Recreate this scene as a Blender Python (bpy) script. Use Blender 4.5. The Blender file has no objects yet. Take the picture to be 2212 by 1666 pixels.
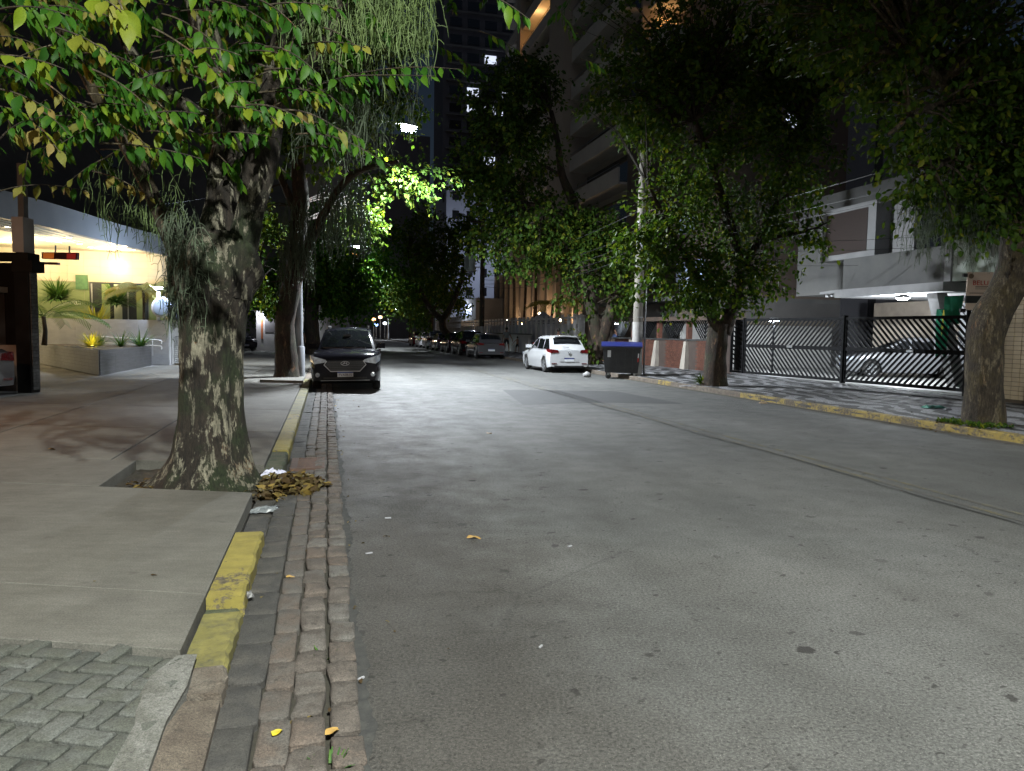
import bpy, bmesh, math, random
import numpy as np
from mathutils import Vector, Matrix, Euler
random.seed(7); RNG = np.random.default_rng(7)
rad = math.radians
scene = bpy.context.scene
COL = scene.collection

# ---------------------------------------------------------------- camera
CAM_H = 1.6
cd = bpy.data.cameras.new('camera'); cam = bpy.data.objects.new('camera', cd); COL.objects.link(cam)
cam.matrix_world = Matrix.Translation((0, 0, CAM_H)) @ Matrix.Rotation(rad(90 - 4.1), 4, 'X') @ Matrix.Rotation(rad(0.9), 4, 'Z')
cd.sensor_width = 36; cd.lens = 36 * 1600 / 2212; cd.clip_start = 0.05; cd.clip_end = 2000
scene.camera = cam
# ---------------------------------------------------------------- night sky, faint moon
world = bpy.data.worlds.new("World"); scene.world = world; world.use_nodes = True
wn = world.node_tree
sky = wn.nodes.new('ShaderNodeTexSky'); sky.sky_type = 'NISHITA'; sky.sun_disc = False
sky.sun_elevation = rad(50); sky.sun_rotation = rad(200)
wn.links.new(sky.outputs[0], wn.nodes['Background'].inputs[0])
wn.nodes['Background'].inputs[1].default_value = 0.006
sd = bpy.data.lights.new('moon', 'SUN'); sd.energy = 0.035; sd.angle = rad(2); sd.color = (.85, .9, 1)
so = bpy.data.objects.new('moon', sd); COL.objects.link(so)
so.rotation_euler = (rad(40), 0, rad(-20))
scene.view_settings.view_transform = 'Standard'; scene.view_settings.look = 'None'
scene.view_settings.exposure = 0; scene.view_settings.gamma = 1
scene.view_settings.use_curve_mapping = False
scene.cycles.use_light_tree = True
scene.cycles.max_bounces = 6; scene.cycles.diffuse_bounces = 3; scene.cycles.glossy_bounces = 3
scene.cycles.sample_clamp_indirect = 3
LAMP_W = {'near': 17000, 'mid': 19000, 'far': 12000}
LAMP_A = (-3.74, 25.6, 8.55)

# ---------------------------------------------------------------- geometry of the place
RM = np.array(Matrix.Rotation(rad(90 - 4.1), 3, 'X') @ Matrix.Rotation(rad(0.9), 3, 'Z'))
def ray(x, y): return RM @ np.array([(x - 1106) / 1600., -(y - 833) / 1600., -1.])
def G(x, y, z=0.0):
    d = ray(x, y); t = (z - CAM_H) / d[2]; return (d[0] * t, d[1] * t, z)
def P(x, y, Y):
    d = ray(x, y); t = Y / d[1]; return (d[0] * t, Y, CAM_H + d[2] * t)
UX, UY = -.2429, .9701          # street direction u, and v to its right
def S(u, v, z=0.0): return (u * UX + v * UY, u * UY - v * UX, z)
STREET = math.atan2(UY, UX)

# ---------------------------------------------------------------- mesh builder
ORG = {}
def tag(o, label=None, cat=None, group=None, kind=None):
    if label: o['label'] = label
    if cat: o['category'] = cat
    if group: o['group'] = group
    if kind: o['kind'] = kind
    return o
def thing(name, label, cat, loc=(0, 0, 0), rz=0, group=None, kind=None):
    o = bpy.data.objects.new(name, None); COL.objects.link(o); o.location = loc; o.rotation_euler = (0, 0, rz)
    o.empty_display_size = .2
    ORG[o.name] = Vector(loc); return tag(o, label, cat, group, kind)
class MB:
    def __init__(s): s.v = []; s.f = []; s.m = []; s.mi = 0
    def add(s, vs, fs):
        n = len(s.v); s.v += [tuple(p) for p in vs]; s.f += [tuple(i + n for i in f) for f in fs]; s.m += [s.mi] * len(fs); return s
    def hexa(s, b, t):   # bottom quad, top quad (ccw from above)
        return s.add(list(b) + list(t), [(3, 2, 1, 0), (4, 5, 6, 7), (0, 1, 5, 4), (1, 2, 6, 5), (2, 3, 7, 6), (3, 0, 4, 7)])
    def box(s, x0, x1, y0, y1, z0, z1, M=None):
        b = [(x0, y0, z0), (x1, y0, z0), (x1, y1, z0), (x0, y1, z0)]; t = [(p[0], p[1], z1) for p in b]
        if M is not None: b = [M @ Vector(p) for p in b]; t = [M @ Vector(p) for p in t]
        return s.hexa(b, t)
    def sbox(s, u0, u1, v0, v1, z0, z1):
        b = [S(u0, v0, z0), S(u0, v1, z0), S(u1, v1, z0), S(u1, v0, z0)]
        return s.hexa(b, [(p[0], p[1], z1) for p in b])
    def prism(s, pts, z0, z1):   # outline of (x, y), ccw
        n = len(pts); b = [(p[0], p[1], z0) for p in pts]; t = [(p[0], p[1], z1) for p in pts]
        return s.add(b + t, [tuple(range(n))[::-1], tuple(range(n, 2 * n))] + [(i, (i + 1) % n, n + (i + 1) % n, n + i) for i in range(n)])
    def poly(s, pts): return s.add(pts, [tuple(range(len(pts)))])
    def slab(s, pts, d):   # polygon of 3d points thickened by the vector d
        n = len(pts); d = Vector(d); q = [Vector(p) + d for p in pts]
        return s.add(list(pts) + q, [tuple(range(n))[::-1], tuple(range(n, 2 * n))] + [(i, (i + 1) % n, n + (i + 1) % n, n + i) for i in range(n)])
    def tube(s, pts, rs, n=8, cap=True, fn=None):
        pts = [Vector(p) for p in pts]
        if not hasattr(rs, '__len__'): rs = [rs] * len(pts)
        base = len(s.v); ref = None
        for i, p in enumerate(pts):
            t = (pts[min(i + 1, len(pts) - 1)] - pts[max(i - 1, 0)]).normalized()
            if ref is None: ref = Vector((1, 0, 0)) if abs(t.x) < .8 else Vector((0, 1, 0))
            a = (ref - t * ref.dot(t)).normalized(); b = t.cross(a); ref = a
            for k in range(n):
                th = 2 * math.pi * k / n; r = rs[i] * (fn(th, p, i) if fn else 1)
                s.v.append(tuple(p + (a * math.cos(th) + b * math.sin(th)) * r))
        for i in range(len(pts) - 1):
            for k in range(n):
                k2 = (k + 1) % n; s.f.append((base + i * n + k, base + i * n + k2, base + (i + 1) * n + k2, base + (i + 1) * n + k)); s.m.append(s.mi)
        if cap:
            s.f.append(tuple(base + k for k in range(n))[::-1]); s.f.append(tuple(base + (len(pts) - 1) * n + k for k in range(n))); s.m += [s.mi] * 2
        return s
    def bar(s, a, b, w, h=None):   # square bar between two points
        h = h or w; a = Vector(a); b = Vector(b); t = (b - a).normalized()
        up = Vector((0, 0, 1)) if abs(t.z) < .95 else Vector((1, 0, 0))
        x = t.cross(up).normalized() * w / 2; y = x.cross(t).normalized() * h / 2
        return s.hexa([a - x - y, a + x - y, b + x - y, b - x - y], [a - x + y, a + x + y, b + x + y, b - x + y])
    def lathe(s, prof, c=(0, 0, 0), n=16, M=None):
        pts = []
        for r, z in prof:
            for k in range(n):
                th = 2 * math.pi * k / n; q = Vector((r * math.cos(th), r * math.sin(th), z))
                if M is not None: q = M @ q
                pts.append(q + Vector(c))
        f = [(i * n + k, i * n + (k + 1) % n, (i + 1) * n + (k + 1) % n, (i + 1) * n + k) for i in range(len(prof) - 1) for k in range(n)]
        f += [tuple(range(n))[::-1], tuple((len(prof) - 1) * n + k for k in range(n))]
        return s.add(pts, f)
    def build(s, name, mats, parent=None, smooth=False, local=False, **kw):
        if not isinstance(mats, (list, tuple)): mats = [mats]
        me = bpy.data.meshes.new(name)
        off = Vector((0, 0, 0))
        if not local and s.v:
            if parent is not None: off = ORG[parent.name]
            else:
                a = np.array(s.v); off = Vector(((a[:, 0].min() + a[:, 0].max()) / 2, (a[:, 1].min() + a[:, 1].max()) / 2, a[:, 2].min()))
        me.from_pydata([(p[0] - off.x, p[1] - off.y, p[2] - off.z) for p in s.v], [], s.f)
        for m in mats: me.materials.append(m)
        if len(mats) > 1: me.polygons.foreach_set('material_index', s.m)
        if smooth:
            me.polygons.foreach_set('use_smooth', [True] * len(s.f))
            if smooth is not True:
                bm = bmesh.new(); bm.from_mesh(me)
                for e in bm.edges:
                    if len(e.link_faces) == 2 and e.calc_face_angle(0) > rad(smooth): e.smooth = False
                bm.to_mesh(me); bm.free()
        o = bpy.data.objects.new(name, me); COL.objects.link(o)
        if parent is not None: o.parent = parent; ORG[o.name] = off if not local else Vector((0, 0, 0))
        else: o.location = off; ORG[o.name] = off
        return tag(o, **kw)
def inst(name, mesh, parent=None, loc=(0, 0, 0), rot=(0, 0, 0), sc=(1, 1, 1), **kw):
    o = bpy.data.objects.new(name, mesh); COL.objects.link(o)
    if parent is not None: o.parent = parent; loc = Vector(loc) - ORG[parent.name]
    o.location = loc; o.rotation_euler = rot; o.scale = sc
    return tag(o, **kw)
def copy_tree(o, parent=None):
    c = o.copy(); COL.objects.link(c); c.parent = parent
    for ch in o.children: copy_tree(ch, c)
    return c
def text(name, body, size, mat, parent=None, M=Matrix(), ext=.002, align='CENTER', **kw):
    cu = bpy.data.curves.new(name, 'FONT'); cu.body = body; cu.size = size; cu.extrude = ext; cu.align_x = align; cu.align_y = 'CENTER'
    cu.resolution_u = 2; cu.materials.append(mat)
    o = bpy.data.objects.new(name, cu); COL.objects.link(o)
    dg = bpy.context.evaluated_depsgraph_get(); me = bpy.data.meshes.new_from_object(o.evaluated_get(dg)); bpy.data.objects.remove(o)
    o = bpy.data.objects.new(name, me); COL.objects.link(o)
    if parent is not None: o.parent = parent
    o.matrix_basis = M; return tag(o, **kw)

# ---------------------------------------------------------------- materials
def nodes(name):
    m = bpy.data.materials.new(name); m.use_nodes = True; t = m.node_tree
    return m, t, t.nodes['Principled BSDF'], (lambda a, b: t.links.new(a, b))
def coords(t, L, stretch=(1, 1, 1)):
    tc = t.nodes.new('ShaderNodeTexCoord'); mp = t.nodes.new('ShaderNodeMapping'); mp.inputs['Scale'].default_value = stretch
    L(tc.outputs['Object'], mp.inputs[0]); return mp.outputs[0]
def noise(t, L, vec, scale, detail=4, rough=.55, w=None):
    n = t.nodes.new('ShaderNodeTexNoise'); n.inputs['Scale'].default_value = scale; n.inputs['Detail'].default_value = detail; n.inputs['Roughness'].default_value = rough
    if w is not None: n.noise_dimensions = '4D'; L(w, n.inputs['W'])
    L(vec, n.inputs['Vector']); return n.outputs[0]
def ramp(t, L, fac, a, b, ca=(0, 0, 0), cb=(1, 1, 1)):
    r = t.nodes.new('ShaderNodeValToRGB'); r.color_ramp.elements[0].position = a; r.color_ramp.elements[1].position = b
    r.color_ramp.elements[0].color = (*ca, 1); r.color_ramp.elements[1].color = (*cb, 1); L(fac, r.inputs[0]); return r.outputs[0]
def mix(t, L, fac, a, b, mode='MIX'):
    m = t.nodes.new('ShaderNodeMix'); m.data_type = 'RGBA'; m.blend_type = mode
    if isinstance(fac, (int, float)): m.inputs[0].default_value = fac
    else: L(fac, m.inputs[0])
    for v, i in ((a, 6), (b, 7)):
        if isinstance(v, tuple): m.inputs[i].default_value = (*v[:3], 1)
        else: L(v, m.inputs[i])
    return m.outputs[2]
def objw(t, L, k=37.):
    oi = t.nodes.new('ShaderNodeObjectInfo'); mu = t.nodes.new('ShaderNodeMath'); mu.operation = 'MULTIPLY'; mu.inputs[1].default_value = k
    L(oi.outputs['Random'], mu.inputs[0]); return mu.outputs[0], oi.outputs['Random']
def bump(t, L, p, h, strength, dist=.01):
    b = t.nodes.new('ShaderNodeBump'); b.inputs['Strength'].default_value = strength; b.inputs['Distance'].default_value = dist
    L(h, b.inputs['Height']); L(b.outputs[0], p.inputs['Normal'])
MATS = {}
def mat(name, c, c2=None, scale=4, rough=.7, bmp=0, bscale=60, metal=0, emit=None, es=0, stretch=(1, 1, 1), rnd=0, lo=.35, hi=.65, coat=0, spec=.5, dist=.01):
    if name in MATS: return MATS[name]
    m, t, p, L = nodes(name); vec = coords(t, L, stretch); w, r = objw(t, L)
    c2 = c2 or tuple(x * .8 for x in c)
    f = ramp(t, L, noise(t, L, vec, scale, 5, .6, w), lo, hi); col = mix(t, L, f, c, c2)
    if rnd:
        col = mix(t, L, ramp(t, L, r, 0, 1, (1 - rnd,) * 3, (1 + rnd,) * 3), col, (0, 0, 0)) if False else mix(t, L, 1.0, col, ramp(t, L, r, 0, 1, (1 - rnd, 1 - rnd, 1 - rnd), (1, 1, 1)), 'MULTIPLY')
    L(col, p.inputs['Base Color']); p.inputs['Roughness'].default_value = rough; p.inputs['Metallic'].default_value = metal
    p.inputs['Coat Weight'].default_value = coat; p.inputs['Coat Roughness'].default_value = .05; p.inputs['Specular IOR Level'].default_value = spec
    if bmp: bump(t, L, p, noise(t, L, vec, bscale, 4, .6, w), bmp, dist)
    if emit: p.inputs['Emission Color'].default_value = (*emit, 1); p.inputs['Emission Strength'].default_value = es
    MATS[name] = m; return m

def asphalt_mat():
    m, t, p, L = nodes('asphalt'); vec = coords(t, L)
    big = noise(t, L, vec, .35, 4); mid = noise(t, L, vec, 2.2, 5, .65); fine = noise(t, L, vec, 62, 4, .85); gr = noise(t, L, vec, 120, 2, .7)
    col = mix(t, L, ramp(t, L, big, .35, .65), (.090, .092, .090), (.125, .125, .120))
    col = mix(t, L, ramp(t, L, mid, .35, .75), col, mix(t, L, .35, col, (.045, .043, .04)))
    col = mix(t, L, 1., col, ramp(t, L, fine, .33, .68, (.15, .15, .15), (1.85, 1.85, 1.82)), 'MULTIPLY')
    col = mix(t, L, ramp(t, L, gr, .62, .70), col, (.33, .32, .30))
    # tyre-polished lanes and streaks along the street
    tc = t.nodes.new('ShaderNodeTexCoord'); mr_ = t.nodes.new('ShaderNodeMapping'); mr_.vector_type = 'TEXTURE'; mr_.inputs['Rotation'].default_value = (0, 0, STREET); L(tc.outputs['Object'], mr_.inputs[0])
    ms_ = t.nodes.new('ShaderNodeMapping'); ms_.inputs['Scale'].default_value = (.05, .75, 1); L(mr_.outputs[0], ms_.inputs[0])
    col = mix(t, L, 1., col, ramp(t, L, noise(t, L, ms_.outputs[0], 1., 5, .6), .3, .7, (.74, .735, .72), (1.16, 1.16, 1.16)), 'MULTIPLY')
    # oil drops and gum, two sizes
    for sc_, amp, dens, off in ((2.6, .24, 1.6, 0), (6.5, .24, 1.5, 31.), (14., .26, 1.9, 57.)):
        vo = t.nodes.new('ShaderNodeTexVoronoi'); vo.voronoi_dimensions = '2D'; vo.inputs['Scale'].default_value = sc_; wob = noise(t, L, vec, 14, 3)
        va = t.nodes.new('ShaderNodeVectorMath'); va.operation = 'MULTIPLY_ADD'; va.inputs[1].default_value = (.10, .10, .0); L(wob, va.inputs[0]); L(vec, va.inputs[2])
        vd = t.nodes.new('ShaderNodeVectorMath'); vd.operation = 'ADD'; vd.inputs[1].default_value = (off, off * .7, 0); L(va.outputs[0], vd.inputs[0]); L(vd.outputs[0], vo.inputs['Vector'])
        sz = t.nodes.new('ShaderNodeSeparateColor'); L(vo.outputs['Color'], sz.inputs[0])
        su = t.nodes.new('ShaderNodeMath'); su.operation = 'POWER'; su.inputs[1].default_value = dens * 2.2; L(sz.outputs[0], su.inputs[0])
        sp = t.nodes.new('ShaderNodeMath'); sp.operation = 'MULTIPLY'; sp.inputs[1].default_value = amp * .55; L(su.outputs[0], sp.inputs[0])
        lt = t.nodes.new('ShaderNodeMath'); lt.operation = 'SUBTRACT'; L(sp.outputs[0], lt.inputs[0]); L(vo.outputs['Distance'], lt.inputs[1])
        spots = ramp(t, L, lt.outputs[0], .0, .03)
        col = mix(t, L, mix(t, L, 1., spots, ramp(t, L, sz.outputs[1], 0, 1, (.5,) * 3, (.98,) * 3), 'MULTIPLY'), col, (.025, .023, .021))
    # hairline cracks
    vc = t.nodes.new('ShaderNodeTexVoronoi'); vc.voronoi_dimensions = '2D'; vc.feature = 'DISTANCE_TO_EDGE'; vc.inputs['Scale'].default_value = .33
    vb = t.nodes.new('ShaderNodeVectorMath'); vb.operation = 'MULTIPLY_ADD'; vb.inputs[1].default_value = (.8, .8, 0); L(noise(t, L, vec, 1.3, 6, .65), vb.inputs[0]); L(vec, vb.inputs[2]); L(vb.outputs[0], vc.inputs['Vector'])
    ck = ramp(t, L, vc.outputs['Distance'], .002, .006, (.45, .45, .45), (1, 1, 1))
    ck = mix(t, L, ramp(t, L, noise(t, L, vec, .5, 2), .58, .64), (1, 1, 1), mix(t, L, .5, ck, (1, 1, 1)))
    col = mix(t, L, 1., col, ck, 'MULTIPLY')
    # brown dirt band washed along the gutter side of the road
    geo = t.nodes.new('ShaderNodeNewGeometry'); dp = t.nodes.new('ShaderNodeVectorMath'); dp.operation = 'DOT_PRODUCT'; dp.inputs[1].default_value = (UY, -UX, 0); L(geo.outputs['Position'], dp.inputs[0])
    ad = t.nodes.new('ShaderNodeMath'); ad.operation = 'MULTIPLY_ADD'; ad.inputs[1].default_value = -1.6; L(noise(t, L, vec, 1.1, 6, .7), ad.inputs[0]); L(dp.outputs['Value'], ad.inputs[2])
    col = mix(t, L, ramp(t, L, ad.outputs[0], -.75, .95, (.75,) * 3, (0, 0, 0)), col, mix(t, L, 1., col, (.50, .45, .41), 'MULTIPLY'))
    L(col, p.inputs['Base Color'])
    L(ramp(t, L, mid, .3, .7, (.62,) * 3, (.82,) * 3), p.inputs['Roughness'])
    bump(t, L, p, mix(t, L, .4, fine, gr), 1., .014); return m
def concrete_mat(name, c1, c2, red=None):
    m, t, p, L = nodes(name); vec = coords(t, L); w, r = objw(t, L)
    st = coords(t, L, (1, 7, 1))
    col = mix(t, L, ramp(t, L, noise(t, L, vec, .9, 5, .6), .35, .65), c1, c2)
    col = mix(t, L, 1., col, ramp(t, L, noise(t, L, st, 3.2, 6, .7), .25, .7, (.84, .84, .83), (1.1, 1.1, 1.1)), 'MULTIPLY')
    col = mix(t, L, 1., col, ramp(t, L, noise(t, L, vec, 2.6, 6, .72), .3, .7, (.78, .78, .76), (1.15, 1.15, 1.15)), 'MULTIPLY')
    col = mix(t, L, 1., col, ramp(t, L, noise(t, L, vec, 110, 2, .7), .3, .7, (.68, .68, .68), (1.28, 1.28, 1.26)), 'MULTIPLY')
    col = mix(t, L, ramp(t, L, noise(t, L, vec, 5.5, 3, .5), .70, .78), col, (.08, .075, .065))
    col = mix(t, L, 1., col, ramp(t, L, r, 0, 1, (.85, .84, .83), (1.05, 1.05, 1.05)), 'MULTIPLY')
    L(col, p.inputs['Base Color']); p.inputs['Roughness'].default_value = .85
    bump(t, L, p, mix(t, L, .5, noise(t, L, vec, 130, 3, .7), noise(t, L, st, 18, 4)), .8, .006); return m
def stone_mat(name, c1, c2, c3, rough=.85, dirt=(.03, .028, .024)):
    m, t, p, L = nodes(name); vec = coords(t, L); w, r = objw(t, L, 91.)
    col = ramp(t, L, r, 0, 1, c1, c2); col = mix(t, L, ramp(t, L, noise(t, L, vec, 9, 3, .5, w), .4, .6), col, c3)
    col = mix(t, L, 1., col, ramp(t, L, noise(t, L, vec, 150, 3, .8, w), .3, .7, (.38,) * 3, (1.6,) * 3), 'MULTIPLY')
    col = mix(t, L, ramp(t, L, noise(t, L, vec, 22, 5, .7, w), .55, .75), col, dirt)
    L(col, p.inputs['Base Color']); p.inputs['Roughness'].default_value = rough
    bump(t, L, p, mix(t, L, .5, noise(t, L, vec, 40, 4, .7, w), noise(t, L, vec, 120, 3, .75, w)), 1., .016); return m
def bark_mat(name, dark, mid_, light, moss, lo=.56, hi=.62, sc=1., warm=(.22, .11, .05)):
    m, t, p, L = nodes(name); vec = coords(t, L, (1, 1, .28)); v2 = coords(t, L)
    col = mix(t, L, ramp(t, L, noise(t, L, vec, 9 * sc, 6, .7), .35, .65), dark, mid_)
    col = mix(t, L, ramp(t, L, noise(t, L, v2, 2.3 * sc, 4, .6), .46, .6), col, moss)
    col = mix(t, L, ramp(t, L, noise(t, L, vec, 5.2 * sc, 6, .72), .60, .66), col, warm)
    a = noise(t, L, vec, 10.5 * sc, 9, .74)
    lt = mix(t, L, ramp(t, L, noise(t, L, v2, 30, 3, .6), .3, .7), light, tuple(x * .55 for x in light))
    col = mix(t, L, ramp(t, L, a, lo, hi), col, lt)
    col = mix(t, L, 1., col, ramp(t, L, noise(t, L, vec, 38 * sc, 4, .7), .3, .62, (.35,) * 3, (1.2,) * 3), 'MULTIPLY')
    L(col, p.inputs['Base Color']); p.inputs['Roughness'].default_value = .9
    h = mix(t, L, .5, mix(t, L, .4, noise(t, L, vec, 14 * sc, 6, .7), a), noise(t, L, vec, 55 * sc, 4, .7))
    bump(t, L, p, h, 1., .05 / sc); return m
def leaf_mat(name, cols, gloss=.4, trans=.35):
    m, t, p, L = nodes(name); geo = t.nodes.new('ShaderNodeNewGeometry'); w, r = objw(t, L)
    ad = t.nodes.new('ShaderNodeMath'); ad.operation = 'ADD'; L(geo.outputs['Random Per Island'], ad.inputs[0]); L(w, ad.inputs[1])
    fr = t.nodes.new('ShaderNodeMath'); fr.operation = 'FRACT'; L(ad.outputs[0], fr.inputs[0])
    rp = t.nodes.new('ShaderNodeValToRGB'); L(fr.outputs[0], rp.inputs[0]); e = rp.color_ramp
    for i, (pos, c) in enumerate(cols):
        el = e.elements[i] if i < 2 else e.elements.new(pos)
        el.position = pos; el.color = (*c, 1)
    vec = coords(t, L); col = mix(t, L, 1., rp.outputs[0], ramp(t, L, noise(t, L, vec, 25, 3), .3, .7, (.8,) * 3, (1.15,) * 3), 'MULTIPLY')
    L(col, p.inputs['Base Color']); p.inputs['Roughness'].default_value = gloss; p.inputs['Specular IOR Level'].default_value = .16
    tr = t.nodes.new('ShaderNodeBsdfTranslucent'); L(mix(t, L, 1., col, (1.35, 1.3, .7), 'MULTIPLY'), tr.inputs[0])
    mx = t.nodes.new('ShaderNodeMixShader'); mx.inputs[0].default_value = trans
    L(p.outputs[0], mx.inputs[1]); L(tr.outputs[0], mx.inputs[2]); L(mx.outputs[0], t.nodes['Material Output'].inputs[0]); return m
def mosaic_mat():
    m, t, p, L = nodes('portuguese_mosaic'); vec = coords(t, L)
    wv = t.nodes.new('ShaderNodeTexWave'); wv.inputs['Scale'].default_value = .55; wv.inputs['Distortion'].default_value = 11; wv.inputs['Detail'].default_value = 2.5; wv.inputs['Detail Scale'].default_value = 1.1
    L(vec, wv.inputs['Vector'])
    vo = t.nodes.new('ShaderNodeTexVoronoi'); vo.inputs['Scale'].default_value = 17; L(vec, vo.inputs['Vector'])
    f = ramp(t, L, mix(t, L, .14, wv.outputs[0], vo.outputs['Color']), .50, .54)
    col = mix(t, L, f, (.03, .03, .032), (.25, .25, .26))
    ve = t.nodes.new('ShaderNodeTexVoronoi'); ve.feature = 'DISTANCE_TO_EDGE'; ve.inputs['Scale'].default_value = 17; L(vec, ve.inputs['Vector'])
    col = mix(t, L, ramp(t, L, ve.outputs['Distance'], .02, .08), (.03, .03, .028), col)
    col = mix(t, L, ramp(t, L, noise(t, L, vec, .8, 5, .7), .5, .7), col, mix(t, L, .5, col, (.05, .045, .035)))
    L(col, p.inputs['Base Color']); p.inputs['Roughness'].default_value = .75; bump(t, L, p, ve.outputs['Distance'], .5, .02); return m
def worn_paint(name, paint, under, lo, hi):
    m, t, p, L = nodes(name); vec = coords(t, L); w, r = objw(t, L)
    n = noise(t, L, vec, 26, 6, .75, w); b = noise(t, L, vec, 3.0, 3, .6, w)
    f = ramp(t, L, mix(t, L, .5, n, b), lo, hi); u = mix(t, L, ramp(t, L, noise(t, L, vec, 30, 4, .7), .4, .6), under, tuple(x * .5 for x in under))
    pa = mix(t, L, ramp(t, L, noise(t, L, vec, 8, 5, .7, w), .35, .75), paint, tuple(x * .6 for x in paint))
    L(mix(t, L, f, u, pa), p.inputs['Base Color']); p.inputs['Roughness'].default_value = .75
    bump(t, L, p, noise(t, L, vec, 60, 4, .7, w), .6, .005); return m
def glass_mat(name, tint=(.006, .007, .008), rough=.04):
    m, t, p, L = nodes(name); p.inputs['Base Color'].default_value = (*tint, 1); p.inputs['Roughness'].default_value = rough
    p.inputs['Specular IOR Level'].default_value = .8; p.inputs['Coat Weight'].default_value = .6; MATS[name] = m; return m

ASPH = asphalt_mat(); MOSAIC = mosaic_mat()
CONC = concrete_mat('sidewalk_concrete', (.150, .146, .130), (.118, .114, .102))
CONCR = concrete_mat('reddish_concrete', (.17, .10, .075), (.14, .095, .07))
CONCB = concrete_mat('forecourt_concrete', (.19, .19, .19), (.14, .14, .14))
PAVER = stone_mat('paver_concrete', (.065, .07, .062), (.115, .12, .11), (.085, .09, .075))
SETT = stone_mat('granite_sett', (.122, .092, .072), (.125, .12, .11), (.082, .07, .060))
SETTR = stone_mat('cemented_sett', (.108, .086, .070), (.095, .08, .068), (.10, .092, .082))
GUTC = stone_mat('gutter_stone', (.055, .053, .048), (.085, .078, .068), (.05, .048, .045))
GRAN = stone_mat('kerb_granite', (.13, .105, .08), (.15, .13, .105), (.10, .08, .062))
MORT = stone_mat('mortar', (.17, .17, .155), (.20, .20, .185), (.12, .12, .105))
SOIL = mat('soil', (.025, .02, .014), (.05, .04, .025), 12, .95, .8, 50, dist=.02)
DIRT = mat('joint_dirt', (.022, .02, .015), (.04, .036, .025), 30, .95, .7, 90)
MOSSK = stone_mat('mossy_kerb', (.045, .06, .028), (.06, .065, .04), (.08, .085, .05))
YEL = worn_paint('kerb_yellow', (.27, .225, .05), (.12, .10, .065), .425, .46)
YELT = worn_paint('kerb_yellow_thin', (.30, .22, .05), (.12, .095, .06), .47, .53)
YELW = worn_paint('kerb_yellow_worn', (.20, .18, .055), (.10, .095, .055), .40, .54)
YELF = worn_paint('road_yellow', (.17, .145, .06), (.105, .102, .095), .48, .60)
BARK = bark_mat('mottled_bark', (.012, .009, .006), (.035, .026, .018), (.26, .24, .175), (.018, .026, .009), .525, .56)
BARK2 = bark_mat('brown_bark', (.02, .013, .009), (.06, .038, .025), (.16, .115, .075), (.03, .03, .015), .56, .66)
BARK3 = bark_mat('tan_bark', (.018, .013, .009), (.06, .046, .03), (.16, .13, .085), (.06, .045, .02), .52, .60)
LEAF = leaf_mat('leaf_green', [(0, (.018, .065, .008)), (1, (.13, .19, .012)), (.5, (.028, .092, .008)), (.85, (.06, .135, .010))], .5)
LEAFY = leaf_mat('leaf_yellow', [(0, (.17, .20, .015)), (1, (.20, .17, .03)), (.5, (.13, .19, .015))], .5, .4)
LEAFD = leaf_mat('leaf_dark', [(0, (.024, .058, .009)), (1, (.17, .18, .018)), (.55, (.042, .085, .010)), (.9, (.085, .125, .013))], .55)
DRYL = leaf_mat('leaf_dry', [(0, (.09, .06, .025)), (1, (.25, .17, .04)), (.4, (.05, .032, .015)), (.75, (.15, .12, .05))], .6, .15)
OLIVE = leaf_mat('leaf_olive', [(0, (.11, .12, .025)), (1, (.19, .14, .045)), (.5, (.15, .15, .03))], .6, .35)
TEND = mat('moss_strand', (.10, .15, .035), (.05, .085, .022), 6, .7)
TENDG = mat('moss_strand_grey', (.07, .10, .055), (.04, .055, .03), 6, .7)
BLACK = mat('black_plastic', (.012, .012, .013), (.02, .02, .02), 20, .45)
RUB = mat('tyre_rubber', (.014, .014, .014), (.022, .021, .02), 20, .8)
WHITE = mat('white_paint', (.62, .63, .64), (.52, .53, .54), 3, .6, .2, 30)
GREYW = mat('grey_render', (.22, .22, .225), (.16, .16, .165), .6, .85, .3, 20)
DGREY = mat('dark_render', (.11, .105, .10), (.075, .072, .07), .5, .85, .3, 15)
CREAM = mat('cream_tile', (.60, .54, .38), (.55, .49, .34), 2, .35)
PGREEN = mat('pale_green_tile', (.22, .28, .13), (.18, .24, .10), 2, .4)
METAL = mat('galvanised', (.35, .36, .37), (.25, .26, .27), 10, .4, metal=.7)
CHROME = mat('chrome', (.75, .76, .78), (.65, .66, .68), 10, .15, metal=1)
IRON = mat('black_iron', (.008, .009, .010), (.014, .014, .015), 12, .75, spec=.15)
POLEC = mat('pole_concrete', (.18, .165, .14), (.13, .12, .10), 3, .85, .4, 40, stretch=(1, 1, .2))
POLEW = mat('pole_whitewash', (.36, .35, .33), (.25, .24, .22), 4, .85, .4, 40)
GLASS = glass_mat('dark_glass'); GLASSB = glass_mat('window_glass', (.012, .014, .018), .12)
def emis(name, c, s): return mat(name, tuple(min(1, x) for x in c), None, 3, .5, emit=c, es=s)
E_LED = emis('led_lens', (.85, .95, 1), 90); E_DOWN = emis('downlight_lens', (1, .86, .62), 14)
E_WARM = emis('warm_window', (1, .55, .18), .9); E_WHITE = emis('white_window', (.75, .82, 1), 1.1); E_DIMW = emis('dim_window', (.55, .65, .9), .13)
E_BULB = emis('warm_bulb', (1, .72, .4), 25)
def lamp(kind, loc, watts, color=(1, 1, 1), r=.1, name='lamp_light', parent=None, spot=None, rot=(0, 0, 0), blend=.4):
    ld = bpy.data.lights.new(name, kind); ld.energy = watts; ld.color = color; ld.shadow_soft_size = r
    if spot: ld.spot_size = rad(spot); ld.spot_blend = blend
    o = bpy.data.objects.new(name, ld); COL.objects.link(o)
    if parent is not None: o.parent = parent; loc = Vector(loc) - ORG[parent.name]
    o.location = loc; o.rotation_euler = rot; return o
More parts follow.
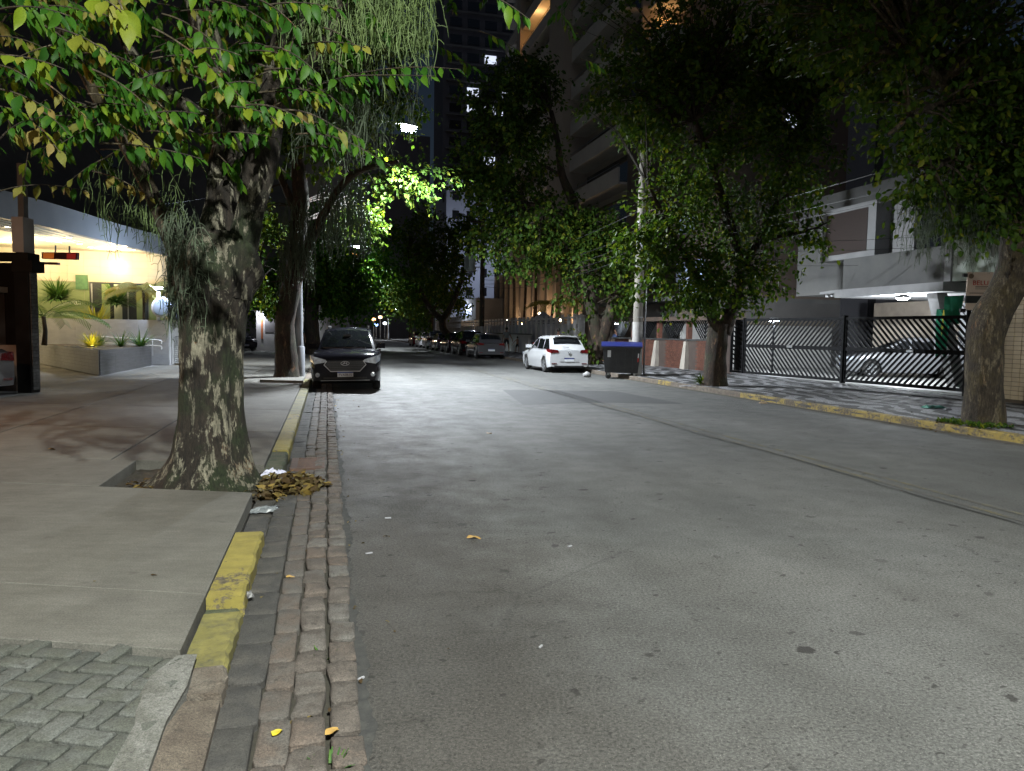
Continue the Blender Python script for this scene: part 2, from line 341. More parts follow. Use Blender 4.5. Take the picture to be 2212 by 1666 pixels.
# ================================================================ THE GROUND
g = MB().add([(-500, -60, -.03), (500, -60, -.03), (500, 900, -.03), (-500, 900, -.03)], [(0, 1, 2, 3)]).build('ground', mat('earth', (.05, .045, .04), (.035, .03, .03), 2, .95), kind='structure')
MB().poly([S(-14, .12, 0), S(-14, 10.44, 0), S(230, 10.44, 0), S(230, .12, 0)]).build('road', ASPH, kind='structure')
PATCH = mat('asphalt_patch', (.045, .045, .046), (.058, .058, .058), 3, .7, .6, 120)
MB().poly([G(1085, 842, .004), G(1130, 875, .004), G(1300, 870, .004), G(1480, 873, .004), G(1330, 845, .004)]).build('asphalt_patch', PATCH, kind='structure')
# joint strip and yellow lines along the middle (left of the old seam)
for i, (dv, m_) in enumerate(((0, YELF), (.26, YELF))):
    a = []; b = []
    for k in range(40):
        u = 4.6 + k * .9; v = 5.95 + .015 * math.sin(k * .7) + dv * .8
        a.append(S(u, v, .004)); b.append(S(u, v + .06, .004))
    q = MB()
    for k in range(39):
        if (k // 3) % 9 == 8 and i: continue
        q.add([a[k], b[k], b[k + 1], a[k + 1]], [(0, 1, 2, 3)])
    q.build('road_line', m_, kind='structure')
SEAM = mat('asphalt_seam', (.03, .03, .03), (.055, .055, .05), 14, .9, .8, 60)
q = MB(); rr = random.Random(3); pv = None
for k in range(120):
    u = 2. + k * .25; v = 5.86 + .04 * math.sin(k * .31) + rr.uniform(-.025, .025); w = rr.uniform(.01, .045)
    cur = (S(u, v, .008), S(u, v + w, .008))
    if pv: q.add([pv[0], pv[1], cur[1], cur[0]], [(0, 1, 2, 3)])
    pv = cur
q.build('road_seam', SEAM, kind='structure')

# ---- gutter with setts
gut = MB().poly([S(-4, -.47, -.012), S(-4, .16, -.012), S(120, .16, -.012), S(120, -.47, -.012)]).build('gutter', DIRT, kind='structure')
def sett_mesh(name, l, w, h, m_, j=.012, cham=.02, rr=random, rough=.004, flat=False):
    c = [(-l / 2, -w / 2), (l / 2, -w / 2), (l / 2, w / 2), (-l / 2, w / 2)]
    o = [(x + rr.uniform(-j, j), y + rr.uniform(-j, j)) for x, y in c]
    pts = []
    for i in range(4):
        a = o[i]; p = o[i - 1]; n = o[(i + 1) % 4]; f = rr.uniform(.04, .12); g_ = rr.uniform(.06, .14)
        pts.append((a[0] + (p[0] - a[0]) * f, a[1] + (p[1] - a[1]) * g_)); pts.append((a[0] + (n[0] - a[0]) * g_ * .6, a[1] + (n[1] - a[1]) * f))
        k = rr.uniform(.4, .6); b_ = rr.uniform(-.4, .6) * j * .6; e = Vector((n[0] - a[0], n[1] - a[1])).normalized()
        pts.append((a[0] + (n[0] - a[0]) * k + e.y * b_, a[1] + (n[1] - a[1]) * k - e.x * b_))
    n = 12; tilt = (rr.uniform(-.02, .02), rr.uniform(-.02, .02))
    vs = [(x, y, 0) for x, y in pts] + [(x, y, h - cham * .7 + rr.uniform(-.3, .3) * cham) for x, y in pts]
    for x, y in pts:
        d = math.hypot(x, y); k = (d - cham) / d; vs.append((x * k, y * k, h + rr.uniform(-rough, rough)))
    for x, y in pts: vs.append((x * .45, y * .45, h + rr.uniform(-rough, rough)))
    vs.append((0, 0, h + rr.uniform(-rough, rough)))
    vs = [(x, y, z + (x * tilt[0] + y * tilt[1] if z > 0 else 0)) for x, y, z in vs]
    fs = [(r * n + i, r * n + (i + 1) % n, (r + 1) * n + (i + 1) % n, (r + 1) * n + i) for r in range(3) for i in range(n)] + [(3 * n + i, 3 * n + (i + 1) % n, 4 * n) for i in range(n)]
    me = bpy.data.meshes.new(name); me.from_pydata(vs, [], fs); me.materials.append(m_)
    me.polygons.foreach_set('use_smooth', [k >= n for k in range(len(fs))]); return me
rs = random.Random(11)
rows = [(-.455, -.277, .40, GUTC, .03, .004), (-.275, -.148, .30, SETTR, .022, .004), (-.146, -.006, .235, SETT, .028, .013), (-.002, .135, .235, SETT, .026, .013)]
for ri, (v0, v1, lng, m_, h, j) in enumerate(rows):
    ms = [sett_mesh('sett', lng - (.014 if ri < 2 else .022), (v1 - v0) - (.006 if ri < 2 else .012), h + .012, m_, j, .008 if ri < 2 else .013, rs, .003 if ri < 2 else .0055) for _ in range(7)]
    far = MB(); u = 1.5 + ri * .07
    while u < 62:
        l = lng * rs.uniform(.84, 1.16); uc = u + l / 2
        p = S(uc, (v0 + v1) / 2 + rs.uniform(-.006, .006), -.010 + rs.uniform(-.004, .006)); rz = STREET + rs.uniform(-.03, .03)
        if not (8.6 < uc < 9.35 and ri in (0, 1)):
            me = rs.choice(ms)
            if uc < 15:
                inst('sett', me, gut, p, (rs.uniform(-.025, .025), rs.uniform(-.02, .02), rz), (l / lng, 1, 1))
            else:
                M = Matrix.Translation(p) @ Matrix.Rotation(rz, 4, 'Z') @ Matrix.Diagonal((l / lng, 1, 1, 1))
                far.add([M @ v.co for v in me.vertices], [tuple(f.vertices) for f in me.polygons])
        u += l
    far.build('far_setts', m_, gut, kind='stuff')
# edge grime strip between setts and asphalt
q = MB(); pv = None
for k in range(900):
    u = 1.2 + k * .035; cur = (S(u, .118, .002), S(u, .165 + .02 * math.sin(u * 2.3) + .012 * math.sin(u * 9.1) + rs.uniform(-.012, .012), .004))
    if pv: q.add([pv[0], pv[1], cur[1], cur[0]], [(0, 1, 2, 3)])
    pv = cur
q.build('gutter_grime', SEAM, kind='structure')
# drain grate
gt = thing('drain_grate', 'rusty slotted storm drain grate set in the gutter past the leaf pile', 'drain grate', S(8.95, -.22, .0), STREET)
RUST = mat('rusty_iron', (.12, .07, .05), (.08, .05, .04), 25, .8, .6, 80)
b = MB()
b.box(-.36, .36, -.19, -.165, 0, .035).box(-.36, .36, .115, .19, 0, .035).box(-.36, -.33, -.165, .115, 0, .035).box(.33, .36, -.165, .115, 0, .035)
b.build('frame', RUST, gt, local=True)
for k in range(10):
    x = -.30 + k * .062; MB().box(x, x + .028, -.165, .115, .005, .032).build('bar', RUST, gt, local=True)

# ---- kerbs
kerb = MB().sbox(-5, 5.56, -.64, -.47, -.1, .04).sbox(7.85, 130, -.64, -.46, -.1, .03).build('kerb', GUTC, kind='structure')
def kerb_stone(u0, u1, v0, v1, z, m_, par, dz=0, j=.006, skew=0, **kw):
    b = MB(); n = max(6, int((u1 - u0) / .07)); c = .016; j = j * 1.5
    L_ = []
    for i in range(n + 1):
        u = u0 + (u1 - u0) * i / n
        r = [rs.uniform(-j, j) for _ in range(3)]
        zz = z + dz * i / n + rs.uniform(-.002, .002); k = skew
        L_ += [S(u, v0, -.05), S(u - k * 0, v0, zz), S(u, v1 - c + r[0], zz + r[1] * .4), S(u, v1 + r[0], zz - c), S(u, v1 + .006 + r[2], -.05)]
    f = []
    for i in range(n):
        for k in range(4): a = i * 5 + k; f.append((a, a + 1, a + 6, a + 5))
    f += [(4, 3, 2, 1, 0), tuple(n * 5 + k for k in range(5))]
    b.add(L_, f); return b.build('kerb_stone', m_, par, **kw)
kerb_stone(3.17, 3.42, -.615, -.43, .095, GRAN, kerb, label='bare granite kerb end beside the dropped kerb')
kerb_stone(3.425, 4.06, -.63, -.44, .10, YELW, kerb, label='kerb stone with worn faded yellow paint')
kerb_stone(4.065, 4.20, -.64, -.47, .07, MOSSK, kerb)
kerb_stone(4.205, 5.56, -.64, -.45, .135, YEL, kerb, label='bright yellow painted kerb stone')
kerb_stone(5.565, 7.84, -.64, -.47, .01, GUTC, kerb)
kerb_stone(7.85, 9.25, -.64, -.46, .125, MOSSK, kerb, label='dark mossy kerb stone past the tree pit')
u = 9.26
while u < 60:
    l = rs.uniform(.85, 1.15); kerb_stone(u, u + l - .012, -.64, -.455, .135, YEL if u < 13 else (YELW if u < 22 or 30 < u < 34 else GRAN), kerb); u += l
# dropped kerb and mortar at the near corner
Zc = .115
gq = [S(3.15, -.575), S(3.15, -.43), S(2.6, -.425), S(2.1, -.425), S(1.6, -.425), S(1.6, -.56), S(2.2, -.57), S(2.62, -.58), S(2.88, -.59), S(3.10, -.575)]
b = MB(); n = len(gq); zt = [.08, .07, .06, .06, .06, .105, .108, .11, .11, .09]
b.add([(p[0], p[1], -.05) for p in gq] + [(p[0], p[1], z) for p, z in zip(gq, zt)], [(i, n + i, n + (i + 1) % n, (i + 1) % n) for i in range(n)] + [(n, n + 9, n + 8, n + 1), (n + 1, n + 8, n + 7, n + 2), (n + 2, n + 7, n + 6, n + 3), (n + 3, n + 6, n + 5, n + 4)])
b.build('kerb_stone', GRAN, kerb, smooth=30, label='sunken granite kerb stone at the dropped corner')

# ---- left sidewalk
walk = MB().poly([S(-8, -60, .03), S(-8, -.645, .03), S(130, -.645, .03), S(130, -60, .03)]).build('left_sidewalk', SOIL, kind='structure')
K = .37
def K_(a, v, z): return S(a - K * v, v, z)
def slab_piece(a0, a1, v0, v1, m_, z=.14, name='concrete_slab', par=None, gap=.008, **kw):
    g_ = gap
    q = [K_(a0 + g_, v0 + g_, 0), K_(a0 + g_, v1 - g_, 0), K_(a1 - g_, v1 - g_, 0), K_(a1 - g_, v0 + g_, 0)]
    b = MB(); zt = [(p[0], p[1], z - .004) for p in q]; zb = [(p[0], p[1], .0) for p in q]
    cx = sum(p[0] for p in q) / 4; cy = sum(p[1] for p in q) / 4
    zi = [(p[0] + (cx - p[0]) * .006, p[1] + (cy - p[1]) * .006, z) for p in q]
    b.add(zb + zt + zi, [(3, 2, 1, 0), (0, 1, 5, 4), (1, 2, 6, 5), (2, 3, 7, 6), (3, 0, 4, 7), (4, 5, 9, 8), (5, 6, 10, 9), (6, 7, 11, 10), (7, 4, 8, 11), (8, 9, 10, 11)])
    return b.build(name, m_, par or walk, **kw)
slab_piece(3.29, 4.02, -6.2, -.648, CONC, gap=.0015); slab_piece(4.02, 6.64, -6.2, -.648, CONC, gap=.0015)
slab_piece(6.64, 8.03, -3.6, -2.02, CONC); slab_piece(6.64, 8.03, -6.2, -3.6, CONC)
a = 8.03
for i, l in enumerate((2.6, 3.0, 2.7, 3.1, 2.9, 3.0, 3.0, 3.0, 3.0, 3.0, 3.0, 3.0, 3.0, 4, 4, 4, 4, 4, 4, 4, 4)):
    hole = (i == 4)
    for v0, v1 in ((-2.3, -.648), (-4.3, -2.3), (-6.3, -4.3)):
        if i == 4 and v1 > -1: slab_piece(a, a + 1.0, v0, v1, CONC); slab_piece(a + 2.1, a + l, v0, v1, CONC); slab_piece(a + 1.0, a + 2.1, v0, -1.85, CONC); continue
        m_ = CONC
        if v1 < -2 and i < 1: m_ = CONC
        slab_piece(a, a + l, v0, v1, m_)
    a += l
for i in range(16):
    for j in range(4):
        slab_piece(5 + i * 4, 9 + i * 4, -6.3 - (j + 1) * 4, -6.3 - j * 4, CONCB)
# mounded soil of the pit
b = MB(); n = 14
gv = [[(K_(6.68 + 1.32 * i / n, -1.98 + 1.35 * j / n, .05 + .03 * math.sin(i * 1.3) * math.sin(j * 1.7) + rs.uniform(-.012, .012))) for j in range(n + 1)] for i in range(n + 1)]
b.add([p for r_ in gv for p in r_], [(i * (n + 1) + j, i * (n + 1) + j + 1, (i + 1) * (n + 1) + j + 1, (i + 1) * (n + 1) + j) for i in range(n) for j in range(n)])
b.build('tree_pit_soil', SOIL, smooth=True, kind='structure')

# herringbone pavers in the near corner
pv_ = [sett_mesh('paver', .189, .089, .055, PAVER, .0035, .008, rs, .0016) for _ in range(5)]
ang = rad(-7.5); ox, oy = -1.5, 2.6
for i in range(-16, 9):
    for j in range(-9, 9):
        m4 = (i - j) % 4
        if m4 == 0: cx, cy, r_ = (i + 1) * .1, (j + .5) * .1, 0
        elif m4 == 3: cx, cy, r_ = (i + .5) * .1, (j + 1) * .1, math.pi / 2
        else: continue
        x = ox + cx * math.cos(ang) - cy * math.sin(ang); y = oy + cx * math.sin(ang) + cy * math.cos(ang)
        uu = x * UX + y * UY; vv = x * UY - y * UX
        if uu + K * vv > 3.27 or vv > -.665 or y < 1.9 or x < -2.75: continue
        inst('paver', rs.choice(pv_), walk, (x, y, .081 + rs.uniform(-.004, .004)), (rs.uniform(-.02, .02), rs.uniform(-.02, .02), ang + r_ + rs.choice((0, math.pi))))
q = [S(3.52, -.63), S(3.50, -.575), S(3.18, -.56), S(2.9, -.585), S(2.56, -.57), S(1.7, -.56), S(1.7, -.69), S(2.2, -.68), S(2.56, -.71), S(2.89, -.70), S(3.1, -.75), S(3.3, -.74), S(3.50, -.67)]
n = len(q); cen = Vector(S(2.7, -.61)); b = MB(); rim = [(p[0] + rs.uniform(-.008, .008), p[1] + rs.uniform(-.008, .008), .118) for p in q]; inn = [(p[0] + (cen.x - p[0]) * .10, p[1] + (cen.y - p[1]) * .04, .137 + rs.uniform(-.006, .005)) for p in q]; bt = [(p[0], p[1], .0) for p in q]
b.add(bt + rim + inn, [(i, n + i, n + (i + 1) % n, (i + 1) % n) for i in range(n)] + [(n + i, 2 * n + i, 2 * n + (i + 1) % n, n + (i + 1) % n) for i in range(n)] + [tuple(range(2 * n, 3 * n))[::-1]])
b.build('mortar_strip', MORT, walk)

# ---- right sidewalk, kerb and gutter edge
rw = MB().poly([S(-14, 10.62, .12), S(-14, 15.2, .19), S(42, 15.2, .17), S(42, 10.62, .12)]).poly([S(-14, 15.2, .19), S(-14, 70, .19), S(42, 70, .19), S(42, 15.2, .17)]).poly([S(42, 10.62, .12), S(42, 60, .14), S(150, 60, .14), S(150, 10.62, .12)])
rw.build('right_sidewalk', MOSAIC, kind='structure')
kr = MB().sbox(-14, 150, 10.46, 10.615, -.1, .08).build('right_kerb', GUTC, kind='structure')
def kerbr(u0, u1, m_):
    b = MB(); n = 4; c = .015; L_ = []
    for i in range(n + 1):
        u = u0 + (u1 - u0) * i / n; r = rs.uniform(-.006, .006)
        L_ += [S(u, 10.625, -.05), S(u, 10.625, .125), S(u, 10.46 + c + r, .125), S(u, 10.46 + r, .11), S(u, 10.45 + r, -.05)]
    f = [(i * 5 + k + 5, i * 5 + k + 6, i * 5 + k + 1, i * 5 + k) for i in range(n) for k in range(4)] + [(0, 1, 2, 3, 4), tuple(n * 5 + k for k in range(5))[::-1]]
    b.add(L_, f).build('kerb_stone', m_, kr)
u = 6.
while u < 48:
    l = rs.uniform(.9, 1.1); m_ = YELT if (7 < u < 17 or 20.3 < u < 21.6) else GRAN
    kerbr(u, u + l - .012, m_); u += l
MB().poly([S(-14, 10.2, .003), S(-14, 10.45, .003), S(60, 10.45, .003), S(60, 10.25, .003)]).build('right_gutter', mat('gutter_cement', (.10, .085, .065), (.055, .05, .04), 5, .9, .7, 60), kind='structure')
# ================================================================ TREES
def mesh_np(name, V, F, m_, parent=None, smooth=False, **kw):
    me = bpy.data.meshes.new(name); off = ORG[parent.name] if parent is not None else Vector((0, 0, 0))
    V = (np.asarray(V) - np.array(off)).astype(np.float32); F = np.asarray(F, np.int32); k = F.shape[1]
    me.vertices.add(len(V)); me.vertices.foreach_set('co', V.ravel())
    me.loops.add(F.size); me.loops.foreach_set('vertex_index', F.ravel())
    me.polygons.add(len(F)); me.polygons.foreach_set('loop_start', np.arange(0, F.size, k, dtype=np.int32))
    me.polygons.foreach_set('use_smooth', np.full(len(F), bool(smooth)))
    me.update(calc_edges=True); me.materials.append(m_)
    o = bpy.data.objects.new(name, me); COL.objects.link(o)
    if parent is not None: o.parent = parent; ORG[o.name] = off
    return tag(o, **kw)
def unit(a): return a / (np.linalg.norm(a, axis=-1, keepdims=True) + 1e-9)
LT = np.array([(0, 0, 0), (.30, .30, .05), (.30, -.30, .05), (.68, .25, .0), (.68, -.25, .0), (1, 0, -.12), (.45, 0, -.03)])
LTF = [(0, 6, 1), (0, 2, 6), (1, 6, 3), (2, 4, 6), (3, 6, 5), (6, 4, 5)]
def leaves_np(pos, out, size, droop=.5, jit=.6):
    n = len(pos); a = unit(out + RNG.normal(0, jit, (n, 3)) - np.array([0, 0, droop]))
    up = unit(np.array([0, 0, 1.]) + RNG.normal(0, .5, (n, 3))); b = unit(np.cross(up, a)); c = np.cross(a, b)
    s = size * RNG.uniform(.65, 1.25, (n, 1, 1))
    V = pos[:, None, :] + s * (LT[None, :, 0:1] * a[:, None, :] + LT[None, :, 1:2] * b[:, None, :] + LT[None, :, 2:3] * c[:, None, :])
    F = (np.array(LTF)[None] + 7 * np.arange(n)[:, None, None]).reshape(-1, 3)
    return V.reshape(-1, 3), F
def clusters(ell, nclus, per, spread):
    """ell: list of (center, radii). returns leaf positions, outward directions, cluster centres"""
    vol = np.array([r[0] * r[1] * r[2] for c, r in ell]) ** .7; pr = vol / vol.sum(); ce = []; od = []
    for k in RNG.choice(len(ell), nclus, p=pr):
        c, r = ell[k]; d = unit(RNG.normal(0, 1, 3)); q = RNG.uniform(.25, 1) ** .55 * (1 + .18 * math.sin(d[0] * 7 + d[2] * 5 + k))
        ce.append(np.array(c) + d * q * np.array(r)); od.append(d)
    ce = np.array(ce); od = np.array(od)
    idx = np.repeat(np.arange(nclus), per); tw = unit(od + RNG.normal(0, .6, od.shape) + np.array([0, 0, -.15]))[idx]
    t = RNG.uniform(-1, 1, (len(idx), 1)) * spread * 1.5
    pos = ce[idx] + tw * t + RNG.normal(0, spread * .42, (len(idx), 3))
    return pos, unit(tw + RNG.normal(0, .5, tw.shape)), ce
LHEADS = [np.array(P(880, 272, 25.6)), np.array(P(769, 532, 60)), np.array(S(118, -1.2, 5.0))]
def clear_lamps(pos):
    keep = np.ones(len(pos), bool); c0 = np.array([0, 0, CAM_H])
    for h_ in LHEADS:
        keep &= np.linalg.norm(pos - h_, axis=1) > (2.0 if h_[1] < 30 else 1.4)
        d = unit(h_ - c0); r = pos - c0; t = r @ d; dist = np.linalg.norm(r - t[:, None] * d, axis=1)
        keep &= ~((dist < (.16 if h_[1] < 30 else .22)) & (t < np.linalg.norm(h_ - c0)))
    return keep
def strands(anchors, lmin, lmax, r, m_, parent, name='hanging_moss', curl=.03, branch=.5, seg=.07, **kw):
    b = MB()
    for a in anchors:
        L_ = random.uniform(lmin, lmax); p = Vector(a); pts = [p.copy()]; d = Vector((random.uniform(-1, 1), random.uniform(-1, 1), -.4)).normalized()
        n = max(3, int(L_ / seg))
        for k in range(n):
            d = (d * .55 + Vector((random.gauss(0, .35), random.gauss(0, .35), -1)).normalized() * .6).normalized(); p = p + d * (L_ / n); pts.append(p.copy())
            if random.random() < branch and k < n - 1:
                e = Vector((random.uniform(-1, 1), random.uniform(-1, 1), random.uniform(-.9, .3))).normalized(); q = p + e * random.uniform(.03, .09)
                b.tube([p, (p + q) / 2 + Vector((0, 0, .01)), q], [r, r * .9, r * .6], 3, False)
        b.tube(pts, [r] * (len(pts) - 1) + [r * .5], 3, False)
    return b.build(name, m_, parent, kind='stuff', **kw)
def catmull(pts, k=4):
    pts = [Vector(p) for p in pts]
    if len(pts) < 3: return pts
    out = []
    for i in range(len(pts) - 1):
        p0 = pts[max(i - 1, 0)]; p1 = pts[i]; p2 = pts[i + 1]; p3 = pts[min(i + 2, len(pts) - 1)]
        for j in range(k):
            t = j / k; out.append(.5 * ((2 * p1) + (p2 - p0) * t + (2 * p0 - 5 * p1 + 4 * p2 - p3) * t * t + (3 * p1 - p0 - 3 * p2 + p3) * t ** 3))
    out.append(pts[-1]); return out
def limb_path(l, k=5):
    c = catmull([Vector(q[:3]) for q in l], k); n = len(l)
    rr_ = [np.interp(i / k if len(l) > 2 else i, range(n), [q[3] for q in l]) for i in range(len(c))]
    return c, rr_
def rough(amp, seed=0.):
    def f(th, p, i): return 1 + amp * (math.sin(3 * th + p.z * 1.1 + seed) * .5 + math.sin(5 * th - p.z * 2.3 + seed * 2) * .35 + math.sin(p.z * 9 + 2 * th + seed) * .25 + math.sin(11 * th + p.z * 3) * .15)
    return f
def limb(px, py, Y, r): return (*P(px, py, Y), r)
TREE_N = [0]
def tree(label, base, limbs, crowns, nclus, per, lsize, bark, leafm, group='street trees along the kerbs', spread=.26, zb=.1, flare=1.5, leaf_label=None, moss=None, twigs=.5, nseg=14, name='street_tree'):
    TREE_N[0] += 1; sd_ = TREE_N[0] * 1.7
    t = thing(name, label, 'tree', (base[0], base[1], zb), group=group)
    b = MB()
    for li, l in enumerate(limbs):
        l = list(l)
        if li == 0: l = [(base[0], base[1], zb - .1, l[0][3] * flare)] + [(base[0], base[1], zb + .35, l[0][3] * 1.12)] + l
        c, rr_ = limb_path(l, 5); b.tube(c, rr_, nseg if li == 0 else 9, True, rough(.10, sd_ + li))
    b.build('trunk', bark, t, smooth=True)
    pts = [Vector(q[:3]) for l in limbs[1:] for q in limb_path(l, 3)[0]] or [Vector(limbs[0][-1][:3])]
    if crowns:
        ell = [(np.array(P(x, y, Y)), (rx * Y / 1600., rd, ry * Y / 1600.)) for x, y, Y, rx, ry, rd in crowns]
        pos, od, ce = clusters(ell, nclus, per, spread)
        keep = clear_lamps(pos); V, F = leaves_np(pos[keep], od[keep], lsize); mesh_np('crown', V, F, leafm, t)
        tw = MB()
        PA = np.array([tuple(p) for p in pts])
        for c in ce[clear_lamps(ce)][::max(1, int(1 / twigs))]:
            q = pts[int(np.argmin(((PA - c) ** 2).sum(1)))]; c = Vector(c); m_ = (q + c) / 2 + Vector((0, 0, (c - q).length * .12))
            if not clear_lamps(np.array([tuple(q.lerp(m_, .5)), tuple(m_), tuple(m_.lerp(c, .5))])).all(): continue
            tw.tube([q, m_, c], [.03, .018, .006], 4, False)
        tw.build('branch', bark, t, kind='stuff')
    if moss:
        kp = clear_lamps(np.array(moss[0]) - np.array([0, 0, .6])) & clear_lamps(np.array(moss[0])); moss = ([m_ for m_, k_ in zip(moss[0], kp) if k_ and np.linalg.norm(np.array(m_) - LHEADS[0]) > 3.2],) + tuple(moss[1:]); strands(moss[0], moss[1], moss[2], moss[3], moss[4], t)
    return t

# ---------------------------------------------------------------- the big tree by the camera
bt = thing('street_tree', 'big old tree with mottled bark in the nearest pit, dead leaves at its foot', 'tree', (-2.85, 7.1, .05), group='street trees along the kerbs')
cx, cy = -2.84, 7.12
def trunk_big():
    b = MB(); zs = np.concatenate([np.linspace(-.05, .7, 34), np.linspace(.74, 2.5, 46)]); n = 88; rows_ = []
    ax = [(455, 1050), (452, 950), (452, 800), (455, 700), (462, 620), (468, 560), (470, 520)]
    axp = [P(x, y, 7.1) for x, y in ax]; az = [p[2] for p in axp]; axx = [p[0] for p in axp]
    order = np.argsort(az); az = np.array(az)[order]; axx = np.array(axx)[order]
    lob = [(3.0, 1.5, .62), (-.25, .75, .65), (-1.45, .5, .6), (4.15, .6, .5), (1.1, .7, .6), (2.0, .4, .4)]
    V = []
    for z in zs:
        x0 = np.interp(z, az, axx)
        r0 = np.interp(z, [0, .35, .8, 1.2, 1.7, 2.1, 2.35, 2.5], [.36, .315, .282, .278, .292, .325, .33, .26])
        fl = math.exp(-max(z, 0) / .26) * .40 + math.exp(-max(z, 0) / .09) * .14
        for k in range(n):
            th = 2 * math.pi * k / n
            lo = sum(h * math.exp(-(((th - a + math.pi) % (2 * math.pi) - math.pi) / w) ** 2) for a, h, w in lob)
            fl2 = .035 * math.sin(3 * th + z * .8) + .028 * math.sin(5 * th - z * 1.1 + 1) + .022 * math.sin(8 * th + z * 1.9) + .015 * math.sin(13 * th - z * 3.1 + .5 * math.sin(z * 6)) + .010 * math.sin(21 * th + z * 6) + .012 * math.sin(z * 11 + 4 * math.sin(th * 2)) * math.sin(th * 4 + z * 5)
            burl = .05 * math.exp(-((z - 2.12) / .22) ** 2) * (1 + math.sin(4 * th + z * 9))
            r = r0 * (1 + fl2 * 1.5) + fl * lo * .62 + burl
            V.append((x0 + r * math.cos(th), cy + r * math.sin(th) * .95, z))
    b.add(V, [(i * n + k, i * n + (k + 1) % n, (i + 1) * n + (k + 1) % n, (i + 1) * n + k) for i in range(len(zs) - 1) for k in range(n)] + [tuple((len(zs) - 1) * n + k for k in range(n))])
    return b
big = trunk_big(); big.build('trunk', BARK, bt, smooth=True)
BL = [  # limbs: (px, py, depth, radius)
    [limb(500, 640, 7.1, .19), limb(516, 570, 7.1, .15), limb(535, 470, 7.05, .125), limb(552, 400, 7.0, .13), limb(562, 330, 7.0, .15), limb(585, 230, 6.9, .13), limb(610, 120, 6.8, .12), limb(640, 0, 6.6, .12), limb(660, -120, 6.5, .1)],
    [limb(420, 620, 7.2, .16), limb(372, 520, 7.2, .085), limb(335, 440, 7.25, .07), limb(305, 375, 7.3, .075), limb(270, 310, 7.3, .062), limb(225, 240, 7.3, .06), limb(190, 170, 7.2, .055), limb(130, 60, 7.0, .045), limb(90, -40, 6.8, .04)],
    [limb(462, 620, 7.1, .24), limb(470, 520, 7.15, .20), limb(480, 440, 7.2, .17), limb(490, 360, 7.3, .18), limb(500, 270, 7.3, .15), limb(470, 150, 7.3, .12), limb(430, 20, 7.2, .1), limb(400, -100, 7.1, .09)],
    [limb(500, 330, 7.3, .1), limb(430, 250, 7.5, .07), limb(350, 190, 7.6, .06), limb(280, 110, 7.6, .05), limb(240, 0, 7.6, .04)],
    [limb(590, 215, 6.9, .05), limb(660, 150, 6.4, .045), limb(720, 60, 6.2, .05), limb(760, -60, 6.0, .05)],
    [limb(500, 330, 7.25, .07), limb(560, 250, 7.6, .07), limb(640, 200, 7.9, .05), limb(700, 120, 8.1, .04)],
]
for l in BL:
    c, rr_ = limb_path(l, 8); MB().tube(c, rr_, 20, True, rough(.16, l[0][0])).build('limb', BARK if l is not BL[1] else BARK3, bt, smooth=True)
# sawn stub with ring scar
b = MB(); c0 = Vector(P(590, 212, 6.75)); M = Matrix.Rotation(rad(80), 4, 'X') @ Matrix.Rotation(rad(-20), 4, 'Y')
b.lathe([(.10, -.14), (.085, -.02), (.078, .0), (.066, .004), (.058, -.012), (.03, -.008), (.001, -.006)], c0, 18, M); b.build('branch_stub', BARK3, bt, smooth=True)

def leaf_big(name, l, w, m_, curl=.25, wav=.03):
    n = 7; V = []; prof = [.04, .52, .86, 1, .95, .72, .34, 0.01]
    for i in range(n + 1):
        t = i / n; x = l * t; z = -curl * l * t * t; ww = w / 2 * prof[i]
        V += [(x, ww, z + ww * .28 + wav * l * math.sin(t * 9)), (x, 0, z), (x, -ww, z + ww * .28 - wav * l * math.sin(t * 9))]
    F = []
    for i in range(n): a = i * 3; F += [(a, a + 1, a + 4, a + 3), (a + 1, a + 2, a + 5, a + 4)]
    me = bpy.data.meshes.new(name); me.from_pydata(V, [], F); me.materials.append(m_); me.polygons.foreach_set('use_smooth', [True] * len(F)); return me
LM = [leaf_big('leaf', 1, .33 + .03 * k, LEAF, .08 + .12 * k, .02) for k in range(4)]
LMY = [leaf_big('leaf', 1, .50, LEAFY, .25), leaf_big('leaf', 1, .58, LEAFY, .12)]
LMD = [leaf_big('leaf', 1, .40, DRYL, .35, .05), leaf_big('leaf', 1, .48, DRYL, .2, .06)]
LMO = [leaf_big('leaf', 1, .38, OLIVE, .35, .05), leaf_big('leaf', 1, .44, OLIVE, .2, .05)]
rl = random.Random(21); NLEAF = [0]
stuffV = {'g': [], 'y': [], 'd': []}; twigs = MB()
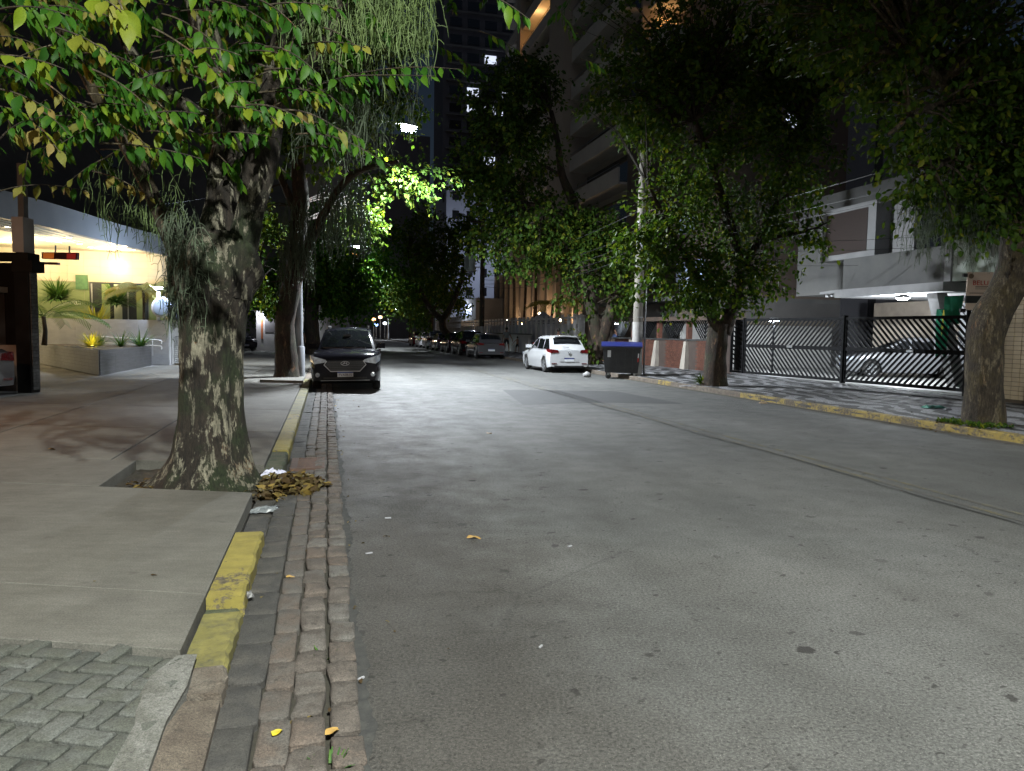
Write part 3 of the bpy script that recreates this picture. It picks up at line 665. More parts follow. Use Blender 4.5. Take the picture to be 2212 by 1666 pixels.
def spray(a, b_, nl, size, kinds='g', sag=.12, indiv=True, up=.0):
    """a twig from a to b_ with alternate drooping leaflets"""
    a = Vector(a); b_ = Vector(b_); d = b_ - a; L_ = d.length; mid_ = (a + b_) / 2 + Vector((0, 0, sag * L_)); pts = []
    for i in range(9):
        t = i / 8; pts.append(a * (1 - t) ** 2 + mid_ * 2 * t * (1 - t) + b_ * t * t)
    twigs.tube(pts, [.007 - .0045 * i / 8 for i in range(9)], 5, False)
    for k in range(nl):
        t = .22 + .78 * (k + .5) / nl if nl > 2 else rl.random(); i = min(7, int(t * 8)); p = pts[i].lerp(pts[i + 1], t * 8 - i)
        tan = (pts[i + 1] - pts[i]).normalized(); side = tan.cross(Vector((0, 0, 1))).normalized() * (1 if k % 2 else -1)
        ax = (tan * rl.uniform(.35, .8) + side * rl.uniform(.35, .9) + Vector((0, 0, -rl.uniform(.55, 1.15) + up))).normalized()
        if k == nl - 1: ax = (tan + Vector((0, 0, -.4))).normalized()
        nrm = (Vector((0, -.55, .75)) + Vector((rl.gauss(0, .35), rl.gauss(0, .35), rl.gauss(0, .3)))).normalized()
        yv = nrm.cross(ax).normalized(); zv = ax.cross(yv)
        s = size * rl.uniform(.6, 1.2) * (1 - .25 * (k / nl)); M = Matrix((ax, yv, zv)).transposed()
        kk = rl.choice(kinds)
        me = rl.choice({'g': LM, 'y': LMY, 'd': LMO}[kk])
        if indiv and NLEAF[0] < 296:
            NLEAF[0] += 1; inst('leaf', me, bt, p, M.to_euler(), (s, s, s))
        else: stuffV[kk].append((p, M, s, me))
def sp(x0, y0, d0, x1, y1, d1, nl, size=.15, kinds='g', sag=.1, **k): spray(P(x0, y0, d0), P(x1, y1, d1), nl, size, kinds, sag, **k)
NEAR = [
    (600, 225, 6.0, 995, 150, 5.0, 20, .145, 'g', .12), (745, 165, 5.4, 940, 165, 5.0, 9, .15, 'g', .02),
    (330, 60, 4.8, 520, 210, 4.6, 16, .15, 'gggy', .1), (400, 110, 4.8, 520, 120, 4.5, 8, .13, 'gy', .1),
    (250, -10, 4.2, 275, 60, 3.9, 5, .17, 'y', .1), (170, -15, 4.2, 262, 25, 3.9, 6, .18, 'y', .1),
    (640, 100, 5.2, 790, 103, 5.0, 9, .12, 'ygy', .12), (540, 110, 5.4, 640, 130, 5.2, 7, .12, 'gyg', .1),
    (560, 200, 5.2, 710, 225, 5.0, 10, .11, 'ggy', .12), (500, 230, 5.3, 600, 260, 5.1, 8, .12, 'ggy', .1),
    (215, 310, 5.0, 440, 345, 4.7, 14, .15, 'g', .06), (440, 290, 5.2, 600, 300, 4.9, 9, .14, 'g', .08),
    (620, 260, 5.6, 780, 300, 5.2, 10, .15, 'g', .1), (640, 290, 5.6, 820, 345, 5.0, 11, .16, 'g', .12), (640, 320, 5.8, 740, 330, 5.4, 8, .13, 'g', .1),
    (640, 170, 5.6, 760, 250, 5.2, 9, .14, 'g', .1), (560, 140, 5.6, 660, 200, 5.3, 8, .13, 'g', .1),
    (0, 20, 4.6, 150, 35, 4.2, 9, .16, 'g', .08), (-30, 120, 4.6, 140, 150, 4.3, 11, .15, 'ggy', .08), (120, 60, 4.7, 270, 140, 4.4, 10, .14, 'ggy', .08),
    (-20, 190, 4.7, 110, 240, 4.4, 9, .14, 'gd', .08), (60, 250, 4.8, 130, 330, 4.5, 8, .14, 'dyd', .03), (100, 180, 4.9, 190, 260, 4.7, 9, .14, 'dgy', .05),
    (-20, 420, 6.0, 190, 415, 5.4, 9, .13, 'gdd', .1), (200, 370, 6.4, 330, 430, 6.0, 9, .14, 'dgd', .08), (260, 270, 5.4, 330, 330, 5.0, 7, .14, 'ddg', .05),
    (330, 210, 5.4, 400, 290, 5.1, 7, .15, 'ddg', .03), (350, 30, 4.9, 460, 90, 4.7, 8, .13, 'g', .1), (560, 0, 5.0, 640, 60, 4.8, 7, .15, 'g', .1),
    (1050, -15, 4.6, 1140, 40, 4.3, 8, .13, 'g', .05), (0, 300, 5.2, 60, 260, 5.0, 5, .13, 'gd', .1), (200, 150, 4.9, 330, 240, 4.6, 10, .14, 'g', .08),
    (700, 60, 5.6, 780, 110, 5.4, 6, .13, 'g', .1),
]
for s_ in NEAR: sp(*s_[:9], sag=s_[9])
for i in range(65):   # nearer sprays filling the gaps
    x = rl.uniform(-60, 640); y = rl.uniform(-120, 300 - abs(x - 420) * .12); d = rl.uniform(4.9, 6.2)
    sp(x, y, d, x + rl.uniform(60, 170) * rl.choice((1, 1, -1)), y + rl.uniform(0, 60), d - rl.uniform(0, .5), rl.randint(8, 13), .135, rl.choice(['g', 'g', 'ggy', 'g', 'ggd']), .12, indiv=False)
for i in range(420):   # the mass behind
    x = rl.uniform(-120, 800) ; y = rl.uniform(-260, 340 - max(0, x - 500) * .35); d = rl.uniform(5.6, 9.0)
    if x < 420 and y > 250 and rl.random() < .6: continue
    if x > 600 and y > -40 and rl.random() < .5: continue
    dx = rl.uniform(-110, 110); dy = rl.uniform(0, 70)
    sp(x, y, d, x + dx, y + dy, d - rl.uniform(-.3, .5), rl.randint(7, 12), .15, rl.choice(['g', 'g', 'g', 'g', 'ggd', 'gggy']), .12, indiv=False)
# overhead canopy above the frame, shading the upper trunk
for i in range(330):
    a_ = Vector((rl.uniform(-6.5, 1.0), rl.uniform(3.8, 10), rl.uniform(4.7, 7.5)))
    spray(a_, a_ + Vector((rl.uniform(-.6, .6), rl.uniform(-.5, .5), rl.uniform(-.3, .1))), 9, .16, 'g', .1, indiv=False)
for kk, nm in (('g', 'foliage'), ('y', 'young_foliage'), ('d', 'withered_foliage')):
    V = []; F = []
    for p, M, s, me in stuffV[kk]:
        vs = np.array([v.co[:] for v in me.vertices]) @ (np.array(M).T * s) + np.array(p); n0 = len(V)
        V += vs.tolist(); F += [[i + n0 for i in f.vertices] for f in me.polygons]
    mesh_np(nm, V, F, {'g': LEAF, 'y': LEAFY, 'd': OLIVE}[kk], bt, True, kind='stuff')
twigs.build('twig', BARK3, bt, kind='stuff')
# hanging strands
an = []
for i in range(620):
    x = rl.uniform(610, 930); d = rl.uniform(5.8, 7.4); y = rl.uniform(-90, 60) + (x - 610) * .02 - rl.random() * 40
    if x < 690 and rl.random() < .55: continue
    an.append(P(x, y, d))
strands(an, .28, .62, .0034, TEND, bt, branch=.75, label='bright green hanging strands over the road')
an = [P(rl.uniform(640, 830), rl.uniform(190, 300), rl.uniform(6.5, 7.8)) for i in range(150)] + [P(rl.uniform(700, 900), rl.uniform(120, 260), rl.uniform(7, 8.5)) for i in range(110)]
strands(an, .2, .45, .003, TENDG, bt, branch=.6)
an = []
for i in range(210):
    th = rl.uniform(math.pi * .95, math.pi * 1.55); z = rl.uniform(1.95, 2.75) - .25 * abs(th - 4.2) * .3; r = rl.uniform(.30, .42)
    an.append((cx + .02 + r * math.cos(th) - .05, cy + r * math.sin(th), z))
strands(an, .18, .55, .003, TENDG, bt, branch=.9, curl=.1, label='grey green strands hanging round the trunk fork')
an = [P(rl.uniform(180, 420), rl.uniform(330, 420), rl.uniform(7.0, 7.6)) for i in range(50)] + [P(rl.gauss(310, 40), rl.uniform(420, 470), 7.2) for i in range(60)]
strands(an, .15, .5, .003, TEND, bt, branch=.6)

# ---------------------------------------------------------------- the other trees
def hang(x0, x1, y0, y1, Y0, Y1, n): return [P(random.uniform(x0, x1), random.uniform(y0, y1), random.uniform(Y0, Y1)) for _ in range(n)]
tree('tall mossy tree in the second pit beside the grey lamp post, left kerb', (-6.92, 22.7),
     [[(*P(616, 700, 22.7), .30), (*P(626, 640, 22.7), .31), (*P(640, 560, 22.7), .27), (*P(650, 440, 22.7), .24), (*P(640, 330, 22.7), .2), (*P(620, 200, 22.7), .15)],
      [limb(645, 600, 22.7, .16), limb(690, 480, 22.5, .13), limb(760, 380, 22.3, .1), limb(860, 350, 22, .06)],
      [limb(648, 480, 22.7, .13), limb(590, 350, 22.7, .1), limb(520, 250, 22.6, .07)],
      [limb(625, 640, 22.7, .03), limb(600, 590, 22.6, .02), limb(560, 570, 22.6, .012)],
      [limb(640, 300, 22.7, .12), limb(760, 200, 22.6, .08), limb(880, 190, 22.5, .05)]],
     [(700, 250, 22.5, 130, 110, 2.2), (860, 385, 28.0, 100, 55, 1.2), (560, 260, 22.5, 110, 120, 2), (850, 230, 23.5, 90, 55, 1.0), (770, 480, 26, 60, 40, 1), (580, 640, 22.6, 35, 40, .6), (700, 90, 22.5, 200, 90, 2.5), (560, 500, 23, 60, 60, 1)],
     600, 26, .17, BARK2, LEAFD, moss=(hang(690, 790, 380, 480, 22, 23, 260) + hang(600, 680, 430, 560, 22.2, 22.5, 160), .5, 1.6, .01, TENDG))
tree('wide leafy tree in front of the brick pillared wall, right kerb', (6.0, 21.9),
     [[(*P(1547, 760, 21.9), .30), (*P(1553, 700, 21.9), .31)],
      [limb(1548, 720, 21.9, .2), limb(1530, 660, 21.8, .14), limb(1500, 590, 21.6, .11), limb(1450, 500, 21.4, .08), limb(1400, 400, 21.2, .05)],
      [limb(1562, 720, 21.9, .24), limb(1590, 640, 21.9, .18), limb(1595, 560, 21.9, .16), limb(1560, 430, 21.8, .13), limb(1500, 260, 21.6, .09)],
      [limb(1592, 600, 21.9, .14), limb(1640, 520, 22, .12), limb(1690, 400, 22, .09), limb(1740, 260, 22, .06)],
      [limb(1640, 520, 22, .07), limb(1740, 500, 21.8, .05), limb(1790, 480, 21.7, .03)]],
     [(1500, 250, 21.8, 190, 120, 2.2), (1640, 380, 22, 160, 160, 2.2), (1450, 460, 21.4, 110, 110, 1.5), (1480, 600, 21.0, 90, 75, 1.2), (1600, 600, 21.8, 110, 80, 1.4), (1400, 200, 21.8, 150, 90, 1.8), (1640, 170, 22, 200, 100, 2.4), (1730, 520, 21.7, 60, 50, .8), (1600, 40, 22, 330, 110, 3), (1560, 130, 22, 260, 60, 2.5), (1390, 520, 21.2, 50, 50, .7), (1720, 300, 22, 90, 130, 1.5), (1570, 630, 21.3, 115, 50, 1.2), (1450, 560, 21.0, 100, 70, 1.1), (1500, 660, 21.1, 60, 35, .8)],
     1450, 24, .15, BARK2, LEAFD, moss=(hang(1560, 1680, 380, 560, 21.6, 22.2, 200), .4, 1.2, .008, TENDG))
tree('tan barked tree in front of the black slatted gate, right kerb, leaning right', (8.31, 12.98),
     [[(*P(2129, 800, 12.9), .285), (*P(2131, 730, 12.9), .29), (*P(2143, 680, 12.9), .31), (*P(2170, 632, 12.9), .27), (*P(2192, 585, 12.85), .29), (*P(2206, 510, 12.7), .31), (*P(2212, 380, 12.6), .30), (*P(2216, 180, 12.5), .27)],
      [limb(2190, 470, 12.7, .2), limb(2130, 330, 12.4, .12), limb(2060, 220, 12.1, .1), limb(1980, 120, 11.8, .07)],
      [limb(2060, 220, 12.1, .06), limb(1990, 240, 11.6, .05), limb(1920, 290, 11.2, .025)],
      [limb(2130, 330, 12.4, .06), limb(2060, 340, 12, .05), limb(2000, 380, 11.6, .03)]],
     [(2060, 120, 12.3, 220, 150, 2), (1900, 90, 12.0, 160, 110, 1.6), (2130, 330, 12.2, 110, 90, 1), (2000, 300, 11.8, 110, 70, .9), (2160, 230, 12, 120, 140, 1.3), (1930, -60, 12, 420, 90, 2.4), (1990, 420, 12, 60, 50, .5), (2120, 470, 12.3, 90, 60, .6), (2050, 440, 12.2, 120, 70, .6), (2150, 400, 12.2, 110, 90, .8), (1850, 20, 13, 170, 90, 2)],
     760, 24, .125, BARK3, LEAFD, spread=.2, flare=1.35, moss=(hang(1960, 2160, 360, 470, 12, 12.8, 360), .4, 1.1, .004, TENDG))
tree('dark leaning tree with climbing leaves beside the white car', (3.95, 35.6),
     [[(*P(1300, 730, 35.6), .32), (*P(1316, 680, 35.6), .28), (*P(1335, 620, 35.5), .24), (*P(1360, 560, 35.4), .2)],
      [limb(1296, 760, 35.6, .3), limb(1282, 690, 35.6, .3), limb(1270, 600, 35.5, .34), limb(1262, 520, 35.4, .3), limb(1240, 440, 35.3, .26), limb(1215, 380, 35.2, .18), limb(1205, 310, 35, .14), limb(1190, 240, 35, .1)],
      [limb(1255, 500, 35.4, .16), limb(1200, 460, 35.2, .14), limb(1140, 440, 35, .1)],
      [limb(1215, 380, 35.2, .08), limb(1120, 330, 35, .06), limb(1050, 300, 35, .04)]],
     [(1100, 230, 35, 100, 85, 2.3), (1090, 340, 35, 110, 90, 2.5), (1040, 400, 35, 60, 50, 2), (1250, 560, 35.2, 50, 90, 1.4), (1330, 560, 35, 55, 70, 1.6), (1150, 470, 35.2, 130, 60, 2), (1120, 540, 35.5, 110, 55, 1.6), (1350, 640, 35, 40, 35, 1), (1260, 740, 34.9, 28, 28, .7), (1290, 500, 35, 60, 50, 1.5), (1150, 160, 35, 50, 40, 2)],
     900, 24, .21, BARK2, LEAFD, spread=.36)
tree('forked dark tree behind the row of parked cars', S(62, 10.95)[:2],
     [[(*P(960, 715, 61), .30), (*P(955, 690, 61), .28)],
      [limb(952, 690, 61, .26), limb(925, 660, 61, .2), limb(900, 610, 61, .15), limb(880, 540, 61, .1)],
      [limb(955, 690, 61, .26), limb(975, 660, 61, .22), limb(995, 610, 61, .2), limb(1010, 560, 61, .14), limb(1020, 510, 61, .1)]],
     [(900, 510, 61, 60, 60, 3), (980, 540, 61, 60, 60, 3), (930, 600, 61, 70, 50, 3), (870, 640, 62, 40, 45, 2.5), (1010, 500, 61, 50, 40, 2.5), (900, 690, 62, 30, 25, 2)],
     420, 20, .30, BARK2, LEAFD, spread=.5)
tree('thick dark trunk behind the man in the blue cap', (-11.7, 43.3),
     [[(*P(672, 690, 43.3), .42), (*P(675, 600, 43.3), .38), (*P(690, 500, 43.3), .3)],
      [limb(676, 600, 43.3, .25), limb(730, 500, 43, .15), limb(790, 430, 42.6, .1)]],
     [(700, 520, 43, 50, 80, 2.4), (700, 640, 44, 40, 40, 1.6), (590, 620, 43.5, 60, 50, 2)],
     480, 24, .22, BARK2, LEAF, spread=.4)
for i, (u_, v_, lb) in enumerate(((58, -1.1, 'dim tree past the black SUV on the left, lit green by the far lamp'), (74, -1.1, 'distant left hand tree with low hanging crown over the road'), (92, -1.1, 'farthest tree of the left row'), (80, 10.9, 'distant right hand tree beyond the parked cars'), (100, 10.9, 'farthest tree of the right row'), (122, 3.5, 'dark tree closing the end of the street'))):
    p = S(u_, v_, .1); Y = p[1]; x = 1106 + 1600 * p[0] / Y
    q = 1600. / Y
    tree(lb, p[:2], [[(p[0], p[1], 1.5, .26), (p[0], p[1], 3.2, .22)], [(p[0], p[1], 3.0, .18), (p[0] + .8, p[1] - .5, 4.8, .12), (p[0] + 1.6, p[1], 6.2, .06)], [(p[0], p[1], 3.0, .18), (p[0] - .9, p[1] + .5, 5, .1)]],
         [(x, 712 - 4.2 * q, Y, 2.6 * q, 2.4 * q, 2.6), (x + 2.4 * q, 712 - 3.3 * q, Y, 1.8 * q, 1.4 * q, 2), (x - 2.2 * q, 712 - 3.4 * q, Y, 1.8 * q, 1.6 * q, 2)] + ([(785, 590, 57.5, 70, 50, 2.5), (735, 600, 57, 50, 60, 2.5), (830, 545, 60, 45, 45, 2), (760, 665, 57, 60, 30, 2)] if i == 0 else []) if i != 5 else [(x, 712 - 7.2 * q, Y, 7 * q, 3.6 * q, 3)],
         430 if i == 0 else 230, 24 if i == 0 else 20, .30 if i == 0 else .34, BARK2, LEAF if v_ < 0 else LEAFD, spread=.6, nseg=8)
# ================================================================ STREET LAMPS AND POLES
PAINTG = mat('grey_pole_paint', (.30, .31, .33), (.22, .23, .25), 3, .5, .2, 30, stretch=(1, 1, .3))
def street_lamp(label, base, head, watts, r0=.135, color=(.86, .93, 1), spot=156, tilt=0, r=.22):
    t = thing('street_lamp', label, 'street lamp', base, group='tall street lamps along the left kerb')
    bx, by, bz = base; hx, hy, hz = head; top = hz - .35
    b = MB(); b.tube([(bx, by, bz), (bx, by, bz + .5), (bx, by, top)], [r0 * 1.05, r0, r0 * .62], 18)
    b.build('pole', PAINTG, t, smooth=40)
    b = MB().lathe([(r0 * 1.35, 0), (r0 * 1.35, .9), (r0 * 1.25, .93), (r0, .93)], (bx, by, bz), 18); b.build('pole_base', PAINTG, t, smooth=40)
    d = Vector((hx - bx, hy - by, 0)); b = MB(); e = Vector((hx, hy, hz)) - d.normalized() * .35
    b.tube([(bx, by, top - .1), Vector((bx, by, top + .15)) + d * .12, Vector((bx, by, top + .3)) + d * .5, e], [.05, .045, .04, .035], 10); b.build('arm', PAINTG, t, smooth=True)
    M = Matrix.Translation(head) @ Matrix.Rotation(math.atan2(d.y, d.x), 4, 'Z')
    b = MB(); b.hexa([M @ Vector(p) for p in ((-.38, -.13, .0), (.32, -.15, .0), (.32, .15, .0), (-.38, .13, .0))], [M @ Vector(p) for p in ((-.34, -.09, .11), (.22, -.10, .09), (.22, .10, .09), (-.34, .09, .11))]); b.build('lamp_head', METAL, t)
    b = MB(); b.hexa([M @ Vector(p) for p in ((-.16, -.11, -.17), (.26, -.11, -.17), (.26, .11, -.17), (-.16, .11, -.17))], [M @ Vector(p) for p in ((-.17, -.12, -.002), (.30, -.12, -.002), (.30, .12, -.002), (-.17, .12, -.002))]); b.build('lens', E_LED, t)
    aim = Vector((UY * math.sin(rad(tilt)), -UX * math.sin(rad(tilt)), -math.cos(rad(tilt))))
    lamp('SPOT', (hx, hy, hz - .24), watts, color, r, parent=t, spot=spot, blend=.45, rot=aim.to_track_quat('-Z', 'Y').to_euler())
    return t
street_lamp('grey street lamp post beside the second tree, its lit head glaring over the road', (-6.62, 22.95, .14), P(880, 272, 25.6), LAMP_W['mid'], tilt=16)
street_lamp('second lit street lamp farther up the left kerb', S(62, -1.05, .14), P(769, 532, 60), LAMP_W['far'], tilt=0, spot=140)
street_lamp('street lamp behind the viewer that lights the near road', (4.2, -8.0, .0), (2.2, -4.2, 9.0), LAMP_W['near'], color=(.97, 1, .93), spot=164, r=.15)
street_lamp('distant lamp post with a bluish light low at the end of the street', (P(851, 706, 125)[0] - 1.0, 125, .14), (P(851, 706, 125)[0], 125, 5.2), 1500)
# ================================================================ CARS
def paint(name, c, rough=.25): return mat(name, c, tuple(x * .92 for x in c), 2, .13 if c[0] < .03 else rough, coat=(.22 if c[0] < .03 else 1.0), spec=(.12 if c[0] < .03 else .5))
HLENS = mat('headlamp_lens', (.62, .68, .76), (.26, .29, .33), 9, .12, coat=1)
RLENS = mat('tail_lamp_lens', (.12, .006, .008), (.06, .003, .004), 10, .12, coat=1, spec=.5)
PLATE = mat('number_plate', (.62, .64, .66), (.52, .54, .56), 10, .4); PBLUE = mat('plate_blue', (.03, .05, .25), None, 5, .4)
DARKTXT = mat('plate_letters', (.02, .02, .03), None, 5, .5); UNDER = mat('underbody', (.008, .008, .008), None, 5, .9)
def make_car(name, label, cat, spec, pm, loc, rz, group=None, plate=None, detail=2, redrefl=False):
    L_, W, H, belt = spec['L'], spec['W'], spec['H'], spec['belt']; h = L_ / 2; w = W / 2; R = spec.get('R', .34); wr = R * .93
    xf, xr = spec['xf'], spec['xr']; clr = spec.get('clr', .20)
    hood = spec['hood']  # [(x, z)] top line of the lower body
    t = thing(name, label, cat, loc, rz, group)
    xs = sorted(set([-h, -h + .06, -h + .18, -h + .4, h - .4, h - .18, h - .06, h] + [round(x, 3) for x in np.linspace(-h + .5, h - .5, 18)] + [round(a + R * 1.13 * math.cos(q), 3) for a in (xf, xr) for q in np.linspace(0, math.pi, 13)]))
    hx = [p[0] for p in hood]; hz = [p[1] for p in hood]
    V = []; rows_ = []
    for x in xs:
        e = max(0, (abs(x) - (h - .45)) / .45); tp = 1 - (.13 if x > 0 else .08) * e ** 2.4
        zb = clr + .07 * e
        for a in (xf, xr):
            d = abs(x - a)
            if d < R * 1.13: zb = max(zb, R + math.sqrt(max(0, (R * 1.13) ** 2 - d * d)) - .0)
        zt = np.interp(x, hx, hz); ww = w * tp; zm = max(zb + .02, .52 + .0 * e); z3 = max(zm + .05, zt - .13)
        lip = .0
        row = [(x, ww * .955, zb), (x, ww * .995, max(zb + .01, min(zm - .08, .40))), (x, ww, zm), (x, ww * .985, z3), (x, ww * .93, zt - .03), (x, ww * .84, zt), (x, ww * .4, zt + .02), (x, 0, zt + .025)]
        rows_.append(row)
    b = MB(); n = 8
    for sgn in (1, -1):
        base = len(b.v); b.v += [(p[0], sgn * p[1], p[2]) for r in rows_ for p in r]
        for i in range(len(xs) - 1):
            for k in range(n - 1):
                q = (base + i * n + k, base + (i + 1) * n + k, base + (i + 1) * n + k + 1, base + i * n + k + 1)
                b.f.append(q if sgn > 0 else q[::-1]); b.m.append(0)
    for i, s_ in ((0, -1), (len(xs) - 1, 1)):
        r = rows_[i]; pts = [(p[0], p[1], p[2]) for p in r] + [(p[0], -p[1], p[2]) for p in r[::-1][1:]]
        b.add(pts, [tuple(range(len(pts)))])
    # greenhouse
    x0, x1, x2, x3, zr = spec['cab']    # rear base, rear roof, front roof, front base
    zb0 = float(np.interp(x0, hx, hz)); zb3 = float(np.interp(x3, hx, hz)); wb = w * .87; wt = w * .70
    st = [(x0, zb0 - .03, wb * .9), (x0 * .6 + x1 * .4, zb0 + (zr - zb0) * .46, wb * .93), (x1, zr - .05, wt), (x1 + .15, zr - .012, wt * 1.0), ((x1 + x2) / 2, zr + .015, wt * 1.03), (x2 - .15, zr - .012, wt), (x2, zr - .05, wt * .98), (x2 * .5 + x3 * .5, zb3 + (zr - zb3) * .5, wb * .93), (x3, zb3 - .03, wb * .93)]
    prof = []
    def side(x, z):   # half width of the cabin at height z
        k = min(1, max(0, (z - belt) / (zr - .05 - belt))); return (wb * (1 - k) + wt * k) * (1 - .05 * (abs(x) / h) ** 3)
    base = []
    ns = []
    for x, z, ww in st:
        yb = side(x, belt)
        ns.append([(x, yb, belt - .05), (x, side(x, (belt + z) / 2), max(belt, (belt + z) / 2)) if z > belt else (x, yb, belt - .04), (x, side(x, z), max(z - .015, belt - .03)), (x, side(x, z) * .9, z + .012), (x, side(x, z) * .45, z + .035), (x, 0, z + .045)])
    for sgn in (1, -1):
        base = len(b.v); b.v += [(p[0], sgn * p[1], p[2]) for r in ns for p in r]
        for i in range(len(ns) - 1):
            for k in range(5):
                q = (base + i * 6 + k, base + (i + 1) * 6 + k, base + (i + 1) * 6 + k + 1, base + i * 6 + k + 1); b.f.append(q if sgn > 0 else q[::-1]); b.m.append(0)
    body = b.build('body', pm, t, smooth=38, local=True)
    # glass panels, 6 mm proud of the cabin
    def topz(x):
        xs_ = [s[0] for s in st]; return float(np.interp(x, xs_, [s[1] for s in st]))
    def patch(nm, xa, xb, fr):   # across the car between stations xa..xb (windscreen or rear window)
        q = MB(); N = 6; vs = []
        for i in range(N + 1):
            x = xa + (xb - xa) * i / N; z = topz(x)
            for k in range(-4, 5):
                y = side(x, max(z, belt)) * fr * k / 4; a = abs(k) / 4 * fr
                crown = float(np.interp(a, [0, .45, .9, 1], [.045, .035, .012, -.015]))
                nx = 1 if xa > 0 else -1
                vs.append((x + nx * .010, y, z + crown + .008))
        q.add(vs, [(i * 9 + k, i * 9 + k + 1, (i + 1) * 9 + k + 1, (i + 1) * 9 + k) for i in range(N) for k in range(8)])
        q.build(nm, GLASS, t, smooth=True, local=True)
    patch('windscreen', x2 + .04, x3 - .10, .90); patch('rear_window', x0 + (.16 if spec.get('hatch') else .1), x1 - .05, .86)
    zt = zr - .10; zb_ = belt + .02
    def fx(z, rear):   # slanted cabin end at height z
        return np.interp(z, [s[1] for s in st[:3]], [s[0] for s in st[:3]]) if rear else np.interp(-z, [-s[1] for s in st[6:]], [s[0] for s in st[6:]])
    mids = spec.get('pill', [.0])
    cuts = [None] + mids + [None]
    for sg in (1, -1):
        for i in range(len(cuts) - 1):
            a, c = cuts[i], cuts[i + 1]
            xa0 = (fx(zb_, True) + .20) if a is None else a + .04; xa1 = (fx(zt, True) + .18) if a is None else a + .05
            xb0 = (fx(zb_, False) - .12) if c is None else c - .04; xb1 = (fx(zt, False) - .08) if c is None else c - .03
            if xb0 - xa0 < .1: continue
            o = .008; pts = [(xa0, sg * (side(xa0, zb_) + o), zb_), (xb0, sg * (side(xb0, zb_) + o), zb_), ((xb0 + xb1) / 2, sg * (side(xb0, (zb_ + zt) / 2) + o), (zb_ + zt) / 2), (xb1, sg * (side(xb1, zt) + o), zt), (xa1, sg * (side(xa1, zt) + o), zt), ((xa0 + xa1) / 2, sg * (side(xa0, (zb_ + zt) / 2) + o), (zb_ + zt) / 2)]
            MB().poly(pts if sg < 0 else pts[::-1]).build('side_window', GLASS, t, local=True)
    MB().box(-h + .25, h - .25, -w * .80, w * .80, clr - .02, .62).build('underbody', UNDER, t, local=True)
    # wheels
    prof = [(.001, -.005), (R * .62, -.02), (R * .66, -.01), (R * .66, .0)]
    for a in (xf, xr):
        for sg in (1, -1):
            wh = thing('wheel', None, None); wh.parent = t; wh.location = (a, sg * (w * .985 - .10), R * .98); wh.rotation_euler = (rad(-90) * sg, 0, 0)
            # local z points outwards
            b = MB().lathe([(R * .60, -.10), (R * .9, -.105), (R * .98, -.08), (R, -.03), (R, .04), (R * .98, .08), (R * .9, .10), (R * .66, .095), (R * .63, .06)], (0, 0, 0), 26)
            q = b.build('tyre', RUB, None, smooth=40, local=True); q.parent = wh
            b = MB().lathe([(R * .66, .05), (R * .66, .092), (R * .58, .085), (R * .56, .045), (R * .15, .05)], (0, 0, 0), 20).lathe([(.06, .05), (.06, .09), (.04, .095)], (0, 0, 0), 10)
            for k in range(spec.get('spokes', 5)):
                th = 2 * math.pi * k / spec.get('spokes', 5); c, s_ = math.cos(th), math.sin(th)
                b.bar((c * .04, s_ * .04, .075), (c * R * .60, s_ * R * .60, .078), .05, .03)
            q = b.build('rim', spec.get('rim', METAL), None, smooth=40, local=True); q.parent = wh
    for sg in (1, -1):
        b = MB(); mx = x3 - .32; y = side(mx, belt) * sg
        b.box(mx - .06, mx + .10, min(y + sg * .03, y + sg * .25), max(y + sg * .03, y + sg * .25), belt + .03, belt + .17); b.bar((mx, y - sg * .02, belt + .02), (mx + .02, y + sg * .06, belt + .07), .05)
        b.build('mirror', pm if spec.get('mir', 1) else BLACK, t, local=True)
    # ends
    def endx(y, front):   # surface of the end at lateral y
        return 1
    F_ = h + .006; Rr = -h - .006; rows_end = rows_[-1]; wf = rows_[-1][2][1]; wrr = rows_[0][2][1]
    def panel(nm, pts, m_, d=.012, **kw):
        fr = pts[0][0] > 0; return MB().slab(pts if fr else pts, (d if fr else -d, 0, 0)).build(nm, m_, t, local=True, **kw)
    def sidey(x, z):
        e = max(0, (abs(x) - (h - .45)) / .45); return w * (1 - (.13 if x > 0 else .08) * e ** 2.4)
    zh = spec['hl']   # lamp heights front (z0, z1), rear (z0, z1)
    for sg in (1, -1):
        z0, z1 = zh[0]
        pts = [(F_, sg * wf * .60, z0 + .03), (F_, sg * wf * .985, z0 - .02), (h - .2, sg * (sidey(h - .2, 0) + .010), z0 + .05), (h - .34, sg * (sidey(h - .34, 0) + .008), z1 + .02), (F_, sg * wf * .97, z1 - .02), (F_, sg * wf * .62, z0 + .09)]
        b = MB(); b.add(pts + [(p[0] + .012 * (1 if i in (0, 1, 4, 5) else .3), p[1] + sg * .006 * (0 if i in (0, 5) else 1), p[2]) for i, p in enumerate(pts)], [(0, 1, 4, 5), (1, 2, 3, 4), (6, 7, 10, 11), (7, 8, 9, 10), (0, 5, 11, 6), (0, 6, 7, 1), (1, 7, 8, 2), (2, 8, 9, 3), (3, 9, 10, 4), (4, 10, 11, 5)])
        b.build('headlight', HLENS, t, local=True)
        z0, z1 = zh[1]
        pts = [(Rr, sg * wrr * .56, z0 + .02), (Rr, sg * wrr * .98, z0), (-h + .22, sg * (sidey(-h + .22, 0) + .010), z0 + .06), (-h + .30, sg * (sidey(-h + .3, 0) + .008), z1), (Rr, sg * wrr * .96, z1), (Rr, sg * wrr * .60, z1 - .03)]
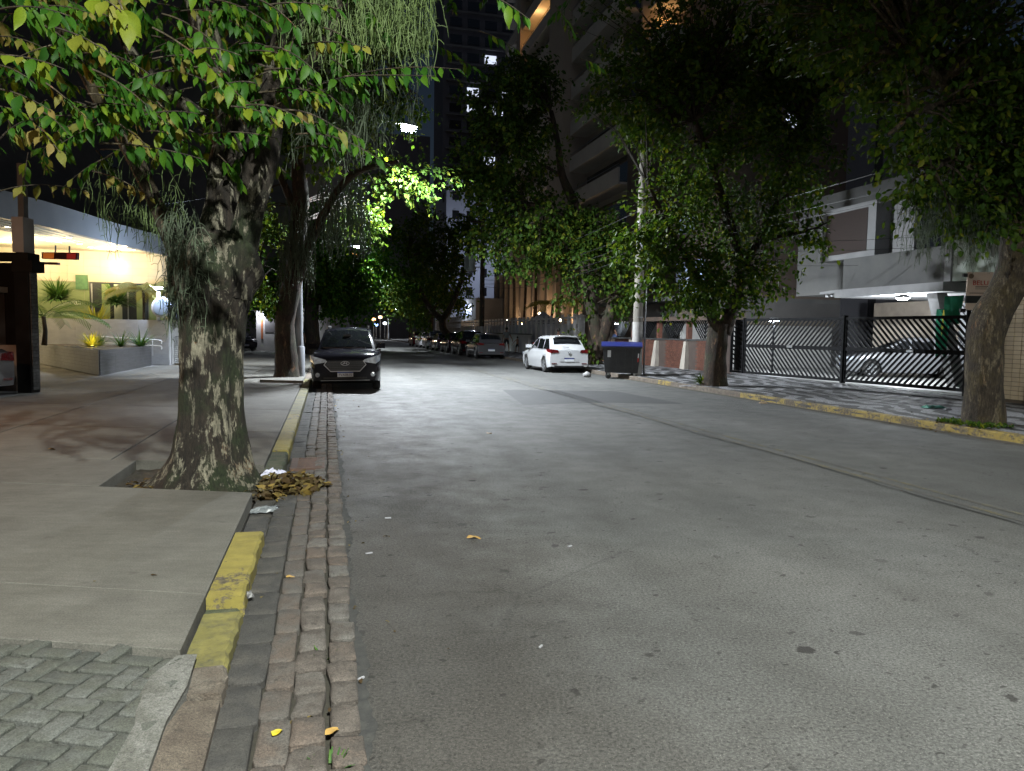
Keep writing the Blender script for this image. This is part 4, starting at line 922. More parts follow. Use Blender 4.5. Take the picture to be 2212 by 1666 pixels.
        b = MB(); b.add(pts + [(p[0] - .012 * (1 if i in (0, 1, 4, 5) else .3), p[1] + sg * .006 * (0 if i in (0, 5) else 1), p[2]) for i, p in enumerate(pts)], [(0, 1, 4, 5), (1, 2, 3, 4), (6, 7, 10, 11), (7, 8, 9, 10), (0, 5, 11, 6), (0, 6, 7, 1), (1, 7, 8, 2), (2, 8, 9, 3), (3, 9, 10, 4), (4, 10, 11, 5)])
        b.build('tail_light', RLENS, t, local=True)
        panel('reflector', [(Rr, sg * wrr * .66, .36), (Rr, sg * wrr * .92, .36), (Rr, sg * wrr * .92, .40), (Rr, sg * wrr * .66, .40)], RLENS)
    bz = spec.get('pz', (.42, .50))
    if plate or detail:
        # plates front and rear
        for fr in (1, -1):
            x = h + .014 if fr > 0 else -h - .014; z = bz[0] if fr > 0 else bz[1]
            mp = MB().box(min(x, x + fr * .008), max(x, x + fr * .008), -.20, .20, z - .065, z + .065).build('number_plate', PLATE, t, local=True)
            MB().box(min(x + fr * .009, x + fr * .011), max(x + fr * .009, x + fr * .011), -.198, .198, z + .035, z + .064).build('blue_strip', PBLUE, mp, local=True)
            if plate and fr > 0:
                M = Matrix.Translation((x + .012, 0, z - .015)) @ Matrix(((0, 0, 1, 0), (1, 0, 0, 0), (0, 1, 0, 0), (0, 0, 0, 1)))
                text('plate_letters', plate, .088, DARKTXT, mp, M, .001)
    return t, dict(h=h, w=w, F=F_, R=Rr, wf=wf, wr=wrr)
SUV = dict(L=4.27, W=1.80, H=1.64, belt=1.06, xf=1.32, xr=-1.27, R=.345, clr=.22, hood=[(-2.14, .98), (-2.0, 1.04), (-.9, 1.06), (1.0, 1.06), (1.55, 1.04), (1.95, .97), (2.09, .89), (2.14, .80)], cab=(-2.0, -1.55, .25, 1.12, 1.62), hl=((.74, .93), (.80, 1.0)), pill=[-.85, -.02], spokes=5, rim=METAL, pz=(.45, .70))
HATCH = dict(L=4.06, W=1.75, H=1.48, belt=.93, xf=1.22, xr=-1.34, R=.315, clr=.19, hatch=1, hood=[(-2.03, .90), (-1.9, .95), (-.8, .94), (.8, .92), (1.3, .88), (1.75, .80), (1.97, .71), (2.03, .63)], cab=(-1.93, -1.42, .15, 1.02, 1.47), hl=((.60, .75), (.80, .96)), pill=[-.9, -.1], spokes=5, pz=(.38, .53))
SEDAN = dict(L=4.35, W=1.72, H=1.46, belt=.92, xf=1.28, xr=-1.32, R=.31, clr=.18, hood=[(-2.17, .90), (-2.05, .97), (-1.3, .97), (.8, .92), (1.4, .86), (1.9, .76), (2.12, .68), (2.17, .60)], cab=(-1.55, -.95, .15, 1.05, 1.44), hl=((.58, .74), (.74, .92)), pill=[-.85, -.05], spokes=7, pz=(.38, .60))
# ---- black SUV facing the camera at the left kerb
BLK = paint('black_paint', (.012, .012, .016)); WHT = paint('white_car_paint', (.46, .47, .48), .3); SIL = paint('silver_paint', (.17, .175, .185), .28)
su, inf = make_car('parked_suv', 'black SUV parked at the left kerb facing the viewer, chrome rimmed hexagonal grille', 'suv', SUV, BLK, S(21.75, .62, 0), STREET + math.pi - .07, plate='FVA0B15'); su.rotation_euler.x = rad(1.2)
h = inf['F']
hexo = [(.46, .80), (.53, .70), (.37, .53), (-.37, .53), (-.53, .70), (-.46, .80)]
gr = MB().slab([(h, y, z) for y, z in hexo], (.01, 0, 0)).build('grille', BLACK, su, local=True)
for z in (.575, .62, .665, .71, .755): k = float(np.interp(z, [.53, .70, .80], [.36, .52, .45])); MB().box(h + .011, h + .018, -k, k, z, z + .016).build('grille_bar', mat('grille_grey', (.05, .05, .055), None, 5, .3), gr, local=True)
MB().tube([(h + .022, y, z) for y, z in hexo[:4] + hexo[4:]], .013, 6).build('grille_rim', mat('satin_trim', (.62, .63, .65), None, 4, .45, metal=.25), su, local=True)
bd = MB().tube([(h + .03, .105 * math.cos(a), .735 + .052 * math.sin(a)) for a in np.linspace(0, 2 * math.pi, 21)], .007, 6)
for s_ in (-1, 1): bd.tube([(h + .03, s_ * .062 - .012, .70), (h + .03, s_ * .038 + .0, .735), (h + .03, s_ * .030 + .022, .770)], .009, 6)
bd.tube([(h + .03, -.04, .727), (h + .03, .0, .742), (h + .03, .04, .742)], .008, 6); bd.build('badge', mat('satin_trim', (.62, .63, .65)), su, local=True)
for s_ in (-1, 1):
    MB().lathe([(.06, 0), (.055, .015), (.03, .02)], (0, 0, 0), 12, Matrix.Translation((h - .008, s_ * .70, .44)) @ Matrix.Rotation(rad(90), 4, 'Y')).build('fog_lamp', HLENS, su, local=True)
    MB().bar((-1.3, s_ * .56, 1.70), (.15, s_ * .57, 1.70), .035).bar((-1.3, s_ * .56, 1.64), (-1.3, s_ * .56, 1.70), .035).bar((.15, s_ * .57, 1.63), (.15, s_ * .57, 1.70), .035).build('roof_rail', METAL, su, local=True)
MB().box(h - .002, h + .006, -.62, .62, .285, .30).build('bumper_trim', METAL, su, local=True)
MB().box(h - .004, h + .004, -.55, .55, .33, .375).build('air_intake', mat('intake_grey', (.004, .004, .004), None, 5, .6), su, local=True)
MB().bar((1.16, .5, 1.10), (1.04, -.1, 1.12), .02).bar((1.16, -.1, 1.10), (1.04, -.62, 1.12), .02).build('wiper', BLACK, su, local=True)
MB().box(.62, .66, -.10, .10, 1.42, 1.48).build('rear_view_mirror', BLACK, su, local=True)
# ---- white hatchback
wc, inf = make_car('parked_hatchback', 'white hatchback parked at the right kerb just beyond the waste container, seen from behind', 'car', HATCH, WHT, S(30.4, 9.42, 0), STREET + .02)
h = inf['R']
MB().slab([(h, -.40, .46), (h, .40, .46), (h, .34, .60), (h, -.34, .60)], (-.008, 0, 0)).build('plate_recess', mat('recess', (.45, .46, .47), None, 4, .4), wc, local=True)
MB().box(h - .012, h - .002, -.22, .22, .575, .61).build('plate_lamp_bar', BLACK, wc, local=True)
bd = MB().tube([(h - .012, .058 * math.cos(a), .80 + .058 * math.sin(a)) for a in np.linspace(0, 2 * math.pi, 17)], .006, 6).tube([(h - .012, -.036, .836), (h - .012, -.014, .765), (h - .012, 0, .80), (h - .012, .014, .765), (h - .012, .036, .836)], .006, 5)
bd.build('badge', CHROME, wc, local=True)
MB().box(h - .004, h + .05, -.62, .62, .24, .30).build('rear_diffuser', BLACK, wc, local=True)
MB().box(-1.62, -1.40, -.48, .48, 1.475, 1.50).build('roof_spoiler', WHT, wc, local=True)
MB().tube([(-1.95, .0, 1.03), (-1.93, .26, 1.05)], .010, 5).build('rear_wiper', BLACK, wc, local=True)
# ---- cars in the row beyond
rowcars = [
 (45.2, HATCH, 'dark_grey_paint', (.05, .05, .055), 'nearest dark hatchback of the far right row, beside the walking man', 1),
 (50.8, SUV, 'black_paint_glossy', (.012, .012, .013), 'tall black car right behind the dark hatchback in the far row', 1),
 (56.3, HATCH, 'black_red_paint', (.02, .014, .018), 'black car with red reflections, third in the far row', 0),
 (61.9, SEDAN, 'purple_grey_paint', (.08, .07, .10), 'purplish grey car, fourth in the far row', 0),
 (67.5, SUV, 'blue_grey_paint', (.12, .13, .14), 'grey car in front of the small white one in the far row', 0),
 (73.2, HATCH, 'white_pearl_paint', (.6, .6, .62), 'small white car near the far end of the parked row', 0),
 (79.4, HATCH, 'dark_red_paint', (.10, .012, .016), 'dark red car farthest in the parked row', 0)]
for u, spc, pn, pc, lb, dt in rowcars:
    make_car('parked_car', lb, 'car', spc, paint(pn, pc), S(u, 9.5, 0), STREET + random.uniform(-.015, .015), 'cars parked nose to tail along the right kerb', detail=dt)
make_car('parked_car', 'pale hatchback behind the diagonal slats of the black gate', 'car', dict(SEDAN, hatch=1), SIL, (14.55, 27.6, .17), math.atan2(-.22, 1) + math.pi)
make_car('parked_car', 'dark car parked inside the left forecourt next to the lit guard booth', 'car', SEDAN, BLK, (-18.6, 49.5, .14), rad(-50))
make_car('parked_car', 'dark silver sedan cut off by the left picture edge, beside the black pillar', 'car', SEDAN, paint('dark_silver_paint', (.10, .105, .115)), (-12.25, 14.35, .14), rad(172), detail=1)
make_car('parked_car', 'dark car parked on the left kerb far behind the black SUV', 'car', SUV, BLK, S(88, .85, 0), STREET + math.pi, detail=0)

# ---- waste container
wb_ = thing('waste_container', 'big black wheeled waste container with a blue lid at the right kerb', 'waste container', (3.93, 26.75, 0), -.12)
BIN = mat('bin_black', (.018, .019, .022), (.03, .03, .032), 6, .45, .2, 30); BLUE = mat('bin_blue', (.010, .016, .12), (.012, .018, .09), 5, .5)
b = MB(); bt_ = [(-.58, -.36, .22), (.58, -.36, .22), (.58, .36, .22), (-.58, .36, .22)]; tp_ = [(-.68, -.50, 1.18), (.68, -.50, 1.18), (.68, .50, 1.18), (-.68, .50, 1.18)]
b.hexa(bt_, tp_)
for x in (-.42, -.15, .15, .42): b.hexa([(x - .03, -.385, .25), (x + .03, -.385, .25), (x + .03, -.30, .25), (x - .03, -.30, .25)], [(x - .03, -.53, 1.12), (x + .03, -.53, 1.12), (x + .03, -.40, 1.12), (x - .03, -.40, 1.12)])
b.box(-.71, .71, -.53, .53, 1.10, 1.18); b.build('body', BIN, wb_, local=True)
b = MB(); vs = []
for i in range(9):
    y = -.56 + 1.12 * i / 8; z = 1.185 + .14 * math.sin(math.pi * i / 8) ** .8
    vs += [(-.72, y, z), (.72, y, z)]
b.add(vs + [(-.72, -.56, 1.15), (.72, -.56, 1.15), (-.72, .56, 1.15), (.72, .56, 1.15)], [(2 * i, 2 * i + 1, 2 * i + 3, 2 * i + 2) for i in range(8)] + [(18, 19, 1, 0), tuple([18] + [2 * i for i in range(9)] + [20])[::-1], tuple([19] + [2 * i + 1 for i in range(9)] + [21]), (20, 16, 17, 21)])
b.build('lid', BLUE, wb_, local=True)
for sx in (-.46, .46):
    for sy in (-.28, .28):
        wh = MB().lathe([(.09, -.025), (.10, -.018), (.10, .018), (.09, .025)], (sx, sy, .10), 14, Matrix.Rotation(rad(90), 4, 'X')).build('wheel', RUB, wb_, smooth=40, local=True)
        MB().box(sx - .03, sx + .05, sy - .04, sy + .04, .13, .23).build('wheel_fork', METAL, wh, local=True)
MB().slab([(-.50, -.468, .78), (-.38, -.468, .78), (-.38, -.510, 1.02), (-.50, -.510, 1.02)], (0, -.006, 0)).build('white_sticker', WHITE, wb_, local=True)
MB().slab([(.555, -.448, .62), (.595, -.448, .62), (.60, -.471, .76), (.56, -.471, .76)], (0, -.014, 0)).build('red_strip', mat('strip_red', (.5, .02, .01), None, 4, .4), wb_, local=True)
MB().slab([(.56, -.472, .765), (.60, -.472, .765), (.61, -.498, .92), (.57, -.498, .92)], (0, -.014, 0)).build('white_strip', WHITE, wb_, local=True)
tag(MB().lathe([(.10, 0), (.16, .05), (.15, .12), (.07, .18), (.03, .21)], (2.75, 27.2, 0.002), 10).build('rubbish_bag', mat('bag_grey', (.35, .35, .34), (.2, .2, .2), 12, .5, 1, 20, dist=.03), smooth=True), 'small pale rubbish bag lying between the white car and the container', 'rubbish bag')

# ---- utility poles and wires
up = thing('utility_pole', 'round concrete utility pole behind the waste container, white painted foot', 'utility pole', (4.55, 27.1, .12), group='utility poles on the right kerb')
b = MB().tube([(4.55, 27.1, 2.05), (4.58, 27.1, 6), (4.60, 27.1, 10.2)], [.18, .15, .115], 18); b.build('pole', POLEC, up, smooth=40)
MB().tube([(4.55, 27.1, .05), (4.55, 27.1, 2.05)], [.198, .186], 18).build('painted_foot', POLEW, up, smooth=40)
MB().tube([(4.80, 27.02, .1), (4.80, 27.02, 3), (4.83, 27.02, 6.2)], .033, 8).build('conduit', METAL, up, smooth=True)
for z in (2.2, 3.4, 4.05, 4.7, 5.6): MB().lathe([(.19 - .01 * z * .5, 0), (.195 - .01 * z * .5, .02), (.19 - .01 * z * .5, .04)], (4.56, 27.1, z), 14).build('strap', METAL, up)
MB().box(4.46, 4.60, 26.90, 26.94, 4.75, 4.95).build('small_box', WHITE, up)
p2 = S(52.6, 10.85, .12); tp = thing('utility_pole', 'dark utility pole carrying a grey transformer above the parked cars', 'utility pole', p2, group='utility poles on the right kerb')
MB().tube([(p2[0], p2[1], .1), (p2[0], p2[1], 2.0)], [.20, .19], 12).build('painted_foot', POLEW, tp, smooth=40)
MB().tube([(p2[0], p2[1], 2.0), (p2[0], p2[1], 11.5)], [.19, .13], 12).build('pole', BARK2, tp, smooth=40)
TR = mat('transformer_grey', (.34, .38, .36), (.26, .30, .28), 4, .5); c = (p2[0] - .85, p2[1] - .05, 5.95)
tf = MB().lathe([(.30, 0), (.32, .04), (.32, 1.08), (.34, 1.10), (.34, 1.16), (.15, 1.22)], c, 18).build('transformer', TR, tp, smooth=40)
for k in range(7): a = 3.0 + k * .22; MB().box(-.01, .01, 0, .14, .12, .98, Matrix.Translation((c[0] + .32 * math.cos(a), c[1] + .32 * math.sin(a), c[2])) @ Matrix.Rotation(a - math.pi / 2, 4, 'Z')).build('cooling_fin', TR, tf)
MB().box(c[0] + .3, p2[0] + .05, p2[1] - .08, p2[1], c[2] + .25, c[2] + .32).box(c[0] + .3, p2[0] + .05, p2[1] - .08, p2[1], c[2] + .85, c[2] + .92).build('bracket', METAL, tp)
for z in (8.2, 9.4): MB().box(p2[0] - .9, p2[0] + .9, p2[1] - .06, p2[1] + .06, z, z + .1).build('crossarm', BARK2, tp)
WIRE = mat('wire_black', (.02, .02, .022), None, 4, .6); WIREG = mat('wire_grey', (.02, .02, .02), None, 4, .5)
def wire(a, b_, sag, r=.012, m_=WIRE, n=14):
    a = Vector(a); b_ = Vector(b_); pts = [a.lerp(b_, i / n) - Vector((0, 0, 4 * sag * (i / n) * (1 - i / n))) for i in range(n + 1)]
    return MB().tube(pts, r, 5)
for i, (z, s_) in enumerate(((5.3, .35), (5.05, .5), (4.75, .4), (4.6, .6), (6.1, .4))):
    wire((4.6, 27.1, z), (p2[0], p2[1], z + .3), s_, .012).build('overhead_wire', WIRE, **dict(label=['upper', 'second', 'third', 'lowest', 'topmost'][i] + ' cable strung between the two utility poles on the right', cat='cable', group='cables between the poles'))
    if i < 3: wire((4.6, 27.1, z), (11.2 + .1 * i, 2, z + .2), s_, .005).build('overhead_wire', WIREG, **dict(label=['upper', 'second', 'third', 'lowest', 'topmost'][i] + ' cable running from the concrete pole towards the near right tree', cat='cable', group='cables over the right sidewalk'))
for i, (a, b_) in enumerate((((4.6, 27.1, 5.2), (14.5, 22.5, 4.9)), ((4.6, 27.1, 4.9), (14.5, 22.3, 4.55)), ((4.6, 27.1, 4.55), (14.4, 26, 4.3)), ((-6.6, 23, 6.4), (-14.5, 27, 5.9)))):
    wire(a, b_, .3, .007).build('service_wire', WIREG, label=['upper service wire from the concrete pole to the house', 'lower service wire from the concrete pole to the house', 'service wire ending at the balcony corner of the house', 'thin wire from the lamp post to the curved canopy'][i], cat='wire')
# ================================================================ LEFT: LIT ENTRANCE WITH CURVED CANOPY
def lp(x, y, Y): return P(x, y, Y)
rb = thing('entrance_building', 'building with a curved grey canopy, downlights and cream tiled entrance wall, far left', 'building', (-16.5, 30, .14))
edge = [(-14.2, 19.0), (-14.45, 21.2), (-14.6, 23.4), (-14.85, 25.8), (-15.05, 28.2), (-15.0, 30.4), (-14.75, 32.6)]
zb = [4.55, 4.6, 4.66, 4.70, 4.70, 4.68, 4.66]
b = MB(); n = len(edge)
V = []
for (x, y), z in zip(edge, zb): V += [(x, y, z), (x, y, z + .78), (x - .22, y, z + .78), (x - .22, y, z)]
b.add(V, [(4 * i + k, 4 * (i + 1) + k, 4 * (i + 1) + (k + 1) % 4, 4 * i + (k + 1) % 4) for i in range(n - 1) for k in range(4)] + [(0, 1, 2, 3), tuple(4 * (n - 1) + k for k in (3, 2, 1, 0))])
b.build('canopy_fascia', mat('fascia_grey', (.24, .26, .28), (.20, .22, .24), 1, .6), rb, smooth=35)
ceil_ = [(x - .22, y) for x, y in edge] + [(-26, 34), (-26, 19)]
MB().slab([(p[0], p[1], 4.72) for p in ceil_], (0, 0, .3)).build('canopy_ceiling', mat('ceiling_cream', (.72, .66, .50), (.68, .62, .46), 1, .7), rb)
for k in range(5):
    off = .35 + k * .34
    MB().tube([(x - .22 - off, y, z + .04 - k * .01) for (x, y), z in zip(edge[:5], zb)], .035, 4).build('ceiling_groove', mat('groove_strip', (.55, .50, .38), None, 3, .5), rb)
# tiled back wall: cream above, pale green below, each tile course block a piece
back = [(-24, 28.6), (-18.0, 30.9), (-14.95, 32.2)]
def wall_seg(a, b_, z0, z1, m_, nm, par, th=.2, back_=True):
    d = Vector((b_[0] - a[0], b_[1] - a[1], 0)).normalized(); nrm = Vector((-d.y, d.x, 0)) * th
    return MB().slab([(a[0], a[1], z0), (b_[0], b_[1], z0), (b_[0], b_[1], z1), (a[0], a[1], z1)], nrm).build(nm, m_, par)
JOINT = mat('tile_joint', (.42, .38, .28), None, 3, .7)
wall_seg(back[0], back[2], .1, 4.72, JOINT, 'wall', rb)
d = Vector((back[2][0] - back[0][0], back[2][1] - back[0][1], 0)); Ld = d.length; d.normalize(); nr = Vector((d.y, -d.x, 0))
nt = int(Ld / .6); tl = []
meT = {}
for (z0, z1, m_, key) in ((1.5, 3.42, PGREEN, 'g'), (3.44, 4.70, CREAM, 'c')):
    hh = (z1 - z0) / (4 if key == 'c' else 5)
    me = MB().box(0, .592, 0, .012, 0, hh - .008).build('wall_tile', m_, rb, local=True).data
    bpy.data.objects.remove([o for o in rb.children if o.data == me][0])
    for i in range(nt):
        for j in range(4 if key == 'c' else 5):
            p = Vector((back[0][0], back[0][1], 0)) + d * (i * .6) + nr * .014
            if p.x + .3 > -17.1 + 2.6 and False: continue
            tt = (i * .6)
            if key == 'g' and Ld - 2.9 < tt < Ld - .9: continue   # doorway
            inst('wall_tile', me, rb, (p.x, p.y, z0 + j * hh), (0, 0, math.atan2(d.y, d.x)))
# glass doors
def along(s_, z, o=.03): p = Vector((back[0][0], back[0][1], 0)) + d * s_ + nr * o; return (p.x, p.y, z)
MB().slab([along(Ld - 2.95, 1.2), along(Ld - .75, 1.2), along(Ld - .75, 3.42), along(Ld - 2.95, 3.42)], nr * .02).build('door_opening', mat('door_dark', (.02, .025, .03), None, 3, .3), rb)
for i, (s0, s1, m_) in enumerate(((Ld - 2.5, Ld - 2.2, PGREEN), (Ld - 2.05, Ld - 1.75, mat('door_pale', (.45, .5, .38), None, 3, .4)), (Ld - 1.2, Ld - .95, PGREEN), (Ld - 2.9, Ld - 2.84, METAL), (Ld - 1.55, Ld - 1.50, METAL))):
    MB().slab([along(s0, 1.25, .06), along(s1, 1.25, .06), along(s1, 3.36, .06), along(s0, 3.36, .06)], nr * .02).build('door_panel' if i < 3 else 'door_frame', m_, rb)
MB().slab([along(Ld - 3.45, 3.1, .03), along(Ld - 3.0, 3.1, .03), along(Ld - 3.0, 3.7, .03), along(Ld - 3.45, 3.7, .03)], nr * .03).build('notice_board', mat('board_green', (.05, .14, .06), (.08, .2, .08), 8, .5), rb)
wall_seg((-24, 28.6), (-24, 19), .1, 4.7, CREAM, 'side_wall', rb, -.2)
# downlights
for (x, y) in ((41, 513), (107, 520), (149, 513), (172, 527), (196, 534), (249, 524), (269, 532), (287, 540), (18, 490), (60, 470)):
    r_ = ray(x, y); tt = (4.70 - CAM_H) / r_[2]; p = (r_[0] * tt, r_[1] * tt, 4.70)
    if p[0] > -14.9 or p[1] > 33: continue
    q = MB().lathe([(.12, .0), (.12, .018)], (p[0], p[1], 4.695), 14).build('downlight', METAL, rb); MB().lathe([(.09, 0), (.09, .006)], (p[0], p[1], 4.687), 14).build('lens', E_DOWN, q)
for p in ((-18.5, 24.5), (-16.8, 27.5), (-19, 28.2), (-16.3, 30.3)):
    lamp('POINT', (p[0], p[1], 4.2), 215, (1, .76, .42), .15, parent=rb)
# hanging sign, canopy column
hs = thing('hanging_sign', 'dark red and orange sign box hanging under the curved canopy', 'sign', (-14.6, 22.5, 3.6))
MB().slab([lp(90, 545, 23), lp(167, 546, 23), lp(166, 561, 23), lp(90, 559, 23)], (0, .12, 0)).build('sign_box', mat('sign_maroon', (.12, .03, .02), None, 4, .5), hs)
MB().slab([lp(93, 547, 22.97), lp(116, 547, 22.97), lp(115, 559, 22.97), lp(93, 558, 22.97)], (0, .02, 0)).build('orange_panel', emis('sign_orange', (.8, .2, .03), .35), hs)
MB().slab([lp(144, 548, 22.97), lp(163, 548, 22.97), lp(162, 560, 22.97), lp(144, 559, 22.97)], (0, .02, 0)).build('red_panel', emis('sign_red', (.5, .03, .02), .3), hs)
MB().slab([lp(90, 566, 22.9), lp(125, 567, 22.9), lp(125, 572, 22.9), lp(90, 571, 22.9)], (0, .12, 0)).build('lower_board', mat('sign_maroon', (.12, .03, .02)), hs)
MB().bar(lp(120, 530, 23), lp(120, 546, 23), .03).bar(lp(150, 532, 23), lp(150, 547, 23), .03).build('hanger', METAL, hs)
# black portal at the left edge with white box, brick pillar
pt = thing('portal_frame', 'black tiled portal pillar and header at the left picture edge', 'portal', (-10.4, 15.9, .14))
BT = mat('black_tile', (.006, .006, .006), (.010, .009, .009), 3, .4, spec=.15)
b = MB(); b.box(-10.62, -10.32, 15.85, 16.15, .14, 2.95).build('pillar', BT, pt)
for k in range(34):
    z = .2 + k * .078; MB().box(-10.335, -10.30, 15.90, 16.13, z, z + .068).build('tile_strip', mat('strip_tile', (.05, .05, .05), (.10, .10, .10), 8, .2), pt)
MB().box(-12.6, -10.28, 15.80, 16.2, 2.96, 3.12).box(-10.62, -10.18, 15.78, 16.2, 2.72, 2.958).build('header', mat('header_brown', (.012, .011, .010), None, 3, .8, spec=.1), pt)
MB().box(-12.6, -10.63, 16.5, 16.6, .9, 2.96).build('dark_panel', mat('panel_black', (.006, .005, .005), (.008, .006, .006), 1, .8, spec=.1), pt)
MB().box(-11.4, -10.75, 16.3, 16.45, .14, 1.15).build('beige_box', mat('box_beige', (.22, .16, .12), (.17, .12, .09), 2, .8), pt)
MB().box(-10.56, -10.32, 15.74, 16.1, 3.125, 3.86).build('white_box', mat('box_white', (.26, .25, .24), None, 2, .7), pt)
MB().box(-10.52, -10.40, 15.9, 16.05, 3.87, 5.0).build('post', mat('post_grey', (.08, .08, .075), None, 2, .7), pt)
bp = thing('brick_pillar', 'brick pillar at the left picture edge behind the silver sedan', 'pillar', (-12.3, 16.2, .14))
MB().box(-13.6, -11.28, 16.1, 16.5, .14, 2.3).build('core', mat('brick_joint', (.08, .06, .05), None, 4, .9), bp)
BR = mat('brick_red', (.15, .058, .035), (.10, .04, .026), 9, .85, .4, 60, rnd=.35)
meb = MB().box(0, .23, 0, .03, 0, .062).build('tmp', BR, None, local=True); mb_ = meb.data; bpy.data.objects.remove(meb)
for r_ in range(30):
    for k in range(6): inst('brick', mb_, bp, (-12.72 + k * .24 - (.12 if r_ % 2 else 0), 16.068, .16 + r_ * .0715))
MB().box(-13.7, -11.2, 16.0, 16.55, 2.3, 2.42).build('cap', mat('cap_stone', (.3, .27, .22), None, 3, .8), bp)

# planter with uplight and plants
pl = thing('planter', 'low white tiled planter with a dark right face on the left forecourt', 'planter', (-13.0, 24.5, .14))
PC = [(-12.11, 21.7), (-13.6, 27.9), (-19.4, 27.9), (-18.3, 24.6)]
PB_ = [(-12.11, 21.7), (-13.62, 27.9), (-19.5, 29.3), (-18.15, 28.25)]
outer = [(-12.11, 21.7), (-13.62, 27.9), (-17.6, 29.0), (-17.9, 28.0)]
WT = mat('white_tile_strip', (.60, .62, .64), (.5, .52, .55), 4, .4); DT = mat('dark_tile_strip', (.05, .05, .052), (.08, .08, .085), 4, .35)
def face_strips(a, b_, z0, z1, nrow, m_, par, nm, ncol=1):
    d_ = Vector((b_[0] - a[0], b_[1] - a[1], 0)); l_ = d_.length; d_.normalize(); nn = Vector((d_.y, -d_.x, 0)) * .02
    for r_ in range(nrow):
        za = z0 + (z1 - z0) * r_ / nrow; zc = z0 + (z1 - z0) * (r_ + 1) / nrow - .008
        for c_ in range(ncol):
            p = Vector((a[0], a[1], 0)) + d_ * (l_ * c_ / ncol + .003); q_ = Vector((a[0], a[1], 0)) + d_ * (l_ * (c_ + 1) / ncol - .003)
            MB().slab([(p.x, p.y, za), (q_.x, q_.y, za), (q_.x, q_.y, zc), (p.x, p.y, zc)], nn).build(nm, m_, par)
MB().prism([(x, y) for x, y in outer], .14, .84).build('body', mat('planter_core', (.3, .3, .3), None, 3, .8), pl)
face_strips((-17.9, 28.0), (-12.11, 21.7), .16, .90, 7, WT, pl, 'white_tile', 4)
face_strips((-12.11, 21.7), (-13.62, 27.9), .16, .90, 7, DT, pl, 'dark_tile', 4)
MB().prism([(-12.3, 22.3), (-13.75, 27.7), (-17.4, 28.7), (-17.6, 28.0)], .84, .88).build('planter_soil', SOIL, pl)
GR = leaf_mat('blade_green', [(0, (.05, .12, .03)), (1, (.10, .18, .04)), (.5, (.04, .10, .03))], .5, .25); GRY = leaf_mat('blade_yellow', [(0, (.30, .32, .04)), (1, (.42, .38, .06))], .5, .3)
def grass_tuft(label, p, n, l, m_, spread=.9, w=.018, cat='plant', name='tufted_plant', arch=.6, group=None, nl_=5):
    V = []; F = []
    for i in range(n):
        a = random.uniform(0, 2 * math.pi); e = random.uniform(.25, 1.25); L_ = l * random.uniform(.6, 1.1); q = Vector(p) + Vector((math.cos(a), math.sin(a), 0)) * .04
        d_ = Vector((math.cos(a) * math.cos(e), math.sin(a) * math.cos(e), math.sin(e))); s_ = Vector((-math.sin(a), math.cos(a), 0)); b0 = len(V)
        for k in range(nl_ + 1):
            ww = w * (1 - (k / nl_) ** 2) + .002; V += [tuple(q - s_ * ww), tuple(q + s_ * ww)]
            q = q + d_ * (L_ / nl_); d_ = (d_ + Vector((0, 0, -arch / nl_))).normalized()
        F += [(b0 + 2 * k, b0 + 2 * k + 1, b0 + 2 * k + 3, b0 + 2 * k + 2) for k in range(nl_)]
    return tag(MB().add(V, F).build(name, m_), label, cat, group)
grass_tuft('bright yellow lit tuft over the ground spotlight in the planter', (-14.15, 24.9, .88), 150, .62, GRY)
grass_tuft('dark spiky tuft in the right half of the planter', (-13.35, 26.6, .88), 130, .8, GR, w=.014)
grass_tuft('dark tuft between the lit plant and the spiky one', (-13.9, 26.3, .88), 90, .7, GR, w=.012)
grass_tuft('low grey tuft at the back of the planter', (-15.0, 26.9, .88), 90, .6, GR, w=.012)
grass_tuft('yellow striped bushy plant in front of the green wall', (-16.6, 29.6, 1.5), 140, 1.15, GRY, w=.03)
for i, (x, y, z, lb) in enumerate(((-19.6, 28.4, 2.3, 'fan palm with finely cut leaves against the cream wall'), (-18.0, 29.4, 2.2, 'small fan palm left of the green notice board'), (-16.2, 30.4, 2.1, 'fan palm beside the glass doors'), (-20.5, 27.5, 1.9, 'dark fan palm behind the black pillar'))):
    grass_tuft(lb, (x, y, z + .35), 380, 1.1, GR, w=.028, arch=1.0, name='fan_palm', group='fan palms by the entrance'); MB().tube([(x, y, .2), (x + .03, y, z)], .04, 6).build('stem', BARK2, None) if False else None
